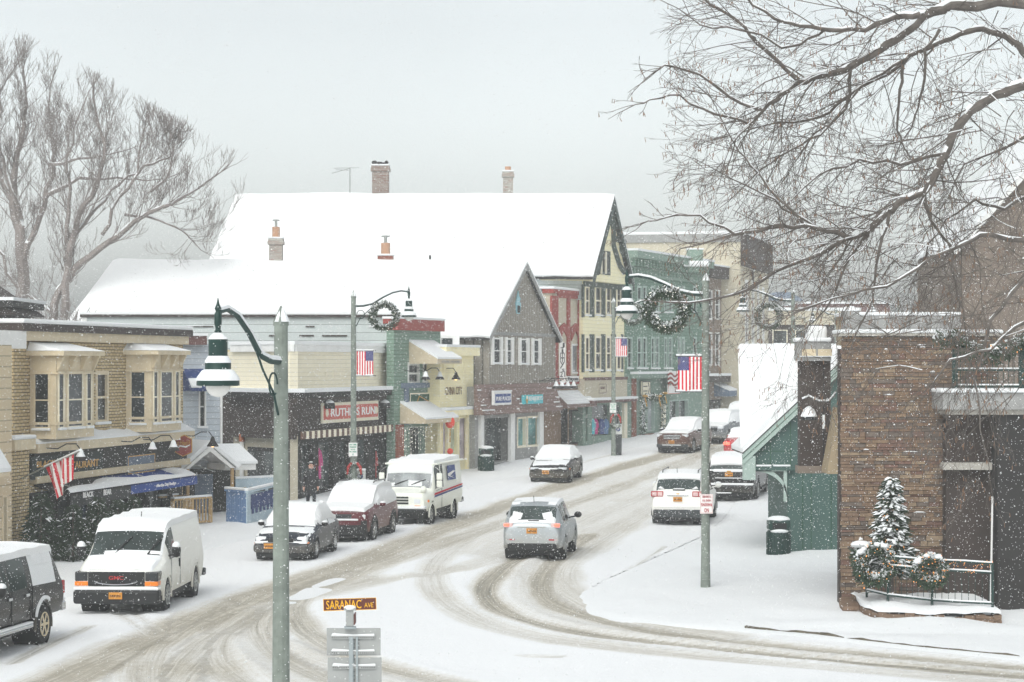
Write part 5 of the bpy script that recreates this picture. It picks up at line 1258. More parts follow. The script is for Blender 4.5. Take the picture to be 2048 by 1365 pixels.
    for zz in (.12, .5, h): 
        MB().box(0, -.025, zz, 4.6, .025, zz+.05).build('rail', 'lampgreen', r); MB().box(0, -.03, zz+.052, 4.6, .03, zz+.085).build('snow_cap', 'snow', r)
    mbar = MB()
    for i in range(36): mbar.box(.12+i*.125, -.01, .172, .138+i*.125, .01, .498)
    for i in range(36): mbar.box(.12+i*.125, -.01, .552, .138+i*.125, .01, h-.002)
    mbar.build('bars', 'lampgreen', r)
    for u in (0, 1.55, 3.1): MB().box(u-.06, -.06, .0, u+.06, .06, h+.12).build('post', 'lampgreen', r)
    w = thing('railing_garland', 'snowy evergreen garland draped on the balcony railing', 'garland', b.m @ Vector((ub+.3, yb+.05, z1+1.1)))
    pts = [Vector((-.35, 0, .1)), Vector((-.05, 0, .2)), Vector((.3, 0, -.1)), Vector((.9, 0, -.25)), Vector((1.3, 0, -.05)), Vector((1.6, 0, .12)), Vector((2.2, 0, -.2)), Vector((2.8, 0, -.2))]
    garland_mesh(pts, .2, 1800, 31, .02).build('greenery', ['leaf', 'frost', 'orangel'], w, fix=False)
    # recessed dark wall and lower slab under the balcony, big dark wall at the frame edge
    MB().box(ub+.25, -.5, -.6, ue, -.01, z0-.002).build('recess_wall', 'brown', b.e)
    z2 = b.uv(1950, 940, .9)[1]; z3 = b.uv(1950, 926, .9)[1]
    MB().box(ub+.1, -.95, z2, ub+1.25, -.502, z3).build('lower_slab', 'slab', b.e)
    MB().box(b.uv(1996, 1000, 1.3)[0], -1.3, -.5, ue, -.502, z0-.004).build('dark_wall', 'dark', b.e)
    MB().tube([(b.uv(1981, 1200, 1.1)[0], -1.1, -.1), (b.uv(1985, 1000, 1.1)[0], -1.1, 2.7)], .025, 6).build('downspout', 'white', b.e)
    # brown gabled house far right, behind
    c = Bld('brown_gabled_house', 'tall brown gabled house behind the bare branches at the right', (1905-CX)/F*84, 84, 90)
    ua, za = c.uv(2160, 215); ul, zl = c.uv(1905, 500); ur = 2*ua-ul
    MB().prism([(ul+.3, 0, -1), (ul+.3, 0, zl), (ua, 0, za-.3), (ur-.3, 0, zl), (ur-.3, 0, -1)], (0, 9, 0)).build('wall', 'tanbrown', c.e)
    for x0, z0_ in ((ul, zl), (ur, zl)):
        MB().prism([(x0, -.4, z0_-.25), (ua, -.4, za-.25), (ua, -.4, za), (x0, -.4, z0_)], (0, .12, 0)).build('rake_board', 'white', c.e)
        MB().prism([(x0, -.45, z0_+.003), (ua, -.45, za+.003), (ua, -.45, za+.12), (x0, -.45, z0_+.12)], (0, 9.5, 0)).build('roof_snow', 'snow', c.e)
    return b
def planter(b):
    # low curved stone bed with snow, railing, spruce and garlands
    Yc = 55
    pl = [G(1708, 1180), G(1712, 1232), G(1760, 1246), G(1840, 1250), G(1920, 1250), G(2004, 1250)]
    t = thing('planter_wall', 'low curved dry stone planter wall filled with snow', 'planter', pl[1])
    line = [Vector((x, y, 0)) for x, y in smooth_line(pl, 2)]
    o = t.location; m = MB(); s = MB()
    for a, c in zip(line, line[1:]):
        n = max(1, int((c-a).length/.3))
        for i in range(n):
            p, q = a.lerp(c, i/n), a.lerp(c, (i+.96)/n); z = -.1
            for r in range(3):
                h = R.uniform(.08, .13); d = (q-p); nn = Vector((-d.y, d.x, 0)).normalized()
                if nn.y < 0: nn = -nn
                j = R.uniform(-.03, .03); j2 = R.uniform(0, .08)
                vs = [p-o+nn*j, q-o+nn*j, q-o+nn*(.4), p-o+nn*(.4)]
                m.add([Vector((v.x, v.y, z)) for v in vs]+[Vector((v.x, v.y, z+h-.01)) for v in vs], [(3, 2, 1, 0), (4, 5, 6, 7), (0, 1, 5, 4), (1, 2, 6, 5), (2, 3, 7, 6), (3, 0, 4, 7)]); z += h
    m.build('stones', 'stone', t)
    vs = []; n = len(line); back = 57.4
    for i, p in enumerate(line):
        zz = .26+.05*noise.noise((p.x*2, p.y*2, 0)); dirv = Vector((0, 1, 0)) if p.y < 57 else Vector((1, 0, 0))
        vs += [Vector((p.x, p.y, zz-.02))-o+dirv*.06, Vector((p.x, p.y, zz+.06))-o+dirv*.2, Vector((p.x+.0, max(p.y+.5, (p.y+back)/2), zz+.12))-o, Vector((p.x, back, zz+.1))-o]
        for j in range(4): vs[-4+j].z = (zz-.02, zz+.05, zz+.12, zz+.1)[j]
    mm = MB(); mm.add(vs, [(i*4+j, i*4+j+1, i*4+5+j, i*4+4+j) for i in range(n-1) for j in range(3)])
    mm.build('bed_snow', 'snow', t, smooth=True, fix=False)
    # metal railing following the curve
    rp = [P(1734, 1198, 56.4), P(1738, 1200, 55.9), P(1775, 1210, 55.3), P(1864, 1221, 54.7), P(1930, 1226, 54.5), P(1985, 1228, 54.3)]
    top = [P(1732, 1112, 56.4), P(1740, 1108, 55.9), P(1778, 1112, 55.3), P(1864, 1120, 54.7), P(1930, 1122, 54.5), P(1985, 1126, 54.3)]
    r = thing('planter_railing', 'curved green metal railing around the snowy planter', 'railing', Vector((rp[2].x, rp[2].y, g(55))))
    o = r.location
    def rail(zf, nm, rr=.028):
        pts = [Vector((a.x, a.y, a.z+(b_.z-a.z)*zf))-o for a, b_ in zip(rp, top)]
        q = MB().tube(pts, rr, 6).build(nm, 'lampgreen', r, smooth=True)
        MB().tube([p+Vector((0, 0, rr*1.0)) for p in pts], rr*.85, 6).build('snow_cap', 'snow', q, smooth=True)
        return pts
    lo = rail(.2, 'rail'); hi = rail(.98, 'rail'); md = rail(.8, 'rail')
    bars = MB()
    for a, c, d, e_ in zip(lo, lo[1:], md, md[1:]):
        n = max(2, int((c-a).length/.13))
        for i in range(n): bars.tube([a.lerp(c, (i+.5)/n), d.lerp(e_, (i+.5)/n)], .008, 4)
    bars.build('bars', 'lampgreen', r)
    for i in (0, 2, 3, 5): MB().tube([Vector((rp[i].x, rp[i].y, rp[i].z-.05))-o, top[i]-o], .032, 6).build('post', 'lampgreen', r, smooth=True)
    # wreaths and garland hung on it
    for nm, px, py, Y, rr, lab in (('wreath', 1752, 1128, 55.4, .36, 'bushy snow topped wreath at left end of the planter railing'), ('wreath', 1860, 1142, 54.6, .27, 'round wreath on the middle of the planter railing')):
        c = P(px, py, Y-.12); w = thing(nm, lab, 'wreath', c)
        pts = [Vector((rr*math.cos(a), 0, rr*math.sin(a))) for a in [2*PI*i/16 for i in range(17)]]
        garland_mesh(pts, .16, 1900, 51+px, .05, .34).build('greenery', ['leaf', 'frost', 'orangel'], w, fix=False)
        sm = MB()
        for q in range(9):
            a = R.uniform(.5, 2.6); sm.ball(((rr+.1)*math.cos(a), -.06, (rr+.08)*math.sin(a)), R.uniform(.05, .1), 8, 5, sz=.7)
        sm.build('snow_clumps', 'snow', w, smooth=True)
    w = thing('wreath', 'drooping evergreen bunch on the curved corner of the planter railing', 'wreath', P(1728, 1110, 56))
    garland_mesh([Vector((-.1, 0, .15)), Vector((-.05, 0, -.2)), Vector((.08, 0, -.55))], .22, 900, 77, .05, .34).build('greenery', ['leaf', 'frost', 'orangel'], w, fix=False)
    MB().ball((-.08, -.05, .24), .16, 10, 6, sx=1.5, sz=.6).build('snow_cap', 'snow', w, smooth=True)
    gl = thing('light_string', 'string of tiny orange lights along the planter railing', 'light string', hi[3]+o)
    m = MB()
    for i in range(90):
        f = R.random(); j = 2+int(f*3) if f < .999 else 4; q = md[j].lerp(hi[j+1], R.random())+Vector((0, -.05, R.uniform(-.08, .12)))
        m.ball(q+o-gl.location, .008, 4, 3)
    m.build('bulbs', 'orangel', gl)
    MB().tube([h+o-gl.location+Vector((0, -.03, -.05)) for h in hi[1:]], .006, 4).build('wire', 'lampgreen', gl)
    spruce('spruce_tree', 'small snow laden spruce with tiny orange lights in stone planter', P(1782, 1150, 56.0), 2.25, .62, 5, 2600, 'orangel')
    # dark green litter bin by the cottage
    litter_bin(G(1557, 1113, .06), 'green slatted litter bin topped with snow beside the cottage', .34)
def litter_bin(p, label, r=.33):
    t = thing('litter_bin', label, 'litter bin', p)
    MB().lathe([(r*.9, 0), (r, .1), (r, .72), (r*.96, .76)], 18).build('body', 'lampgreen', t, smooth=True)
    for i in range(18):
        a = 2*PI*i/18; MB().box(-.025, -.012, .06, .025, .012, .72).build('slat', 'lampgreen', t, loc=(r*1.03*math.cos(a), r*1.03*math.sin(a), 0), rot=(0, 0, a+PI/2))
    MB().box(-r*.95, -r*.95, .78, r*.95, r*.95, 1.08).build('hood', 'lampgreen', t, bevel=.05)
    MB().box(-r*.6, -r*.96, .83, r*.6, -r*.95-.01, 1.0).build('opening', 'black', t)
    MB().ball((0, 0, 1.09), r*1.02, 12, 6, sz=.32).build('snow_cap', 'snow', t, smooth=True)
    MB().ball((0, -r*.75, .76), r*.8, 10, 6, sz=.25, sy=.5).build('snow_cap', 'snow', t, smooth=True)
    return t
def spruce(name, label, base, h, rad, seed, n, lights=None, snowy=.42, group=None):
    rr = random.Random(seed); t = thing(name, label, 'tree', base, 0, group)
    MB().tube([(0, 0, -.4), (0, 0, h*.9)], [.07, .015], 6).build('trunk', 'bark', t)
    m = MB()
    for i in range(n):
        f = rr.random()**.75; z = h*(.02+.98*(1-f)) if False else h*(1-f); z = max(.02, z)
        R0 = rad*(.10+.9*f**.8)*(1-.35*max(0, f-.85)/.15); a = rr.random()*2*PI; lay = .85+.15*math.sin(z*26+a)
        q = rr.random()**.35; d = Vector((math.cos(a), math.sin(a), 0)); p = d*R0*q*lay+Vector((0, 0, z))
        ax = (d+Vector((rr.gauss(0, .25), rr.gauss(0, .25), -.25+rr.gauss(0, .2)))).normalized(); l = .16*rr.uniform(.6, 1.2)*(h/2.2)**.6; w = ax.cross(Vector((0, 0, 1))).normalized()*l*.28
        x = rr.random()
        if lights and x < .05: m.ball(p+d*.04, .011, 4, 3, mi=2)
        else:
            up = Vector((0, 0, l*.10)); s = q > .55 and rr.random() < snowy
            if s: m.add([p-w*1.3+up, p+ax*l-w*.5+up*.5, p+ax*l+w*.5+up*.5, p+w*1.3+up, p+ax*l*.4+up*3.2], [(0, 1, 4), (1, 2, 4), (2, 3, 4), (3, 0, 4)], 1)
            m.add([p-w*.6, p+ax*l*1.1-w*.15, p+ax*l*1.1+w*.15, p+w*.6], [(0, 1, 2, 3)], 0)
            w2 = Vector((0, 0, l*.16)); m.add([p-w2, p+ax*l-w2*.4, p+ax*l+w2*.2, p+w2*.3], [(0, 1, 2, 3)], 0)
    m.build('crown', ['leaf', 'frost', lights or 'leaf'], t, fix=False)
    return t
def lamp_head(parent, c, s=1.0, snow=True):
    # housing, stepped flared shade and globe hanging below c
    m = MB(); m.tube([(c[0], c[1], c[2]), (c[0], c[1], c[2]-.1*s)], .035*s, 8)
    m.lathe([(.02*s, -.03*s), (.05*s, -.06*s), (.03*s, -.1*s)], 10, c)
    h = m.build('lamp_neck', 'lampgreen', parent, smooth=True)
    z = c[2]-.1*s
    o = MB().lathe([(.03, 0), (.10, -.03), (.11, -.05), (.125, -.06), (.125, -.30), (.15, -.33), (.17, -.355), (.17, -.46), (.2, -.5), (.265, -.585), (.28, -.60), (.28, -.665), (.25, -.67)], 20, (c[0], c[1], 0)).build('lamp_shade', 'lampgreen', parent, smooth=True)
    me = o.data
    for v in me.vertices: v.co.z = z+v.co.z*s; v.co.x = c[0]+(v.co.x-c[0])*s; v.co.y = c[1]+(v.co.y-c[1])*s
    MB().ball((c[0], c[1], z-.66*s), .165*s, 14, 10, sz=.95).build('globe', 'globe', parent, smooth=True)
    if snow:
        for pr in ([(.02, .03), (.08, .0), (.12, -.045), (.13, -.065)], [(.125, -.28), (.135, -.285), (.172, -.345), (.174, -.37), (.13, -.37)], [(.17, -.455), (.21, -.468), (.275, -.555), (.287, -.6), (.2, -.6)]):
            MB().lathe([(r*s, zz*s) for r, zz in pr], 18, (c[0], c[1], z)).build('snow_cap', 'snow', parent, smooth=True)
def street_lamp(label, base, ztop, arm, rise=.35, low=.35, r=.105, s=1.0, group='street lamps'):
    # base: world point; arm: horizontal vector from pole to lamp head
    t = thing('street_lamp', label, 'street lamp', base, 0, group); H = ztop-base.z; ax, ay = arm
    n = 12
    MB().tube([(0, 0, -.2), (0, 0, .9), (0, 0, H)], [r*1.35, r*1.15, r*.88], n).build('pole', 'pole', t)
    MB().lathe([(r*1.0, 0), (r*1.0, .07), (r*.55, .16), (.01, .28)], 4 if s > .9 else 8, (0, 0, H)).build('pole_cap', 'pole', t)
    MB().lathe([(r*1.02, .072), (r*.7, .16), (.02, .27), (.01, .22)], 8, (0.01, 0.01, H-.015)).build('snow_cap', 'snow', t, smooth=True)
    za = H-low
    A = lambda f, z: Vector((ax*f, ay*f, za+z))
    pts = [A(.04, 0), A(.18, .01), A(.34, .08), A(.52, rise*.62), A(.7, rise*.98), A(.86, rise*1.12), A(.97, rise*1.06), A(1.0, rise*.9)]
    MB().tube(pts, [.05, .048, .045, .04, .038, .036, .034, .034], 8).build('arm', 'lampgreen', t, smooth=True)
    MB().tube([p+Vector((0, 0, .032)) for p in pts[:7]], [.05, .048, .046, .043, .04, .036, .03], 6).build('arm_snow', 'snow', t, smooth=True)
    q = [A(.05, -.75), A(.12, -.45), A(.3, -.12), A(.46, rise*.45)]
    MB().tube(q, .018, 6).build('brace', 'lampgreen', t, smooth=True)
    sc_ = [A(.06+.07*(1-math.cos(a)), -.32+.16*math.sin(a)) for a in [PI*1.7*i/12 for i in range(13)]]
    MB().tube(sc_, .014, 5).build('scroll', 'lampgreen', t, smooth=True)
    tip = A(1.0, rise*.9)
    MB().lathe([(.035, -.12), (.05, -.06), (.05, .06), (.03, .1), (.045, .14), (.02, .2), (.004, .28)], 10, tip).build('finial', 'lampgreen', t, smooth=True)
    lamp_head(t, (tip.x, tip.y, tip.z-.1), s)
    return t
def wreath(label, c, r, seed, th=.15, n=2600, normal_x=0.0):
    w = thing('wreath', label, 'wreath', c, 0, 'lamp post wreaths')
    pts = [Vector((r*math.cos(a), 0, r*math.sin(a))) for a in [2*PI*i/24 for i in range(25)]]
    garland_mesh(pts, th, n, seed, .035, .3).build('greenery', ['leaf', 'frost', 'twinkle'], w, fix=False)
    return w
def banner_flag(label, p, W, H, canton, wave=.03, back=0.0):
    # p: top corner next to the pole... stripes hang upright; canton 'L' or 'R' edge
    t = thing('flag', label, 'flag', p, 0, 'flags')
    vs, fs, mi = [], [], []; n, r = 26, 20
    fy = lambda u, v: wave*math.sin(u*7+v*2.2)*(.3+v)
    for i in range(n+1):
        for j in range(r+1):
            u, v = i/n, j/r; vs.append((u*W, fy(u, v), -v*H))
    for i in range(n):
        for j in range(r):
            u = (i+.5)/n; v = (j+.5)/r; inc = (u < 6/13) if canton == 'L' else (u > 7/13)
            k = 2 if inc and v < .42 else (0 if (i//2) % 2 == 0 else 1)
            fs.append((i*(r+1)+j, (i+1)*(r+1)+j, (i+1)*(r+1)+j+1, i*(r+1)+j+1)); mi.append(k)
    m = MB(); m.v, m.f, m.m = vs, fs, mi
    cl = m.build('cloth', ['flagred', 'flagwhite', 'flagblue'], t, smooth=True, fix=False)
    st = MB(); c0 = 0 if canton == 'L' else 7/13
    for a in range(9):
        for b_ in range(11):
            if (a+b_) % 2: continue
            u = c0+(6/13)*(a+1)/10; v = .42*(b_+1)/12; x, z = u*W, -v*H; y = fy(u, v); k = W*.0135
            for s in (-.004, .004):
                st.add([(x+k*math.cos(PI/2+i*PI/5)*(1 if i % 2 == 0 else .45)*1.2, y+s, z+k*math.sin(PI/2+i*PI/5)*(1 if i % 2 == 0 else .45)*1.2) for i in range(10)], [tuple(range(10))])
    st.build('stars', 'flagwhite', cl, fix=False)
    for z in (.02, -H-.02):
        x0, x1 = (-.06, W+.14) if canton == 'L' else (-.14, W+.06)
        x0, x1 = (-.08, W+.1)
        q = MB().tube([(x0, 0, z), (x1, 0, z)], .016, 6).build('banner_rod', 'black', t)
        MB().tube([(x0+.03, 0, z+.025), (x1-.1, 0, z+.025)], .028, 6).build('snow_cap', 'snow', q, smooth=True)
    return t
def parking_sign(label, p, k, group='parking signs'):
    t = thing('parking_sign', label, 'sign', p, 0, group)
    MB().box(-.16, 0, 0, .16, .01, .5).build('board', 'flagwhite', t, bevel=.004)
    for s, z0, z1, w in (('PAY TIME', .40, .46, .13), ('PARKING', .31, .37, .12), ('PAY HERE', .14, .2, .13)): put_text(t, s, (-w, z0, w, z1), 'signgreen', .02, -.002)
    MB().prism([(-.09, -.01, .25), (-.05, -.01, .27), (-.05, -.01, .258), (.05, -.01, .258), (.05, -.01, .27), (.09, -.01, .25), (.05, -.01, .23), (.05, -.01, .242), (-.05, -.01, .242), (-.05, -.01, .23)], (0, .008, 0)).build('arrow', 'signgreen', t)
    MB().prism([(0, -.01, .03), (.03, -.01, .06), (.01, -.01, .06), (.01, -.01, .11), (-.01, -.01, .11), (-.01, -.01, .06), (-.03, -.01, .06)], (0, .008, 0)).build('arrow', 'signgreen', t)
    return t
def pay_station(label, p):
    t = thing('pay_station', label, 'parking meter', p, 0, 'parking pay stations')
    MB().box(-.16, -.12, 0, .16, .12, 1.05).build('cabinet', 'charcoal', t, bevel=.03)
    MB().box(-.17, -.13, 1.052, .17, .13, 1.5).build('head', 'whitegrey', t, bevel=.03)
    MB().lathe([(.001, 0), (.1, 0), (.1, .012), (.001, .012)], 18, (-.02, -.145, 1.3), axis='y').build('badge', 'pblue', t)
    put_text(t, 'P', (-.055, 1.24, .02, 1.36), 'flagwhite', .03, -.148)
    MB().box(-.18, -.14, 1.502, .18, .14, 1.58).build('snow_cap', 'snow', t, bevel=.03)
    return t
def pole_wreath(label, p):
    w = thing('pole_wreath', label, 'wreath', p, 0, 'small pole wreaths')
    pts = [Vector((.22*math.cos(a), -.05, .3*math.sin(a))) for a in [2*PI*i/14 for i in range(15)]]
    garland_mesh(pts, .1, 700, 5, .02, .5).build('greenery', ['leaf', 'frost', 'twinkle'], w, fix=False)
    for s in (-1, 1): MB().tube([(s*.1, -.16, .36), (s*.22, -.17, .2), (s*.26, -.16, -.08)], [.05, .06, .03], 5).build('ribbon', 'red', w, smooth=True)
def street():
    # --- street lamps
    b3 = G(1411, 1182); Y3 = b3.y
    street_lamp('nearest right kerb lamp post with wreath, upright flag and no parking sign', b3, P(1411, 566, Y3).z, (P(1253, 0, Y3).x-P(1411, 0, Y3).x, -.2), .42, .30, .1)
    wreath('largest snowy wreath with white lights on the right kerb lamp post', P(1333, 620, Y3-.1), .46, 61, .155, 3200)
    banner_flag('largest upright flag with clear stars on the right kerb lamp post', P(1356, 714, Y3-.02), 52/4836*Y3-.06, 68/4836*Y3, 'L')
    t = thing('no_parking_sign', 'red and white parking sign mounted upside down on lamp post', 'sign', P(1413, 1028, Y3-.16))
    MB().box(-.165, 0, 0, .165, .012, .5).build('board', 'flagwhite', t, bevel=.006)
    m = MB(); m.box(-.15, -.004, .015, .15, -.001, .022).box(-.15, -.004, .478, .15, -.001, .485).box(-.15, -.004, .0225, -.143, -.001, .4775).box(.143, -.004, .0225, .15, -.001, .4775); m.build('border', 'signred', t)
    for s, z0, z1, w in (('NO', .04, .14, .06), ('PARKING', .19, .27, .135), ('HERE TO', .315, .365, .11), ('CORNER', .41, .46, .11)): put_text(t, s, (-w, z0, w, z1), 'signred', .02, -.002, True)
    MB().box(-.01, .0, .505, .01, .006, .53).build('bracket', 'black', t)
    Y2 = 89.5; b2 = P(707, 0, Y2); b2.z = g(Y2)
    street_lamp('lamp post behind the maroon car with wreath and flag to its right', b2, P(707, 596, Y2).z, (P(818, 0, Y2).x-b2.x, -.1), .5, -.02+.32, .105)
    wreath('snowy wreath on the lamp post behind the maroon car, against white roofs', P(768, 632, Y2-.1), .44, 62, .14, 2400)
    banner_flag('upright flag before the cream clapboard shop', P(713.5, 703, Y2-.02), 33/4836*Y2, 48/4836*Y2, 'R')
    parking_sign('white parking sign with green letters above the maroon car', P(706, 913, Y2-.16), 1)
    pole_wreath('small bow tied wreath on the lamp post above the maroon car', P(709, 945, Y2-.05))
    pay_station('pay station with blue badge half hidden behind the maroon car', Vector((P(722, 0, Y2+.3).x, Y2+.3, g(Y2)+.05)))
    b4 = G(1227, 913); Y4 = b4.y
    street_lamp('lamp post in front of the tall yellow house', b4, P(1227, 606, Y4).z, (P(1307, 0, Y4).x-b4.x, -.1), .4, .3, .1)
    wreath('smaller wreath partly behind the largest wreath', P(1266, 628, Y4-.1), .46, 63, .15, 2000)
    banner_flag('small upright flag before the tall yellow house', P(1229, 678, Y4-.02), 25/4836*Y4, 35/4836*Y4, 'R')
    parking_sign('white parking sign with green letters before the tall yellow house', P(1226, 826, Y4-.16), 1)
    pole_wreath('small bow tied wreath on the post before the yellow house', P(1231, 843, Y4-.05))
    pay_station('dark pay station with blue badge beside far lamp post', Vector((P(1237, 0, Y4+.2).x, Y4+.2, g(Y4)+.05)))
    Y5 = 106; b5 = P(1586, 0, Y5); b5.z = g(Y5)
    street_lamp('lamp post rising behind the green cottage roof', b5, P(1586, 588, Y5).z, (P(1485, 0, Y5).x-b5.x, -.1), .42, .3, .1)
    wreath('wreath on the lamp post behind the green cottage roof', P(1537, 632, Y5-.1), .5, 64, .14, 2200)
    banner_flag('flag mostly hidden behind the green cottage roof', P(1549, 690, Y5-.02), 29/4836*Y5, 48/4836*Y5, 'L')
    for px, pt, hx, lab in ((1672, 622, 1625, 'tiny far lamp post above the dark panelled bay'), (1797, 604, 1746, 'tiny far lamp post above the beige parapet')):
        Y6 = 185; b6 = P(px, 0, Y6); b6.z = g(Y6)
        street_lamp(lab, b6, P(px, pt, Y6).z, (P(hx, 0, Y6).x-b6.x, 0), .4, .3, .11)
    wreath('tiny far wreath above the dark panelled bay', P(1600, 648, 184), .5, 65, .14, 700)
    # nearest lamp: its foot is below the picture
    Y1 = 34.0; b1 = P(562, 0, Y1); b1.z = g(Y1)
    street_lamp('closest lamp post, thick grey pole and snow covered lamp, at the left front', b1, P(565, 652, Y1).z, (P(436, 0, Y1-2).x-b1.x, -2.0), .62, .50, .11, 1.02)
    # --- street name sign seen from above the junction
    Ys = 33.0; k = Ys/F; c = P(704, 1365, Ys); base = Vector((c.x, Ys, g(Ys)))
    t = thing('street_name_sign', 'brown street name sign with yellow letters over two grey sign backs', 'sign', base)
    z = lambda py: CZ-(py-HY)*k-base.z
    X = lambda px: (px-CX)*k-base.x
    MB().tube([(0.01, .03, -.3), (0.01, .03, z(1270))], .028, 4).build('post', 'galv', t)
    ch = MB(); ch.box(X(698), -.012, z(1500), X(706), .02, z(1274)).box(X(712), -.012, z(1500), X(716), .02, z(1274)); ch.build('post_channel', 'galv', t)
    ho = MB()
    for i in range(24): ho.box(X(707.6), -.004, z(1280+i*8)-.004, X(709.4), .0, z(1280+i*8)+.004)
    ho.build('post_holes', 'ink', t)
    bl = MB().box(X(647), .0, 0, X(753), .008, z(1197)-z(1221)).build('name_blade', 'signbrown', t, loc=(0, 0, z(1221)), rot=(0, -.03, 0), bevel=.003)
    h = z(1197)-z(1221); w0, w1 = X(647), X(753); m = MB(); q = .006
    m.box(w0, -.004, 0, w1, -.0005, q).box(w0, -.004, h-q, w1, -.0005, h).box(w0, -.004, q+.0003, w0+q, -.0005, h-q-.0003).box(w1-q, -.004, q+.0003, w1, -.0005, h-q-.0003)
    m.build('border', 'signyellow', bl)
    text_mb('SARANAC', (X(653), h*.14, X(723), h*.86), -.005, .006, .008).build('lettering', 'signyellow', bl, fix=False)
    text_mb('AVE', (X(729), h*.2, X(747), h*.6), -.005, .006, .0).build('lettering', 'signyellow', bl, fix=False)
    b2_ = MB().box(X(692), -.03, z(1252), X(707), .02, z(1222)).build('cross_blade', 'alu', t); MB().box(X(707.5), -.02, z(1250), X(709.5), .3, z(1229)).build('cross_blade_edge', 'signbrown', t)
    MB().box(X(688), -.05, z(1221), X(712), .03, z(1216)).build('clamp', 'alu', t); MB().box(X(689), -.04, z(1258), X(712), .04, z(1253)).build('clamp', 'galv', t)
    MB().ball(((X(700)), -.01, z(1216)), .085, 12, 6, sy=.7, sz=.45).build('snow_cap', 'snow', t, smooth=True)
    for y0, y1, x0, x1, lab in ((1257, 1312, 653, 761, 1), (1316, 1400, 655, 763, 2)):
        o = MB().box(X(x0), .03, z(y1), X(x1), .036, z(y0)).build('sign_back', 'alu', t)
        bv = o.modifiers.new('bevel', 'BEVEL'); bv.width = .03; bv.segments = 4; bv.affect = 'EDGES'; bv.limit_method = 'ANGLE'
        bv.width = .002
        for yy in ((1272, 1303) if lab == 1 else (1332, 1380)):
            br = MB().box(X(x0+9), .0, z(yy+6), X(x1-12), .029, z(yy)).build('stiffener', 'alu', o)
            hm = MB()
            for i in range(20):
                if not 8 <= i <= 10: hm.box(X(x0+11+i*4.3), -.002, z(yy+4.4), X(x0+12.6+i*4.3), -.0005, z(yy+2.4))
            hm.build('holes', 'ink', br)
            MB().prism([(X(x0+9), .001, z(yy)+.001), (X(x1-12), .001, z(yy)+.001), (X(x1-13), .001, z(yy-4)), (X((x0+x1)/2), .001, z(yy-2)), (X(x0+12), .001, z(yy-5))], (0, .027, 0)).build('snow_cap', 'snow', br)
    # --- fence, wooden railing, shrubs before the shops
    p0, p1, p2 = G(453, 1052), G(493, 1057), G(566, 1030)
    t = thing('blue_fence', 'low blue boarded fence with a scalloped navy banner beside pale house', 'fence', p1)
    o = t.location; zt = .0
    def panel(a, c, h0, h1, mat, nm):
        a, c = a-o, c-o; d = (c-a); L = Vector((d.x, d.y, 0)).length; ang = math.atan2(d.y, d.x); n = max(2, int(L/.14)); q = MB()
        for i in range(n): q.box(L*i/n, -.015, -.15, L*(i+.93)/n, .02, h0+(h1-h0)*i/n)
        ob = q.build(nm, mat, t, xf=Matrix.Translation(a) @ Matrix.Rotation(ang, 4, 'Z'))
        xf = Matrix.Translation(a) @ Matrix.Rotation(ang, 4, 'Z')
        MB().box(-.03, -.07, max(h0, h1)+.0, L, .07, max(h0, h1)+.07).build('top_rail', mat, t, xf=xf); MB().box(-.05, -.08, max(h0, h1)+.072, L+.02, .08, max(h0, h1)+.16).build('snow_cap', 'snow', t, xf=xf, bevel=.03)
        return xf, L
    panel(p0, p1, 1.2, 1.2, 'fenceblue', 'side_boards'); xf, L = panel(p1, p2, 1.2, 1.05, 'fencepale', 'front_boards')
    q = MB(); n = 9
    for i in range(n):
        a = .55+(L-.55)*i/n; w = (L-.55)/n; q.box(a, -.045, .62, a+w*.98, -.03, 1.12)
        q.box(a+w*.2, -.045, .45, a+w*.75, -.03, .6199)
    q.build('banner', 'navy', t, xf=xf)
    r0, r1 = Vector((P(456, 0, 90).x, 90, g(90))), Vector((P(570, 0, 92).x, 92, g(92)))
    t2 = thing('patio_rail', 'pale blue patio rail behind the boarded fence', 'fence', r0); d = r1-r0; an = math.atan2(d.y, d.x)
    xf = Matrix.Rotation(an, 4, 'Z')
    MB().box(0, -.03, .9, d.length, .03, 1.22).build('rail', 'fencepale', t2, xf=xf); MB().box(0, -.05, 1.222, d.length, .05, 1.3).build('snow_cap', 'snow', t2, xf=xf)
    for f in (0, .33, .66, .97): MB().box(d.length*f, -.04, -.2, d.length*f+.08, .04, .898).build('post', 'fencepale', t2, xf=xf)
    a, c = G(345, 1060), G(421, 1052); t = thing('wooden_railing', 'new pine railing with snowy handrail beside the brick building', 'railing', a); d = c-a; an = math.atan2(d.y, d.x); L = Vector((d.x, d.y, 0)).length
    xf = Matrix.Rotation(an, 4, 'Z')
    MB().box(0, -.07, .98, L, .07, 1.04).build('handrail', 'wood', t, xf=xf); MB().box(0, -.08, 1.042, L, .08, 1.11).build('snow_cap', 'snow', t, xf=xf, bevel=.02)
    MB().box(0, -.03, .15, L, .03, .22).build('rail', 'wood', t, xf=xf)
    q = MB()
    for i in range(12): q.box(L*(i+.5)/12-.02, -.02, .2202, L*(i+.5)/12+.02, .02, .9798)
    q.build('balusters', 'wood', t, xf=xf)
    for f in (0, .34, .5, 1): MB().box(L*f-.05, -.05, -.2, L*f+.05, .05, .979).build('post', 'wood', t, xf=xf)
    MB().box(L*.5, 1.4, .98, L*.96, 1.5, 1.05).box(L*.95, -.0, .98, L*1.0, 1.5, 1.0501).build('handrail', 'wood', t, xf=xf)
    MB().box(L*.45, 1.38, 1.052, L*.98, 1.52, 1.11).build('snow_cap', 'snow', t, xf=xf)
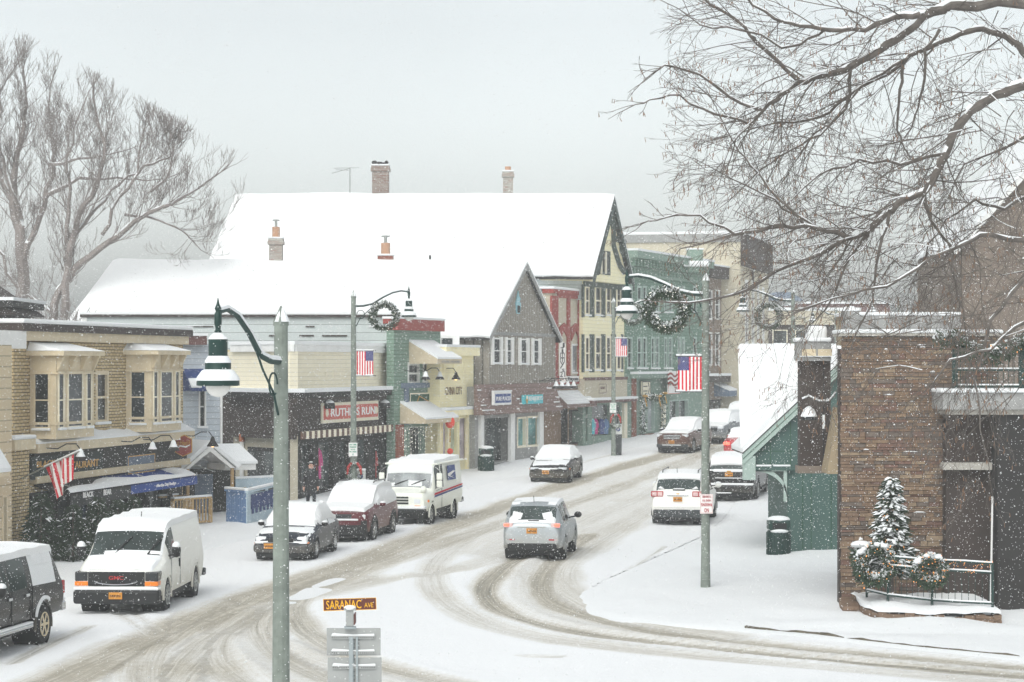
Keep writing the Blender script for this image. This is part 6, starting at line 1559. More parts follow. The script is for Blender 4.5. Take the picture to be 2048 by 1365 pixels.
    for i, (px, py, h, r, lab) in enumerate(((82, 1130, 2.05, .85, 'tall dark evergreen at left end of the restaurant front'), (146, 1128, 1.7, .75, 'dark evergreen second from the left before the restaurant'), (196, 1120, 1.85, .7, 'dark evergreen in the middle before the restaurant windows'),
                                             (236, 1108, 1.65, .65, 'dark evergreen behind the white van roof'), (268, 1095, 1.6, .6, 'dark evergreen nearest the blue awning'))):
        p = G(px, py); spruce('evergreen_shrub', lab, p, h, r, 90+i, 2000, None, .025, 'evergreens before the restaurant')
    litter_bin(G(972, 944, .05), 'dark litter bin in front of the grey gabled house', .36)
def person(p, face):
    # a walker in a dark hooded coat, one continuous skinned body
    H = 1.76
    t = thing('person', 'person in dark hooded winter coat walking past the cream shop', 'person', p, face)
    J = {'pel': (0, 0, .95), 'wai': (0, .01, 1.1), 'che': (0, 0, 1.34), 'nek': (0, -.01, 1.5), 'hd0': (0, -.02, 1.58), 'hd1': (0, -.03, 1.66), 'hd2': (0, -.02, 1.74),
         'shL': (.19, 0, 1.42), 'elL': (.25, .06, 1.14), 'wrL': (.25, -.06, .9), 'shR': (-.19, 0, 1.42), 'elR': (-.26, .04, 1.14), 'wrR': (-.27, -.02, .88),
         'hiL': (.1, 0, .9), 'knL': (.11, -.12, .5), 'anL': (.11, -.02, .09), 'toL': (.12, -.19, .04), 'hiR': (-.1, 0, .9), 'knR': (-.11, .0, .49), 'anR': (-.11, .17, .12), 'toR': (-.12, .03, .04)}
    rad = {'pel': .17, 'wai': .165, 'che': .175, 'nek': .075, 'hd0': .085, 'hd1': .1, 'hd2': .075, 'shL': .085, 'elL': .07, 'wrL': .05, 'shR': .085, 'elR': .07, 'wrR': .05,
           'hiL': .11, 'knL': .075, 'anL': .055, 'toL': .04, 'hiR': .11, 'knR': .075, 'anR': .055, 'toR': .04}
    E = [('pel', 'wai'), ('wai', 'che'), ('che', 'nek'), ('nek', 'hd0'), ('hd0', 'hd1'), ('hd1', 'hd2'), ('che', 'shL'), ('shL', 'elL'), ('elL', 'wrL'), ('che', 'shR'), ('shR', 'elR'), ('elR', 'wrR'),
         ('pel', 'hiL'), ('hiL', 'knL'), ('knL', 'anL'), ('anL', 'toL'), ('pel', 'hiR'), ('hiR', 'knR'), ('knR', 'anR'), ('anR', 'toR')]
    for s, w in (('L', 1), ('R', -1)):       # palm, four fingers, thumb
        wx, wy, wz = J['wr'+s]
        J['pa'+s] = (wx, wy-.015, wz-.08); rad['pa'+s] = .036; E.append(('wr'+s, 'pa'+s))
        for i in range(4):
            a, b_ = f'f{i}{s}', f'g{i}{s}'; y = wy-.045+.024*i
            J[a] = (wx+.002, y, wz-.115-(.012 if i in (1, 2) else 0)); J[b_] = (wx-w*.015, y-.004, wz-.155-(.012 if i in (1, 2) else 0)); rad[a] = .0105; rad[b_] = .009
            E += [('pa'+s, a), (a, b_)]
        J['th'+s] = (wx-w*.01, wy-.058, wz-.06); J['ti'+s] = (wx-w*.016, wy-.075, wz-.1); rad['th'+s] = .012; rad['ti'+s] = .01; E += [('pa'+s, 'th'+s), ('th'+s, 'ti'+s)]
    keys = list(J); me = bpy.data.meshes.new('body'); me.from_pydata([J[k] for k in keys], [(keys.index(a), keys.index(b_)) for a, b_ in E], [])
    o = bpy.data.objects.new('body', me); COL.objects.link(o)
    md = o.modifiers.new('skin', 'SKIN'); o.modifiers.new('sub', 'SUBSURF').levels = 1
    for i, k in enumerate(keys):
        sv = me.skin_vertices[0].data[i]; r = rad[k]; sv.radius = (r, r*(.8 if k in ('pel', 'wai', 'che') else 1)); sv.use_root = (k == 'pel')
    dg = bpy.context.evaluated_depsgraph_get(); dg.update()
    m2 = bpy.data.meshes.new_from_object(o.evaluated_get(dg)); bpy.data.objects.remove(o)
    M['skin'] = plain('skin', rgb(206, 160, 138), .6, var=.06); M['coat'] = plain('dark_coat', rgb(48, 48, 50), .9, var=.2); M['trousers'] = plain('dark_trousers', rgb(40, 42, 48), .9)
    for k in ('coat', 'skin', 'trousers', 'black'): m2.materials.append(M[k])
    for pl in m2.polygons:
        c = pl.center; i = 0
        if c.z < .9 and abs(c.x) < .2: i = 2
        if c.z < .13: i = 3
        if c.z < .9 and abs(c.x) > .2: i = 1
        if c.z > 1.53 and c.y < -.03: i = 1
        pl.material_index = i; pl.use_smooth = True
    b = bpy.data.objects.new('body', m2); COL.objects.link(b); b.parent = t
    hd = (0, -.03, 1.655)
    # coat skirt, hood, cap, face
    MB().lathe([(.19, .62), (.2, .8), (.195, 1.0), (.2, 1.2), (.185, 1.38), (.09, 1.5)], 16).build('coat', 'coat', t, smooth=True)
    MB().lathe([(.13, 1.46), (.125, 1.54), (.1, 1.57)], 14, (0, .0, 0)).build('scarf', 'charcoal', t, smooth=True)
    m = MB().ball((0, .02, 1.69), .128, 14, 10, sy=1.05, sz=1.05); m.f = [f for f in m.f if not (sum(m.v[i][1] for i in f)/len(f) < -.04 and sum(m.v[i][2] for i in f)/len(f) < 1.735)]
    m.build('hood', 'coat', t, smooth=True, fix=False)
    MB().ball((0, 0, 1.785), .075, 12, 6, sz=.5).build('cap', 'whitegrey', t, smooth=True)
    for s in (-1, 1): MB().ball((s*.035, -.125, 1.68), .013, 6, 5).build('eye', 'ink', t); MB().ball((s*.1, -.03, 1.66), .022, 6, 5, sx=.5).build('ear', 'skin', t)
    MB().prism([(-.014, -.118, 1.63), (.014, -.118, 1.63), (0, -.118, 1.68)], (0, -.025, 0)).build('nose', 'skin', t)
    MB().box(-.028, -.125, 1.598, .028, -.112, 1.606).build('mouth', 'redtrim', t)
def ip(poly, x):
    p = sorted(poly); return float(np.interp(x, [a for a, _ in p], [b for _, b in p]))
class Car:
    def __init__(s, name, label, cat, px, axle, phi, toward, sp, group=None):
        s.sp = sp; p = G(*px, .03)
        ph = math.radians(phi); f = Vector((math.sin(ph), math.cos(ph), 0))*(-1 if toward else 1)
        ax = sp['wx'][0] if axle == 'front' else sp['wx'][1]
        c = p-f*ax; c.z = g(c.y)+.035
        e = thing(name, label, cat, c, math.atan2(f.y, f.x), group)
        dz = g(c.y+f.y*1.5)-g(c.y-f.y*1.5); e.rotation_euler.y = -math.atan2(dz, 3.0)
        s.e = e; s.loft()
    def loft(s):
        sp = s.sp; L = sp['L']; xs = set(np.linspace(-L/2, L/2, 84).tolist())
        top = sorted(sp['top'])
        for (a, za), (b, zb) in zip(top, top[1:]):
            n = max(1, int(abs(zb-za)/.06)); xs |= {a+(b-a)*i/n for i in range(n+1)}
        for a, b in sp['side']: xs |= {a, b}
        xs |= {*sp['ws'], *sp['rw']}
        xs = sorted(round(x, 4) for x in xs if -L/2-1e-6 <= x <= L/2+1e-6)
        out = [xs[0]]
        for x in xs[1:]:
            if x-out[-1] > .006: out.append(x)
        s.xs = xs = out; s.ring = []
        for x in xs:
            w = ip(sp['half'], x); zb = ip(sp['bot'], x); zl = ip(sp['belt'], x); zt = max(ip(sp['top'], x), zl+.035)
            zl = min(zl, zt-.03); h = zl-zb; k = min(1, max(0, (zt-zl-.08)/.3)); wb = w*.965; wr = wb*(.9*(1-k)+sp['roofw']*k)
            z9 = zt-.075*k-.02
            pts = [(0, zb), (.8*w, zb), (.95*w, zb+.05), (w*.985, zb+.32*h), (w, zb+.56*h), (w*.99, zb+.82*h), (wb, zl)]
            for t in (.33, .67): pts.append((wb+(wr-wb)*t+.012*k, zl+(z9-zl)*t))
            pts += [(wr, z9), (wr*.94, zt-.018), (wr*.6, zt), (0, zt+.012)]
            s.ring.append(pts)
        n = 13; s.V = []
        for x, r in zip(xs, s.ring):
            s.V += [Vector((x, y, z)) for y, z in r]+[Vector((x, -y, z)) for y, z in r[1:-1]]
        s.N = 24
        s.idx = lambda i, j, sd: i*24+(j if sd > 0 or j in (0, 12) else 12+j)
        s.faces = []
        for i in range(len(xs)-1):
            for j in range(12):
                for sd in (1, -1):
                    f = (s.idx(i, j, sd), s.idx(i+1, j, sd), s.idx(i+1, j+1, sd), s.idx(i, j+1, sd))
                    s.faces.append((f if sd < 0 else f[::-1], i, j, sd))
        bm = bmesh.new(); vs = [bm.verts.new(v) for v in s.V]
        for f, *_ in s.faces:
            try: bm.faces.new([vs[k] for k in f])
            except ValueError: pass
        bm.normal_update(); s.nor = [v.normal.copy() for v in vs]; bm.free()
        groups = {}
        wr_ = sp['wr']
        for f, i, j, sd in s.faces:
            xm = (xs[i]+xs[i+1])/2; c = sum((s.V[k] for k in f), Vector())/4
            tagn = 'body'
            if 1 <= j <= 5 and any(math.hypot(xm-wx, c.z-wr_*.98) < wr_*1.2 for wx in sp['wx']): continue
            if j >= 9 and sp['ws'][1] < xm < sp['ws'][0]: tagn = 'windshield'
            elif j >= 9 and sp['rw'][0] < xm < sp['rw'][1]: tagn = 'rear_window'
            elif j in (6, 7, 8) and not (j == 6 and False):
                for q, (a, b) in enumerate(sp['side']):
                    if a < xm < b: tagn = f'side_window{q}{sd}'
            groups.setdefault(tagn, []).append(f)
        for k in (0, len(xs)-1):
            cap = [s.idx(k, j, 1) for j in range(13)]+[s.idx(k, j, -1) for j in range(11, 0, -1)]
            groups['body'].append(tuple(cap))
        for k, fs in groups.items():
            nm = 'body' if k == 'body' else ('side_window' if k.startswith('side') else k)
            used = sorted({v for f in fs for v in f}); mp = {v: a for a, v in enumerate(used)}
            m = MB(); m.v = [tuple(s.V[v]) for v in used]; m.f = [tuple(mp[v] for v in f) for f in fs]; m.m = [0]*len(fs)
            mat = sp['paint'] if nm == 'body' else sp.get('glass', {}).get(k[:12] if nm == 'side_window' else nm, sp.get('glass', {}).get(nm, 'carglass'))
            o = m.build(nm, mat, s.e, smooth=True)
            if nm == 'body': s.body = o
        for wx in sp['wx']:
            for sd in (1, -1):
                tr = sp['tr']; rr = sp['wr']; tw = sp.get('tw', .22)
                o = MB().lathe([(rr*.62, -tw/2), (rr*.93, -tw/2), (rr, -tw*.36), (rr, tw*.36), (rr*.93, tw/2), (rr*.62, tw/2)], 26, (0, 0, 0), axis='y').build('wheel', 'rubber', s.e, smooth=True, loc=(wx, sd*(tr-tw*.5), rr))
                m = MB(); y = sd*(tw*.5+.012)
                m.lathe([(.001, y), (rr*.16, y), (rr*.16, y-sd*.02), (rr*.2, y-sd*.05), (rr*.56, y-sd*.05), (rr*.58, y+sd*.004), (rr*.635, y+sd*.004), (rr*.635, y-sd*.1)], 20, axis='y')
                for a in range(sp.get('spokes', 5)):
                    t = 2*PI*a/sp.get('spokes', 5); d = Vector((math.cos(t), 0, math.sin(t))); q = Vector((-d.z, 0, d.x))*rr*.075; b_ = Vector((0, y-sd*.06, 0)); h = Vector((0, sd*.055, 0))
                    m.prism([b_+d*rr*.1-q, b_+d*rr*.6-q*.8, b_+d*rr*.6+q*.8, b_+d*rr*.1+q], h)
                m.build('rim', sp.get('rim', 'steel'), o)
                if sp.get('wsnow'):
                    m = MB(); m.lathe([(rr*.98, -.1), (rr*1.03, -.06), (rr*1.03, .06), (rr*.98, .1)], 26, axis='y')
                    m.f = [f for f in m.f if sum(m.v[i][2] for i in f)/len(f) > rr*.55]; m.m = m.m[:len(m.f)]
                    m.build('wheel_snow', 'snow', o, smooth=True, fix=False)
                w = ip(sp['half'], wx)
                m = MB(); m.lathe([(.02, sd*w*.45), (rr*1.2, sd*w*.45), (rr*1.2, sd*w*.975)], 26, (wx, 0, rr*.98), axis='y')
                m.f = m.f[:-1]; m.m = m.m[:-1]
                m.build('wheel_well', 'black', s.e)
                a0 = [(wx+rr*1.2*math.cos(t), sd*w*.98, rr*.98+rr*1.2*math.sin(t)) for t in [PI*(-.06+1.12*i/20) for i in range(21)]]
                MB().tube(a0, sp.get('lip', .03), 6).build('wheel_arch', sp.get('archmat', sp['paint']), s.e, smooth=True)
    def snow(s, x0, x1, j0=9, j1=12, t=.07, mat='roofsnow', ragged=.0, sides=(1, -1), name='snow_cover', seed=0, cut=None):
        fs = []
        for f, i, j, sd in s.faces:
            xm = (s.xs[i]+s.xs[i+1])/2
            if not (x0 <= xm <= x1 and j0 <= j < j1 and sd in sides): continue
            c = sum((s.V[k] for k in f), Vector())/4
            if cut and cut(c): continue
            if ragged:
                e = min((xm-x0), (x1-xm), (j-j0)*.12+.02 if j0 < 9 else 9)
                if noise.noise((c.x*4+seed, c.y*4, c.z*4))*.5+.5 < ragged*max(0, 1-e/.45)+ragged*.25: continue
            fs.append(f)
        if not fs: return
        cnt = {}; edges = {}
        for f in fs:
            for a, b in zip(f, f[1:]+f[:1]): edges[frozenset((a, b))] = edges.get(frozenset((a, b)), 0)+1
        bd = {v for e, k in edges.items() if k == 1 for v in e}
        used = sorted({v for f in fs for v in f}); mp = {v: a for a, v in enumerate(used)}
        m = MB()
        for v in used:
            n_ = s.nor[v] if s.nor[v].length > .1 else Vector((0, 0, 1)); p = s.V[v]
            if abs(p.y) < 1e-6: n_ = Vector((n_.x, 0, n_.z)).normalized()
            k = .008 if v in bd else t*(.75+.5*(noise.noise((p.x*2.2, p.y*2.2, 4+seed))+.5))
            m.v.append(tuple(p+n_*k))
        m.f = [tuple(mp[v] for v in f) for f in fs]; m.m = [0]*len(fs)
        return m.build(name, mat, s.e, smooth=True)
    def box(s, name, mat, x0, y0, z0, x1, y1, z1, bevel=.02, mirror=False, parent=None):
        o = MB().box(x0, y0, z0, x1, y1, z1).build(name, mat, parent or s.e, bevel=bevel)
        if mirror: MB().box(x0, -y0, z0, x1, -y1, z1).build(name, mat, parent or s.e, bevel=bevel)
        return o
    def end_text(s, body, x, y0, z0, y1, z1, mat, front, parent=None, bold=.02):
        # letters on the nose or tail
        mb = text_mb(body, (y0, z0, y1, z1), 0, .012, bold)
        # nose: reads from the front, so local +y runs to the viewer's right when looking back at it
        mb.v = [((x-v[1]) if front else (x+v[1]), (v[0] if front else -v[0]), v[2]) for v in mb.v]
        return mb.build('lettering', mat, parent or s.e, fix=False)
    def plate(s, x, z, front, y=0.0, txt='ABC 1234', w=.155):
        d = .015
        o = s.box('licence_plate', 'plate', x-d, y-w, z, x+d, y+w, z+w, .004)
        m = MB(); sx = 1 if front else -1
        xx = x+sx*(d+.002)
        rr = random.Random(int(z*1000+y*100+x*10))
        for i in range(6):
            y0 = y-w*.82+i*w*.28; hh = w*.34
            m.box(xx-.001, y0, z+w*.3, xx+.001, y0+w*.06, z+w*.3+hh).box(xx-.001, y0+w*.13, z+w*.3, xx+.001, y0+w*.19, z+w*.3+hh).box(xx-.001, y0+w*.0601, z+w*.3+rr.choice([0, hh*.4, hh*.8]), xx+.001, y0+w*.1299, z+w*.3+hh*.2+rr.choice([0, hh*.4, hh*.75]))
        m.build('characters', 'ink', o)
    def mirror(s, x, y, z, sz=(.10, .2, .16), mat=None, snow=True):
        mat = mat or s.sp['paint']
        for sd in (1, -1):
            o = MB().ball((x, sd*(y+sz[1]*.5), z), 1, 10, 8, sz[0], sz[1]*.5, sz[2]*.5).tube([(x-.02, sd*(y-.12), z-sz[2]*.4), (x, sd*(y+.03), z-sz[2]*.3)], .025, 5).build('side_mirror', mat, s.e, smooth=True)
            if snow: MB().ball((x, sd*(y+sz[1]*.5), z+sz[2]*.32), 1, 10, 6, sz[0]*.9, sz[1]*.46, sz[2]*.3).build('snow_cap', 'snow', o, smooth=True)
    def wiper(s, a, b, r=.016): MB().tube([a, (Vector(a)+Vector(b))/2+Vector((.03, 0, .02)), b], r, 5).build('wiper', 'black', s.e)
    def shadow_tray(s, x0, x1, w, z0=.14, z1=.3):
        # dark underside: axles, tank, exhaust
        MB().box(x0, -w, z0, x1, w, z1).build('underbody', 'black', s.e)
def suv_spec(L, W, H, paint, roof=.8, wb=None, wr=.36, hood=1.05, nose=.85, cowl=.22, glass=None, rear_rake=.35, belt=.62, **kw):
    wb = wb or L*.575; h = L/2
    fx = h-.95*(L/4.7); d = dict(L=L, paint=paint, roofw=roof, wr=wr, tr=W/2-.02, wx=(fx, fx-wb), glass=glass or {})
    c = h-1.35*(L/4.7)
    d['top'] = [(h, nose-.12), (h-.1, nose), (h-.5, hood-.07), (c+.05, hood), (c-.75, H-.1), (c-1.1, H-.02), (c-1.6, H), (-h+.75, H-.06), (-h+.3+rear_rake*.35, H-.14), (-h+.12, H*belt+.12), (-h+.03, H*belt-.02), (-h, H*belt-.2)]
    d['belt'] = [(h, nose-.2), (h-.4, hood-.16), (c, H*belt-.06), (-h+.4, H*belt+.03), (-h, H*belt-.22)]
    d['bot'] = [(h, .36), (h-.25, .27), (-h+.3, .28), (-h, .42)]
    d['half'] = [(h, W*.375), (h-.08, W*.43), (h-.3, W*.482), (h-.8, W/2), (-h+.7, W/2), (-h+.2, W*.478), (-h+.04, W*.45), (-h, W*.43)]
    d['ws'] = (c+.02, c-.8); d['rw'] = (-h+.13, -h+.3+rear_rake*.35-.02)
    s0 = c-.45; e0 = -h+.62; q = (s0-e0)
    d['side'] = [(e0, e0+q*.27), (e0+q*.31, e0+q*.62), (e0+q*.66, s0)]
    d.update(kw); return d
def sedan_spec(L, W, H, paint, roof=.74, wb=None, wr=.32, glass=None, hood=.93, nose=.7, trunk=.98, **kw):
    h = L/2; fx = h-.9; wb = wb or 2.68; c = h-1.35
    d = dict(L=L, paint=paint, roofw=roof, wr=wr, tr=W/2-.02, wx=(fx, fx-wb), glass=glass or {})
    d['top'] = [(h, nose-.15), (h-.12, nose-.02), (h-.5, nose+.1), (c+.1, hood), (c-.65, H-.08), (c-1.0, H-.01), (c-1.3, H), (c-1.9, H-.04), (-h+.75, trunk+.05), (-h+.12, trunk), (-h, trunk-.2)]
    d['belt'] = [(h, nose-.22), (h-.4, nose-.02), (c, hood-.06), (-h+.5, trunk-.06), (-h, trunk-.25)]
    d['bot'] = [(h, .28), (h-.3, .2), (-h+.3, .22), (-h, .34)]
    d['half'] = [(h, W*.34), (h-.1, W*.42), (h-.35, W*.478), (h-.8, W/2), (-h+.7, W/2), (-h+.2, W*.47), (-h, W*.42)]
    d['ws'] = (c+.08, c-.7); d['rw'] = (-h+.78, c-1.92)
    s0, e0 = c-.4, -h+1.0; d['side'] = [(e0, e0+(s0-e0)*.46), (e0+(s0-e0)*.5, s0)]
    d.update(kw); return d
def vehicles():
    M['vanwhite'] = paintm('van_white', rgb(238, 238, 232), .75, .75); M['pickupgrey'] = paintm('pickup_grey', rgb(44, 44, 45), .3, .35, .25)
    M['sedanblue'] = paintm('sedan_blue', rgb(28, 35, 48), .3, .25); M['maroon'] = paintm('maroon_paint', rgb(92, 36, 43), .3, .3); M['mailwhite'] = paintm('mail_white', rgb(236, 238, 228), .35, .4)
    M['blackpaint'] = paintm('black_paint', rgb(20, 21, 24), .25, .3); M['brownpaint'] = paintm('brown_paint', rgb(88, 60, 50), .4, .35); M['silver'] = paintm('silver_paint', rgb(164, 170, 174), .55, .5, .3, .3)
    M['pearl'] = paintm('pearl_white', rgb(238, 237, 232), .4, .3); M['carred'] = paintm('red_car_paint', rgb(168, 34, 42), .35, .3); M['greycar'] = paintm('grey_paint_car', rgb(104, 108, 112), .4, .35)
    M['lens'] = glassm('headlamp_lens', rgb(196, 200, 204), .12, .15); M['darklens'] = glassm('dark_lens', rgb(52, 54, 56), .12, .3); M['redtext'] = plain('red_letters', rgb(190, 60, 62), .4)
    M['pink_lens'] = plain('clear_tail', rgb(222, 190, 188), .25)
    # ---- white cargo van
    sp = dict(L=5.7, paint='vanwhite', roofw=.87, wr=.37, tr=.98, wx=(1.85, -1.58), tw=.24, rim='steel', spokes=8, wsnow=True,
              top=[(2.85, .95), (2.8, 1.02), (2.5, 1.12), (1.93, 1.26), (1.28, 1.86), (1.1, 1.94), (.6, 2.0), (-2.6, 2.03), (-2.78, 1.95), (-2.85, 1.8)], belt=[(2.85, .85), (2.4, 1.0), (1.9, 1.16), (-2.85, 1.2)],
              bot=[(2.85, .36), (2.5, .33), (-2.6, .38), (-2.85, .5)], half=[(2.85, .88), (2.75, .95), (2.4, .99), (1.5, 1.0), (-2.5, 1.0), (-2.8, .95), (-2.85, .9)], ws=(1.92, 1.24), rw=(-2.849, -2.845), side=[(.78, 1.5)])
    c = Car('cargo_van', 'white cargo van with half cleared windscreen parked by the restaurant', 'van', (252, 1221), 'front', 3.5, True, sp)
    c.snow(-2.7, 1.18, 9, 12, .08); c.snow(1.9, 2.75, 9, 12, .035, 'snow')
    c.snow(1.18, 1.33, 9, 12, .05, 'roofsnow'); c.snow(1.78, 1.93, 9, 12, .05, 'snow', .35, seed=1); c.snow(1.3, 1.92, 9, 10, .03, 'snow', 0, sides=(1,))
    for a, b in (((1.9, .52, 1.31), (1.5, .8, 1.70)), ((1.9, -.25, 1.31), (1.5, .08, 1.70))): c.wiper(a, b, .022)
    c.box('bumper', 'black', 2.55, -1.0, .24, 2.93, 1.0, .56, .06); c.box('bumper_snow', 'snow', 2.6, -.99, .562, 2.92, .99, .64, .03)
    gr = c.box('grille', 'black', 2.6, -.66, .65, 2.875, .66, .98, .02); c.end_text('GMC', 2.88, -.17, .80, .17, .885, 'redtext', True, gr, .01)
    MB().tube([(2.9, .5*math.sin(t),   .70-.09*math.cos(t)+.08) for t in [-1.5+3.0*i/14 for i in range(15)]], .014, 5).build('grille_trim', 'chrome', gr)
    c.box('headlight', 'darklens', 2.4, .662, .76, 2.865, .97, .98, .03, True); c.box('turn_signal', 'amber', 2.4, .662, .66, 2.87, .97, .758, .01, True)
    c.plate(2.95, .36, True); c.mirror(1.55, 1.02, 1.38, (.12, .22, .34), 'black')
    c.box('door_handle', 'black', .55, .99, 1.16, .75, 1.02, 1.22, .008); c.box('door_handle', 'black', .5, .985, .92, .56, 1.02, 1.12, .008)
    for x in (1.45, .42): MB().box(x-.008, .988, .5, x+.008, 1.006, 1.22).build('door_seam', 'grey', c.e)
    MB().tube([(.2, 0, 2.05), (.14, 0, 2.2)], .012, 4).build('antenna', 'black', c.e); c.box('rear_bumper', 'charcoal', -2.98, -.95, .42, -2.8, .98, .6, .03)
    c.shadow_tray(-2.5, 2.4, .82, .2, .4)
    # ---- pickup with a camper top at the left edge
    sp = dict(L=5.9, paint='pickupgrey', roofw=.84, wr=.40, tr=1.0, wx=(1.95, -1.62), tw=.26, rim='tan', spokes=6, wsnow=True,
              top=[(2.95, 1.05), (2.8, 1.15), (1.5, 1.28), (.85, 1.8), (.5, 1.93), (-.7, 1.94), (-2.45, 1.93), (-2.7, 1.72), (-2.88, 1.32), (-2.95, 1.22)], belt=[(2.95, 1.0), (1.5, 1.2), (-.9, 1.24), (-2.95, 1.2)],
              bot=[(2.95, .55), (-2.6, .52), (-2.95, .6)], half=[(2.95, .85), (2.5, .99), (-2.75, 1.0), (-2.93, .96), (-2.95, .93)], ws=(1.48, .8), rw=(-2.87, -2.55), side=[(.3, 1.0), (-.75, .2), (-2.4, -1.05)], glass={'side_window2': 'frost', 'rear_window': 'frost'})
    c = Car('pickup_truck', 'dark grey pickup with snowy camper top, cut off at the left edge', 'pickup truck', (-4, 1286), 'rear', 9, True, sp)
    c.snow(-2.6, .45, 9, 12, .08); c.snow(-2.4, -1.05, 8, 9, .02, 'snow', .3, sides=(1, -1))
    c.box('tail_light', 'tail', -2.93, .86, .92, -2.80, .985, 1.2, .02, True); c.box('rear_bumper', 'chrome', -3.1, -.95, .55, -2.9, .95, .75, .03); c.box('bumper_snow', 'snow', -3.1, -.93, .752, -2.92, .93, .81, .02)
    for x in (.25, -.72): c.box('door_handle', 'chrome', x, 1.0, 1.06, x+.18, 1.03, 1.12, .01)
    c.box('step_bar', 'chrome', -.8, .93, .42, 1.3, 1.08, .5, .03); c.box('step_snow', 'snow', -.8, .95, .502, 1.3, 1.07, .54, .01)
    for x in (-.82, .22, -.95): MB().box(x-.008, .985, .6, x+.008, 1.005, 1.24).build('door_seam', 'black', c.e)
    m = MB(); n = 14
    for i in range(n):
        t0 = PI*(.12+.55*i/n); t1 = PI*(.12+.55*(i+1)/n); rr = .52
        m.prism([(-1.62+rr*math.cos(t), .985, .40+rr*math.sin(t)+d) for t, d in ((t0, 0), (t1, 0), (t1, .07), (t0, .07))], (0, .05, 0))
    m.build('arch_snow', 'snow', c.e); c.mirror(1.05, 1.0, 1.32, (.12, .2, .26), 'black'); c.shadow_tray(-2.5, 2.4, .8, .3, .55)
    # ---- dark blue sedan, wholly snowed over
    fg = {'windshield': 'frost', 'side_window': 'frost', 'rear_window': 'frost'}
    sp = sedan_spec(4.7, 1.76, 1.47, 'sedanblue', glass=fg, rim='chrome', spokes=9, wsnow=True)
    c = Car('parked_sedan', 'dark blue sedan buried in snow except its bare bonnet and nose', 'car', (575, 1118), 'front', 7.5, True, sp, 'cars parked along the left kerb')
    c.snow(-2.3, .98, 6, 12, .09, cut=lambda p: p.z < .98); c.snow(1.0, 2.2, 9, 12, .03, 'snow', .75, seed=5); c.snow(1.3, 2.3, 6, 9, .02, 'snow', .5, seed=9)
    c.box('bumper', 'sedanblue', 1.95, -.82, .24, 2.36, .82, .5, .08); c.box('bumper_snow', 'snow', 2.1, -.78, .502, 2.35, .78, .58, .03)
    c.box('headlight', 'snow', 2.0, .45, .56, 2.27, .76, .70, .04, True); c.box('grille', 'black', 2.2, -.38, .54, 2.35, .38, .66, .01); c.box('turn_signal', 'amber', 2.0, .62, .50, 2.27, .80, .55, .01, True)
    c.plate(2.38, .36, True, y=-.33); c.mirror(.72, .86, .98, mat='blackpaint'); c.shadow_tray(-2.0, 2.25, .74, .1, .26)
    # ---- maroon crossover
    sp = suv_spec(4.68, 1.84, 1.70, 'maroon', glass=fg, rim='chrome', spokes=5, wsnow=True, hood=1.1, nose=.95, archmat='black', lip=.04)
    c = Car('parked_suv', 'maroon crossover under thick snow parked between blue sedan and mail truck', 'car', (694, 1081), 'front', 10, True, sp, 'cars parked along the left kerb')
    c.snow(-2.25, 2.1, 9, 12, .1); c.snow(-2.2, 1.0, 6, 9, .05, cut=lambda p: p.z < 1.12)
    c.box('grille', 'darklens', 2.15, -.38, .74, 2.35, .38, .9, .02); c.box('headlight', 'snow', 1.98, .45, .72, 2.26, .80, .88, .04, True); c.box('lower_bumper', 'black', 1.95, -.84, .26, 2.36, .84, .58, .06)
    c.box('fog_lamp_surround', 'black', 2.0, .52, .50, 2.34, .84, .70, .03, True); c.box('bumper_snow', 'snow', 2.05, -.6, .70, 2.37, .6, .76, .02)
    c.mirror(.7, .92, 1.12); 
    for y in (.6, -.6): MB().tube([(.2, y, 1.78), (.1, y, 1.82), (-1.3, y, 1.8), (-1.4, y, 1.74)], .022, 5).build('roof_rail', 'blackpaint', c.e)
    c.shadow_tray(-2.0, 2.2, .78, .14, .3)
    # ---- boxy mail truck
    sp = dict(L=4.4, paint='mailwhite', roofw=.93, wr=.33, tr=.86, wx=(1.42, -1.25), tw=.2, rim='steel', spokes=6, wsnow=True,
              top=[(2.2, .98), (2.14, 1.1), (1.35, 1.22), (1.02, 2.02), (.9, 2.1), (-2.1, 2.16), (-2.2, 2.05)], belt=[(2.2, .9), (1.3, 1.1), (.9, 1.2), (-2.2, 1.2)], bot=[(2.2, .5), (1.9, .42), (-2.2, .48)],
              half=[(2.2, .84), (2.0, .9), (1.2, .94), (-2.2, .95)], ws=(1.34, 1.03), rw=(-2.199, -2.195), side=[(.05, .32), (.42, 1.05)], glass={'windshield': 'iceglass'})
    c = Car('mail_truck', 'boxy white mail truck with red and blue stripes and iced windscreen', 'truck', (815, 1047), 'front', 15, True, sp)
    c.snow(-2.15, .98, 9, 12, .1); c.snow(1.03, 1.14, 9, 12, .04, 'snow', .2); c.snow(1.22, 1.34, 9, 12, .04, 'snow', .5, seed=2); c.snow(1.03, 1.34, 9, 10, .03, 'snow')
    c.box('roof_lip', 'mailwhite', -2.25, -.97, 2.02, 1.0, .97, 2.08, .02)
    for a, b in (((1.3, .05, 1.3), (1.22, .62, 1.52)), ((1.3, -.55, 1.3), (1.22, -.02, 1.5))): c.wiper(a, b, .024)
    gr = MB()
    for i in range(3): gr.box(2.16, -.28, .72+.1*i, 2.215, .28, .78+.1*i)
    gr.build('grille', 'black', c.e); c.box('headlight', 'lens', 2.1, .48, .74, 2.215, .72, .9, .03, True); c.box('turn_signal', 'amber', 2.1, .5, .64, 2.21, .72, .68, .01, True)
    c.box('bumper', 'black', 2.05, -.9, .42, 2.36, .9, .56, .04); c.box('bumper_snow', 'snow', 2.07, -.92, .562, 2.37, .92, .66, .04); c.box('side_marker', 'amber', 1.86, .9, .78, 1.96, .945, .86, .01, True)
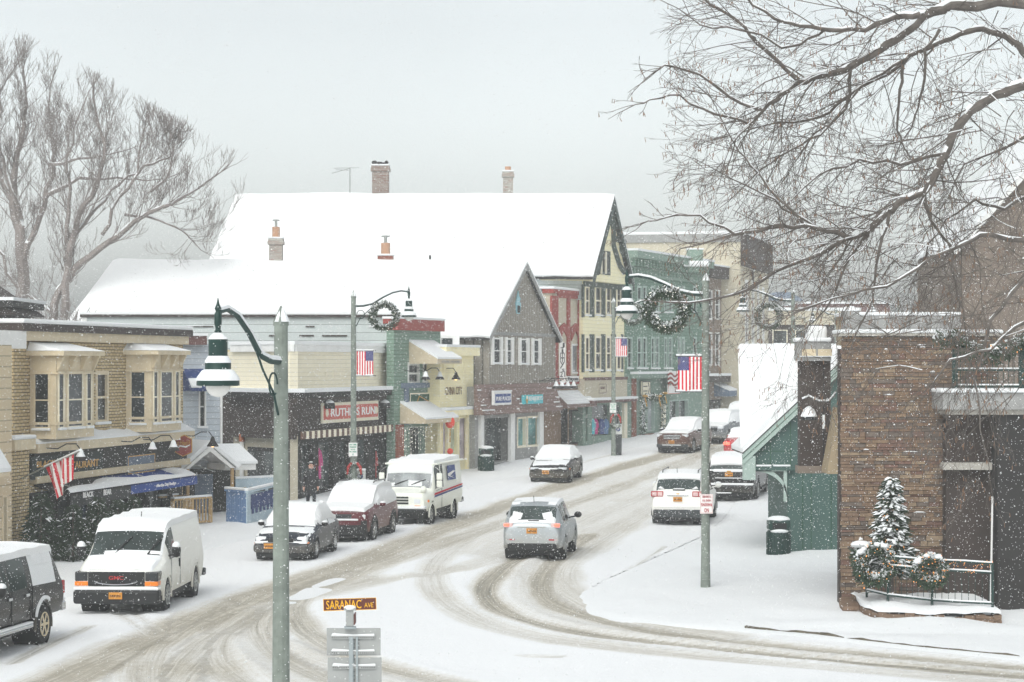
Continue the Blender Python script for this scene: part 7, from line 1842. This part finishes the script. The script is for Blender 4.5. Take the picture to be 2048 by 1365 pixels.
    c.box('rear_bumper', 'black', -2.55, -.8, .5, -2.2, .9, .68, .03)
    for sd in (1, -1):
        for z, mt in ((1.14, 'flagred'), (1.06, 'pblue')):
            MB().prism([(1.3, sd*.944, z-.16), (-2.18, sd*.958, z), (-2.18, sd*.958, z+.05), (1.2, sd*.946, z-.09)], (0, sd*.006, 0)).build('stripe', mt, c.e)
        MB().prism([(-.35, sd*.945, 1.4), (-1.35, sd*.945, 1.4), (-1.25, sd*.92, 1.92), (-.35, sd*.92, 1.92)], (0, sd*.02, 0)).build('emblem', 'pblue', c.e)
        MB().prism([(-.3, sd*.962, 1.64), (-.95, sd*.962, 1.72), (-1.25, sd*.962, 1.70), (-.6, sd*.962, 1.56), (-1.15, sd*.962, 1.44), (-.35, sd*.962, 1.56)], (0, sd*.008, 0)).build('emblem_wing', 'flagwhite', c.e)
        MB().box(.36-.01, sd*.93, .5, .36+.01, sd*.952, 1.2).build('door_seam', 'grey', c.e)
        for z in (1.62, 1.36): 
            o = c.box('side_mirror', 'mailwhite', 1.0, sd*1.06-.1, z-.12, 1.08, sd*1.06+.1, z+.12, .03)
        MB().tube([(1.0, sd*.9, 1.95), (1.04, sd*1.1, 1.8), (1.04, sd*1.1, 1.2), (1.0, sd*.93, 1.12)], .014, 5).build('mirror_arm', 'steel', c.e)
        MB().ball((1.95, sd*.75, 1.22), .12, 8, 6).build('fender_mirror', 'mailwhite', c.e, smooth=True)
    c.shadow_tray(-2.0, 2.1, .78, .2, .45)
    # ---- black compact
    sp = sedan_spec(4.63, 1.8, 1.42, 'blackpaint', glass=fg, rim='steel', spokes=5, wsnow=True)
    c = Car('parked_sedan', 'black compact car with snow covered roof parked by the grey house', 'car', (1103, 963), 'front', 10.5, True, sp, 'cars parked along the left kerb')
    c.snow(-2.25, .98, 6, 12, .08, cut=lambda p: p.z < .95); c.snow(1.0, 2.1, 9, 12, .03, 'snow', .5, seed=8)
    c.box('bumper', 'blackpaint', 1.95, -.84, .2, 2.33, .84, .46, .08); c.box('headlight', 'lens', 1.98, .42, .56, 2.25, .8, .66, .03, True); c.box('grille_bar', 'snow', 2.15, -.42, .58, 2.33, .42, .64, .02)
    c.plate(2.36, .38, True, y=-.1); c.box('plate_snow', 'snow', 2.3, -.28, .545, 2.36, .1, .59, .01); c.mirror(.72, .88, .95); c.box('turn_signal', 'amber', 1.78, .86, .56, 1.86, .905, .6, .005, True); c.shadow_tray(-2.0, 2.2, .74, .1, .24)
    # ---- brown crossover and two more behind it
    sp = suv_spec(4.52, 1.84, 1.68, 'brownpaint', glass=fg, rim='steel', hood=1.1, nose=.98)
    c = Car('parked_suv', 'brown crossover with chrome grille parked before the green block', 'car', (1354, 905), 'front', 21, True, sp, 'cars parked along the left kerb')
    c.snow(-2.2, 1.95, 9, 12, .07, ragged=.15, seed=4); c.snow(-2.1, .9, 6, 9, .04, cut=lambda p: p.z < 1.1)
    g_ = c.box('grille', 'darklens', 2.0, -.45, .7, 2.275, .45, .95, .05)
    for i in range(3): c.box('grille_bar', 'chrome', 2.2, -.43, .73+.075*i, 2.29, .43, .765+.075*i, .008, parent=g_)
    c.box('headlight', 'lens', 1.92, .5, .82, 2.2, .83, .96, .04, True); c.plate(2.3, .5, True); c.box('lower_bumper', 'charcoal', 1.9, -.82, .28, 2.28, .82, .48, .06); c.box('bumper_snow', 'snow', 2.1, -.5, .40, 2.29, .5, .44, .01)
    c.mirror(.68, .92, 1.12, mat='blackpaint'); c.shadow_tray(-2.0, 2.1, .76, .14, .3)
    p2 = (1412, 884)
    sp = suv_spec(4.6, 1.86, 1.7, 'greycar', glass=fg, rim='steel')
    c = Car('parked_suv', 'grey car under snow, half hidden by the right kerb lamp post', 'car', (1426, 886), 'front', 21, True, sp, 'cars parked along the left kerb')
    c.snow(-2.2, 2.0, 9, 12, .08); c.snow(-2.1, .9, 6, 9, .04, cut=lambda p: p.z < 1.1); c.box('grille', 'black', 2.1, -.5, .66, 2.31, .5, .86, .03); c.box('headlight', 'lens', 1.95, .5, .8, 2.24, .82, .94, .04, True); c.mirror(.68, .92, 1.12); c.shadow_tray(-2.0, 2.1, .76, .14, .3)
    sp = suv_spec(5.4, 2.0, 1.9, 'blackpaint', glass=fg, rim='steel', hood=1.25, nose=1.08, wr=.4)
    c = Car('parked_suv', 'tall dark truck at the far end of the parked row', 'car', (1474, 874), 'front', 23, True, sp, 'cars parked along the left kerb')
    c.snow(-2.6, 1.5, 9, 12, .08); c.snow(-2.4, .9, 6, 9, .04, cut=lambda p: p.z < 1.2 or p.x > .3); c.box('grille', 'darklens', 2.5, -.55, .75, 2.71, .55, 1.02, .03); c.box('headlight', 'lens', 2.35, .6, .88, 2.64, .9, 1.05, .04, True); c.mirror(.9, 1.0, 1.28); c.shadow_tray(-2.3, 2.4, .8, .2, .36)
    # ---- silver crossover driving away
    sp = suv_spec(4.66, 1.80, 1.69, 'silver', rim='steel', belt=.60, rear_rake=.6)
    c = Car('moving_suv', 'silver crossover driving away with brake lights on in mid road', 'car', (1072, 1114), 'rear', 7.5, False, sp)
    c.snow(-1.9, .2, 9, 12, .018, 'snow', .7, seed=12)
    zr = 1.05
    for sd in (1, -1):
        c.box('tail_light', 'pink_lens', -2.305, sd*.56, .93, -2.12, sd*.83, 1.06, .02); c.box('brake_light', 'brake', -2.32, sd*.66, .96, -2.15, sd*.82, 1.05, .02); c.box('reflector', 'tail', -2.335, sd*.50, .56, -2.2, sd*.66, .60, .005); c.box('fog_light', 'pink_lens', -2.33, sd*.661, .56, -2.2, sd*.76, .60, .005)
    c.box('lower_bumper', 'black', -2.34, -.72, .26, -2.0, .72, .50, .05); c.plate(-2.335, .76, False); c.box('chrome_strip', 'steel', -2.325, -.42, .925, -2.2, .42, .96, .01)
    c.snow(-2.24, -2.12, 9, 12, .02, 'snow', .0, cut=lambda p: not (p.z < 1.16 or (abs(p.y) > .34 and p.z < 1.38)), seed=2)
    for sd in (1, -1): MB().prism([(-2.2+.02, sd*.34, 1.17), (-2.2+.02, sd*.62, 1.17), (-2.1, sd*.56, 1.4), (-2.12, sd*.28, 1.34)], (-.012, 0, 0)).build('window_snow', 'snow', c.e)
    c.box('rear_wiper', 'black', -2.25, -.2, 1.12, -2.19, .12, 1.15, .006); MB().tube([(-1.75, 0, 1.64), (-1.85, 0, 1.84)], .01, 4).build('antenna', 'black', c.e)
    c.mirror(.72, .92, 1.12, (.1, .24, .19), 'blackpaint', False)
    MB().tube([(-2.315, .74*math.sin(t), .64+.06*(1-abs(math.sin(t)))) for t in [-1.4+2.8*i/16 for i in range(17)]], .01, 4).build('tailgate_seam', 'charcoal', c.e); c.shadow_tray(-2.1, 2.0, .74, .12, .3)
    # ---- white crossover parked right
    sp = suv_spec(5.17, 1.98, 1.78, 'pearl', rim='steel', belt=.63, rear_rake=.7, wr=.38, archmat='charcoal')
    c = Car('parked_suv', 'white crossover seen from behind, parked beside the right lamp post', 'car', (1362, 1047), 'rear', 9.5, False, sp, 'cars parked along the right kerb')
    c.snow(-2.1, .5, 9, 12, .05, ragged=.15, seed=6); h = 2.585
    for sd in (1, -1):
        a = c.box('tail_light', 'tail', -2.585, sd*.50, 1.0, -2.36, sd*.93, 1.19, .02)
        for y0, y1 in ((.53, .70), (.73, .89)): c.box('clear_lens', 'pink_lens', -2.60, sd*y0, 1.03, -2.5, sd*y1, 1.16, .015, parent=a)
        MB().tube([(.35, sd*.62, 1.82), (.25, sd*.62, 1.87), (-1.5, sd*.62, 1.86), (-1.62, sd*.62, 1.79)], .02, 5).build('roof_rail', 'blackpaint', c.e)
        MB().prism([(-2.42, sd*.45, 1.25), (-2.42, sd*.70, 1.28), (-2.40, sd*.62, 1.36)], (-.02, 0, 0)).build('window_snow', 'snow', c.e)
    c.box('lower_bumper', 'charcoal', -2.59, -.86, .28, -2.2, .86, .60, .05); c.plate(-2.605, .84, False); c.box('chrome_strip', 'chrome', -2.60, -.36, 1.03, -2.45, .36, 1.08, .01); c.box('badge', 'gold', -2.60, -.06, 1.08, -2.5, .06, 1.12, .01)
    c.box('rear_wiper', 'black', -2.52, -.25, 1.22, -2.44, .18, 1.25, .006); c.box('wiper_snow', 'snow', -2.52, -.22, 1.252, -2.44, .15, 1.29, .01); MB().tube([(-1.7, .1, 1.74), (-1.8, .1, 1.95)], .01, 4).build('antenna', 'black', c.e)
    c.box('bumper_step', 'pearl', -2.62, -.84, .605, -2.3, .84, .72, .04); c.mirror(.85, 1.0, 1.2, (.1, .24, .2)); c.shadow_tray(-2.3, 2.3, .8, .14, .32)
    MB().tube([(-2.575, .78*math.sin(t), .78+.04*(1-abs(math.sin(t)))) for t in [-1.4+2.8*i/16 for i in range(17)]], .008, 4).build('tailgate_seam', 'grey', c.e)
    # ---- big black wagon parked right
    sp = suv_spec(5.5, 2.04, 1.80, 'blackpaint', rim='steel', belt=.62, rear_rake=.3, wr=.42, tw=.27, hood=1.25, nose=1.1)
    c = Car('parked_suv', 'large black wagon seen from behind, half hidden by the green cottage', 'car', (1466, 1000), 'rear', 12.5, False, sp, 'cars parked along the right kerb')
    c.snow(-2.5, .9, 9, 12, .06)
    for sd in (1, -1): c.box('tail_light', 'tail', -2.775, sd*.84, .95, -2.5, sd*.985, 1.28, .02)
    c.box('rear_bumper', 'blackpaint', -2.92, -.97, .42, -2.55, .97, .66, .05); c.box('bumper_snow', 'snow', -2.92, -.96, .662, -2.6, .96, .74, .03); c.plate(-2.78, 1.0, False); c.box('tailgate_snow', 'snow', -2.79, -.6, 1.17, -2.62, .62, 1.28, .03); c.box('badge', 'gold', -2.80, -.08, 1.17, -2.791, .08, 1.22, .01)
    c.box('plate_snow', 'snow', -2.79, -.6, .92, -2.7, .55, .95, .01); c.box('window_snow', 'snow', -2.66, -.92, 1.2, -2.5, -.72, 1.5, .05); c.box('window_snow', 'snow', -2.68, -.92, 1.20, -2.52, .92, 1.26, .02)
    c.box('mud_flap', 'black', -2.3, .72, .3, -2.2, 1.0, .6, .01, True); c.box('hitch_snow', 'snow', -2.9, -.1, .34, -2.7, .5, .38, .01); c.box('step_bar', 'black', -.9, .98, .38, 1.3, 1.1, .46, .02, True); c.mirror(.9, 1.02, 1.28); c.shadow_tray(-2.6, 2.4, .85, .16, .42)
    # ---- red car ahead
    sp = sedan_spec(4.6, 1.8, 1.45, 'carred', glass={'rear_window': 'iceglass'}, rim='steel')
    c = Car('moving_sedan', 'red car with brake light glowing ahead of the black wagon', 'car', (1486, 917), 'rear', 14, False, sp)
    c.snow(-1.5, .9, 9, 12, .06); c.snow(-1.55, -1.3, 10, 12, .03, 'snow', .1)
    for sd in (1, -1): c.box('brake_light', 'brake', -2.335, sd*.5, .72, -2.1, sd*.82, .86, .02)
    c.box('bumper', 'carred', -2.36, -.8, .3, -2.0, .8, .58, .06); c.plate(-2.33, .66, False); c.mirror(.72, .9, .98); c.shadow_tray(-2, 2, .74, .12, .26)
class Tree:
    def __init__(s, name, label, base, seed, bark, group=None):
        s.t = thing(name, label, 'tree', base, 0, group); s.o = Vector(base); s.r = random.Random(seed)
        s.limb, s.twig, s.snow, s.cat = MB(), MB(), MB(), MB(); s.bark = bark
    def path(s, pts, r0, r1, n=7, snow=True, top=None):
        pts = [Vector(p)-s.o for p in pts]; k = len(pts)
        rs = [r0+(r1-r0)*i/(k-1) for i in range(k)]
        s.limb.tube(pts, rs, n, cap=False)
        if snow:
            # snow lies along the upper side in broken lengths
            i = 0
            while i < k-1:
                L = s.r.randint(2, 5); seg = pts[i:i+L+1]
                if len(seg) >= 2 and s.r.random() < .92:
                    rr = [rs[min(i+j, k-1)]*.86 for j in range(len(seg))]; rr[0] *= .4; rr[-1] *= .4
                    s.snow.tube([p+Vector((0, 0, rs[min(i+j, k-1)]*.6)) for j, p in enumerate(seg)], rr, 6)
                i += L
        return pts, rs
    xmin = -1e9; ymin = -1e9
    def grow(s, p, d, L, r, depth, up=.25, spread=.6, kids=(2, 4), minr=.004, droop=0.0, cat=0.0, snow=.0, sub=.62):
        w_ = p+s.o+d.normalized()*L*.8; px = CX+w_.x/w_.y*F; py = HY-(w_.z-CZ)/w_.y*F
        if px < s.xmin or py < s.ymin+.55*max(0, px): L *= .45; depth -= 1
        if depth < 0: return
        n = 4 if depth > 0 else 3; pts = [p.copy()]; q = p.copy(); d = d.normalized()
        for i in range(n):
            d = (d+Vector((s.r.gauss(0, .16), s.r.gauss(0, .16), s.r.gauss(0, .12)+up*.12-droop*.16))).normalized(); q = q+d*L/n; pts.append(q.copy())
        rs = [max(minr, r*(1-.55*i/n)) for i in range(n+1)]
        (s.twig if r < .05 else s.limb).tube(pts, rs, 3 if r < .03 else 5, cap=False)
        if snow and r > .008 and s.r.random() < snow: s.snow.tube([a+Vector((0, 0, rs[i]*.6)) for i, a in enumerate(pts)], [x*.9 for x in rs], 4)
        if depth <= 0:
            if cat and s.r.random() < cat:
                for _ in range(s.r.randint(1, 2)):
                    a = pts[s.r.randint(2, n)]; l = s.r.uniform(.03, .06)
                    s.cat.tube([a, a+Vector((s.r.gauss(0, .012), s.r.gauss(0, .012), -l))], [.004, .0055], 4)
            return
        for i in range(s.r.randint(*kids)):
            f = s.r.uniform(.25, 1.0); k = min(n-1, int(f*n)); a = pts[k].lerp(pts[k+1], f*n-k)
            ax = Vector((s.r.gauss(0, 1), s.r.gauss(0, 1), s.r.gauss(0, .6))); nd = (d+ax.normalized()*spread+Vector((0, 0, up*.35-droop*.3))).normalized()
            s.grow(a, nd, L*sub*s.r.uniform(.7, 1.15), max(minr, rs[k]*.6), depth-1, up, spread, kids, minr, droop, cat, snow, sub)
    def done(s):
        s.limb.build('trunk', s.bark, s.t, smooth=True, fix=False)
        s.twig.build('crown', s.bark, s.t, fix=False)
        if s.snow.v: s.snow.build('branch_snow', 'snow', s.t, smooth=True, fix=False)
        if s.cat.v: s.cat.build('catkins', 'catkin', s.t, fix=False)
        return s.t
def wiggle(pts, r, k=3, amp=.05):
    out = []
    for a, b in zip(pts, pts[1:]):
        for i in range(k):
            f = i/k; q = a.lerp(b, f); L = (b-a).length
            out.append(q+(Vector((r.gauss(0, 1), r.gauss(0, 1), r.gauss(0, 1)))*amp*L*(1 if i else .3)))
    out.append(pts[-1]); return out
def trees():
    # two bare cottonwoods far left behind the roofs
    def poplar(name, label, Y, limbs, seed, base_px, twl=1.9, extra=3):
        k = Y/F; b = P(base_px, 0, Y); b.z = g(Y)
        T = Tree(name, label, b, seed, 'farbark', 'bare trees behind the roofs'); T.ymin = 40
        for pts, r0, r1 in limbs:
            dep = T.r.uniform(-1.5, 1.5)
            w = [P(x-8*i/(len(pts)-1), y+62*i/(len(pts)-1), Y+dep*i/len(pts)) for i, (x, y) in enumerate(pts)]
            w = wiggle(w, T.r, 3, .035); lp, lr = T.path(w, r0*k*.62, max(.02, r1*k*.7), 6, r0 > 4)
            n = len(lp)
            for i in range(1, n):
                d = (lp[i]-lp[i-1]).normalized(); f = i/n
                for _ in range(extra+(1 if f > .5 else 0)):
                    if T.r.random() < .25+.6*f:
                        ax = Vector((T.r.gauss(0, 1), T.r.gauss(0, .7), T.r.gauss(.5, .6))).normalized()
                        T.grow(lp[i].lerp(lp[i-1], T.r.random()), d*.8+ax*.75, twl*T.r.uniform(.5, 1.25)*(1.1-.3*f), max(.016, min(.03, lr[i]*.3)), 3, .8, .55, (2, 4), .0068, 0, 0, .1, .68)
            T.grow(lp[-1], lp[-1]-lp[-2], twl*1.0, max(.02, lr[-1]), 3, .8, .5, (3, 4), .007, 0, 0, 0, .6)
        return T.done()
    poplar('bare_tree', 'tall bare tree with upright limbs at the far left edge', 122, [
        ([(48, 700), (50, 560), (42, 470), (30, 380), (34, 300), (55, 200), (60, 130)], 26, 3), ([(44, 500), (38, 420), (10, 330), (-20, 260), (-40, 160)], 13, 3), ([(46, 520), (80, 420), (112, 320), (118, 250), (105, 150)], 12, 3),
        ([(42, 440), (20, 350), (0, 260), (4, 150), (20, 100)], 8, 2), ([(98, 330), (150, 290), (215, 250)], 6, 2), ([(48, 610), (10, 480), (-30, 400)], 8, 2), ([(90, 395), (160, 335), (240, 315), (300, 300)], 7, 2)], 5, 50)
    poplar('bare_tree', 'leaning bare tree whose limbs reach right over the low snowy roof', 116, [
        ([(95, 700), (110, 600), (150, 520), (205, 470), (260, 420), (305, 380), (350, 355), (405, 315)], 16, 3), ([(128, 640), (140, 520), (160, 410), (200, 330), (215, 240), (200, 160)], 15, 3), ([(130, 560), (135, 440), (145, 350), (140, 270), (170, 160)], 10, 2),
        ([(250, 430), (320, 420), (370, 420), (398, 425)], 5, 1.5), ([(205, 470), (240, 380), (290, 300), (345, 270), (370, 200)], 7, 2), ([(150, 470), (180, 420), (225, 350), (280, 300), (300, 180)], 8, 2), ([(300, 385), (340, 320), (355, 240)], 5, 2),
        ([(115, 640), (60, 560), (20, 540)], 7, 2)], 9, 110)
    # shrubby thicket under them
    T = Tree('bare_thicket', 'tangle of bare brush below the two left trees', P(60, 650, 112)-Vector((0, 0, 1)), 3, 'farbark')
    for i in range(46):
        p = Vector((T.r.uniform(-3.5, 3.2), T.r.uniform(-.8, .8), T.r.uniform(-.4, .2)))
        T.grow(p, Vector((T.r.gauss(0, .35), T.r.gauss(0, .2), 1)), T.r.uniform(.9, 1.9), .03, 2, .3, .6, (3, 5), .012, 0, 0, .3)
    T.done()
    # far shrubs above the parapet
    for i, (px, py, Y, lab) in enumerate(((1800, 700, 128, 'small bare tree beyond the beige parapet'), (1880, 700, 120, 'bare tree beside the brown gabled house'))):
        p = P(px, py, Y); T = Tree('bare_tree', lab, Vector((p.x, Y, g(Y))), 30+i, 'farbark', 'small far bare trees'); h = p.z-g(Y)
        T.path([T.o, T.o+Vector((0, 0, h*.6)), T.o+Vector((.1, 0, h))], .12, .08, 6, False)
        for j in range(9): T.grow(Vector((.1, 0, h*T.r.uniform(.6, 1))), Vector((T.r.gauss(0, .6), T.r.gauss(0, .4), 1)), T.r.uniform(1.4, 2.4), .05, 3, .5, .6, (3, 4), .012, 0, 0, .2, .62)
        T.done()
    # the overhanging birch at upper right: trunk stands outside the frame
    Yb = 30.0; k = Yb/F
    T = Tree('overhanging_tree', 'snow lined birch whose branches with brown catkins overhang the upper right', Vector((P(2330, 0, Yb+1).x, Yb+1, 0)), 17, 'birch'); T.xmin = 1330
    root = T.o; crotch = P(2330, 420, Yb+1)
    T.path(wiggle([root, root.lerp(crotch, .5), crotch, P(2300, 150, Yb+1.5), P(2330, -250, Yb+2)], T.r, 3, .02), .24, .13, 10, False)
    LIMBS = [
        ([(2320, 330), (2200, 60), (2048, 6), (1900, 10), (1845, 35), (1790, 80), (1740, 112), (1690, 140), (1640, 152), (1598, 165), (1565, 188), (1525, 222), (1500, 250)], 17, 5, 0),
        ([(1598, 162), (1560, 125), (1525, 95), (1490, 55), (1450, 25), (1410, 0)], 7, 3, .5), ([(1840, 30), (1790, 34), (1730, 60), (1660, 60), (1600, 52), (1550, 38), (1490, -10)], 9, 3, -.6),
        ([(2325, 360), (2150, 200), (2048, 105), (2012, 72), (1965, 58), (1920, 68), (1870, 90), (1820, 112), (1775, 150), (1700, 190), (1640, 235), (1560, 245)], 12, 3, 1.0),
        ([(2330, 400), (2150, 185), (2048, 172), (1990, 190), (1940, 222), (1908, 262), (1890, 310), (1866, 360), (1848, 385), (1805, 400), (1770, 430), (1738, 464), (1700, 476), (1655, 464), (1610, 452), (1540, 455), (1470, 470)], 15, 4, -.8),
        ([(1738, 468), (1700, 512), (1680, 560), (1650, 620)], 6, 2, -.8), ([(1690, 478), (1640, 508), (1580, 532), (1500, 580), (1400, 604), (1330, 605)], 6, 2, -.8), ([(1610, 452), (1560, 400), (1500, 330), (1470, 290)], 4, 2, -.8), ([(1640, 460), (1590, 430), (1520, 385), (1440, 345)], 4, 1.5, -.6),
        ([(1848, 390), (1862, 440), (1900, 490), (1912, 560), (1930, 660)], 6, 2, -.9), ([(1880, 60), (1850, 100), (1845, 180), (1830, 230), (1800, 290)], 5, 2, .8), ([(1805, 130), (1800, 180), (1795, 260), (1810, 300)], 5, 2, .4),
        ([(1700, 140), (1690, 220), (1640, 270), (1580, 300), (1520, 340)], 5, 2, .2), ([(1810, 120), (1740, 160), (1690, 210), (1600, 310)], 5, 2, .9), ([(1525, 222), (1460, 195), (1400, 150), (1330, 130), (1290, 160)], 5, 1.5, 0), ([(1500, 250), (1430, 230), (1360, 190), (1300, 200), (1260, 215)], 4, 1.2, 0),
        ([(1650, 60), (1600, 90), (1480, 60), (1400, 50), (1360, 20)], 4, 1.2, -.5), ([(1890, 310), (1800, 330), (1720, 320), (1640, 350), (1560, 420)], 5, 1.5, -.5), ([(1780, 420), (1760, 500), (1745, 600), (1700, 700)], 5, 1.5, -1.0),
        ([(2048, 480), (1960, 470), (1900, 500), (1800, 560), (1700, 590), (1600, 620)], 7, 1.5, -1.4), ([(2180, 500), (2048, 560), (1980, 640), (1950, 760), (1960, 860)], 7, 2, -1.6), ([(2200, 420), (2080, 380), (2010, 420), (1950, 400), (1890, 440), (1850, 520)], 7, 2, 1.2),
        ([(2200, 620), (2060, 640), (1980, 700), (1900, 720), (1860, 780)], 6, 1.5, -1.6), ([(2200, 300), (2080, 260), (2000, 300), (1930, 330), (1880, 420)], 6, 1.5, 1.4), ([(1470, 470), (1400, 430), (1330, 435), (1280, 450)], 3.5, 1, -.8)]
    for pts, r0, r1, dy in LIMBS:
        w = [P(x, y, Yb+dy) for x, y in pts]
        w = wiggle(w, T.r, 3, .035); lp, lr = T.path(w, r0*k*.74, max(.006, r1*k*.75), 8, True); n = len(lp)
        for i in range(2, n):
            if lp[i].x+T.o.x > P(2110, 0, Yb).x: continue
            d = (lp[i]-lp[i-1]).normalized(); f = i/n
            for _ in range(3):
                if T.r.random() < .16+.34*f:
                    ax = Vector((T.r.gauss(-.35, .9), T.r.gauss(0, .7), T.r.gauss(-.05, .8))).normalized()
                    T.grow(lp[i].lerp(lp[i-1], T.r.random()), d*.7+ax*.8, T.r.uniform(.5, 1.1), max(.006, min(.012, lr[i]*.4)), 3, .15, .62, (2, 3), .0021, .2, .3, .25, .66)
        T.grow(lp[-1], lp[-1]-lp[-2], .7, max(.007, lr[-1]), 3, .1, .6, (3, 4), .0021, .25, .4, .2, .66)
    # a mesh of fine hanging twigs thickening towards the right edge
    for i in range(95):
        x = 2080-abs(T.r.gauss(0, 190)); y = T.r.uniform(-20, 800); dy = T.r.uniform(-1.8, 1.6)
        p = P(x, y, Yb+dy)-T.o
        T.grow(p, Vector((T.r.gauss(-.5, .6), T.r.gauss(0, .5), T.r.gauss(-.3, .6))), T.r.uniform(.5, 1.0), .009, 3, .0, .6, (2, 3), .0021, .4, .25, .12, .66)
    T.done()
    return T
def snowfall():
    # falling flakes: far too many to count
    rr = np.random.RandomState(4); n = 300000
    Y = 18+rr.rand(n)**.8*84; X = (rr.rand(n)-.5)*(.52*Y+5); Z = -.0+rr.rand(n)*(CZ+.2*Y+3)
    keep = Z > np.interp(Y, GYX, GYZ)+.1; X, Y, Z = X[keep], Y[keep], Z[keep]; n = len(X)
    r = .0028+.0045*rr.rand(n)**2+.00005*Y
    d = np.array([[1, 0, -.6], [-1, .3, -.5], [.2, -1, .4], [0, .4, 1]], float)
    V = np.stack([X, Y, Z], 1)[:, None, :]+d[None]*r[:, None, None]*(.7+.6*rr.rand(n, 1, 3))
    f = np.array([[0, 1, 2], [0, 2, 3], [0, 3, 1], [1, 3, 2]])
    Fc = (np.arange(n)*4)[:, None, None]+f[None]
    me = bpy.data.meshes.new('snowfall'); nv, nf = n*4, n*4
    me.vertices.add(nv); me.vertices.foreach_set('co', V.reshape(-1).astype(np.float32))
    me.loops.add(nf*3); me.loops.foreach_set('vertex_index', Fc.reshape(-1).astype(np.int32))
    me.polygons.add(nf); me.polygons.foreach_set('loop_start', np.arange(0, nf*3, 3, dtype=np.int32)); me.update(calc_edges=True)
    me.materials.append(M['flake'])
    o = bpy.data.objects.new('snowfall', me); COL.objects.link(o); tag(o, kind='stuff')
def main():
    mats(); extra_mats(); setting(); ground()
    M['flake'] = plain('snowflake', (.9, .9, .9, 1), .8, var=.02)
    black_bear(); far_left(); pale_house(); ruthies(); green_narrow(); china()
    grey_gable(); red_house(); yellow_house(); green_block(); brown_block(); far_end()
    cottage(); sb = stone_house()
    street(); planter(sb)
    p = P(622, 0, 89.0); p.z = g(89)+.12; person(p, math.radians(10))
    vehicles(); trees(); snowfall()
main()
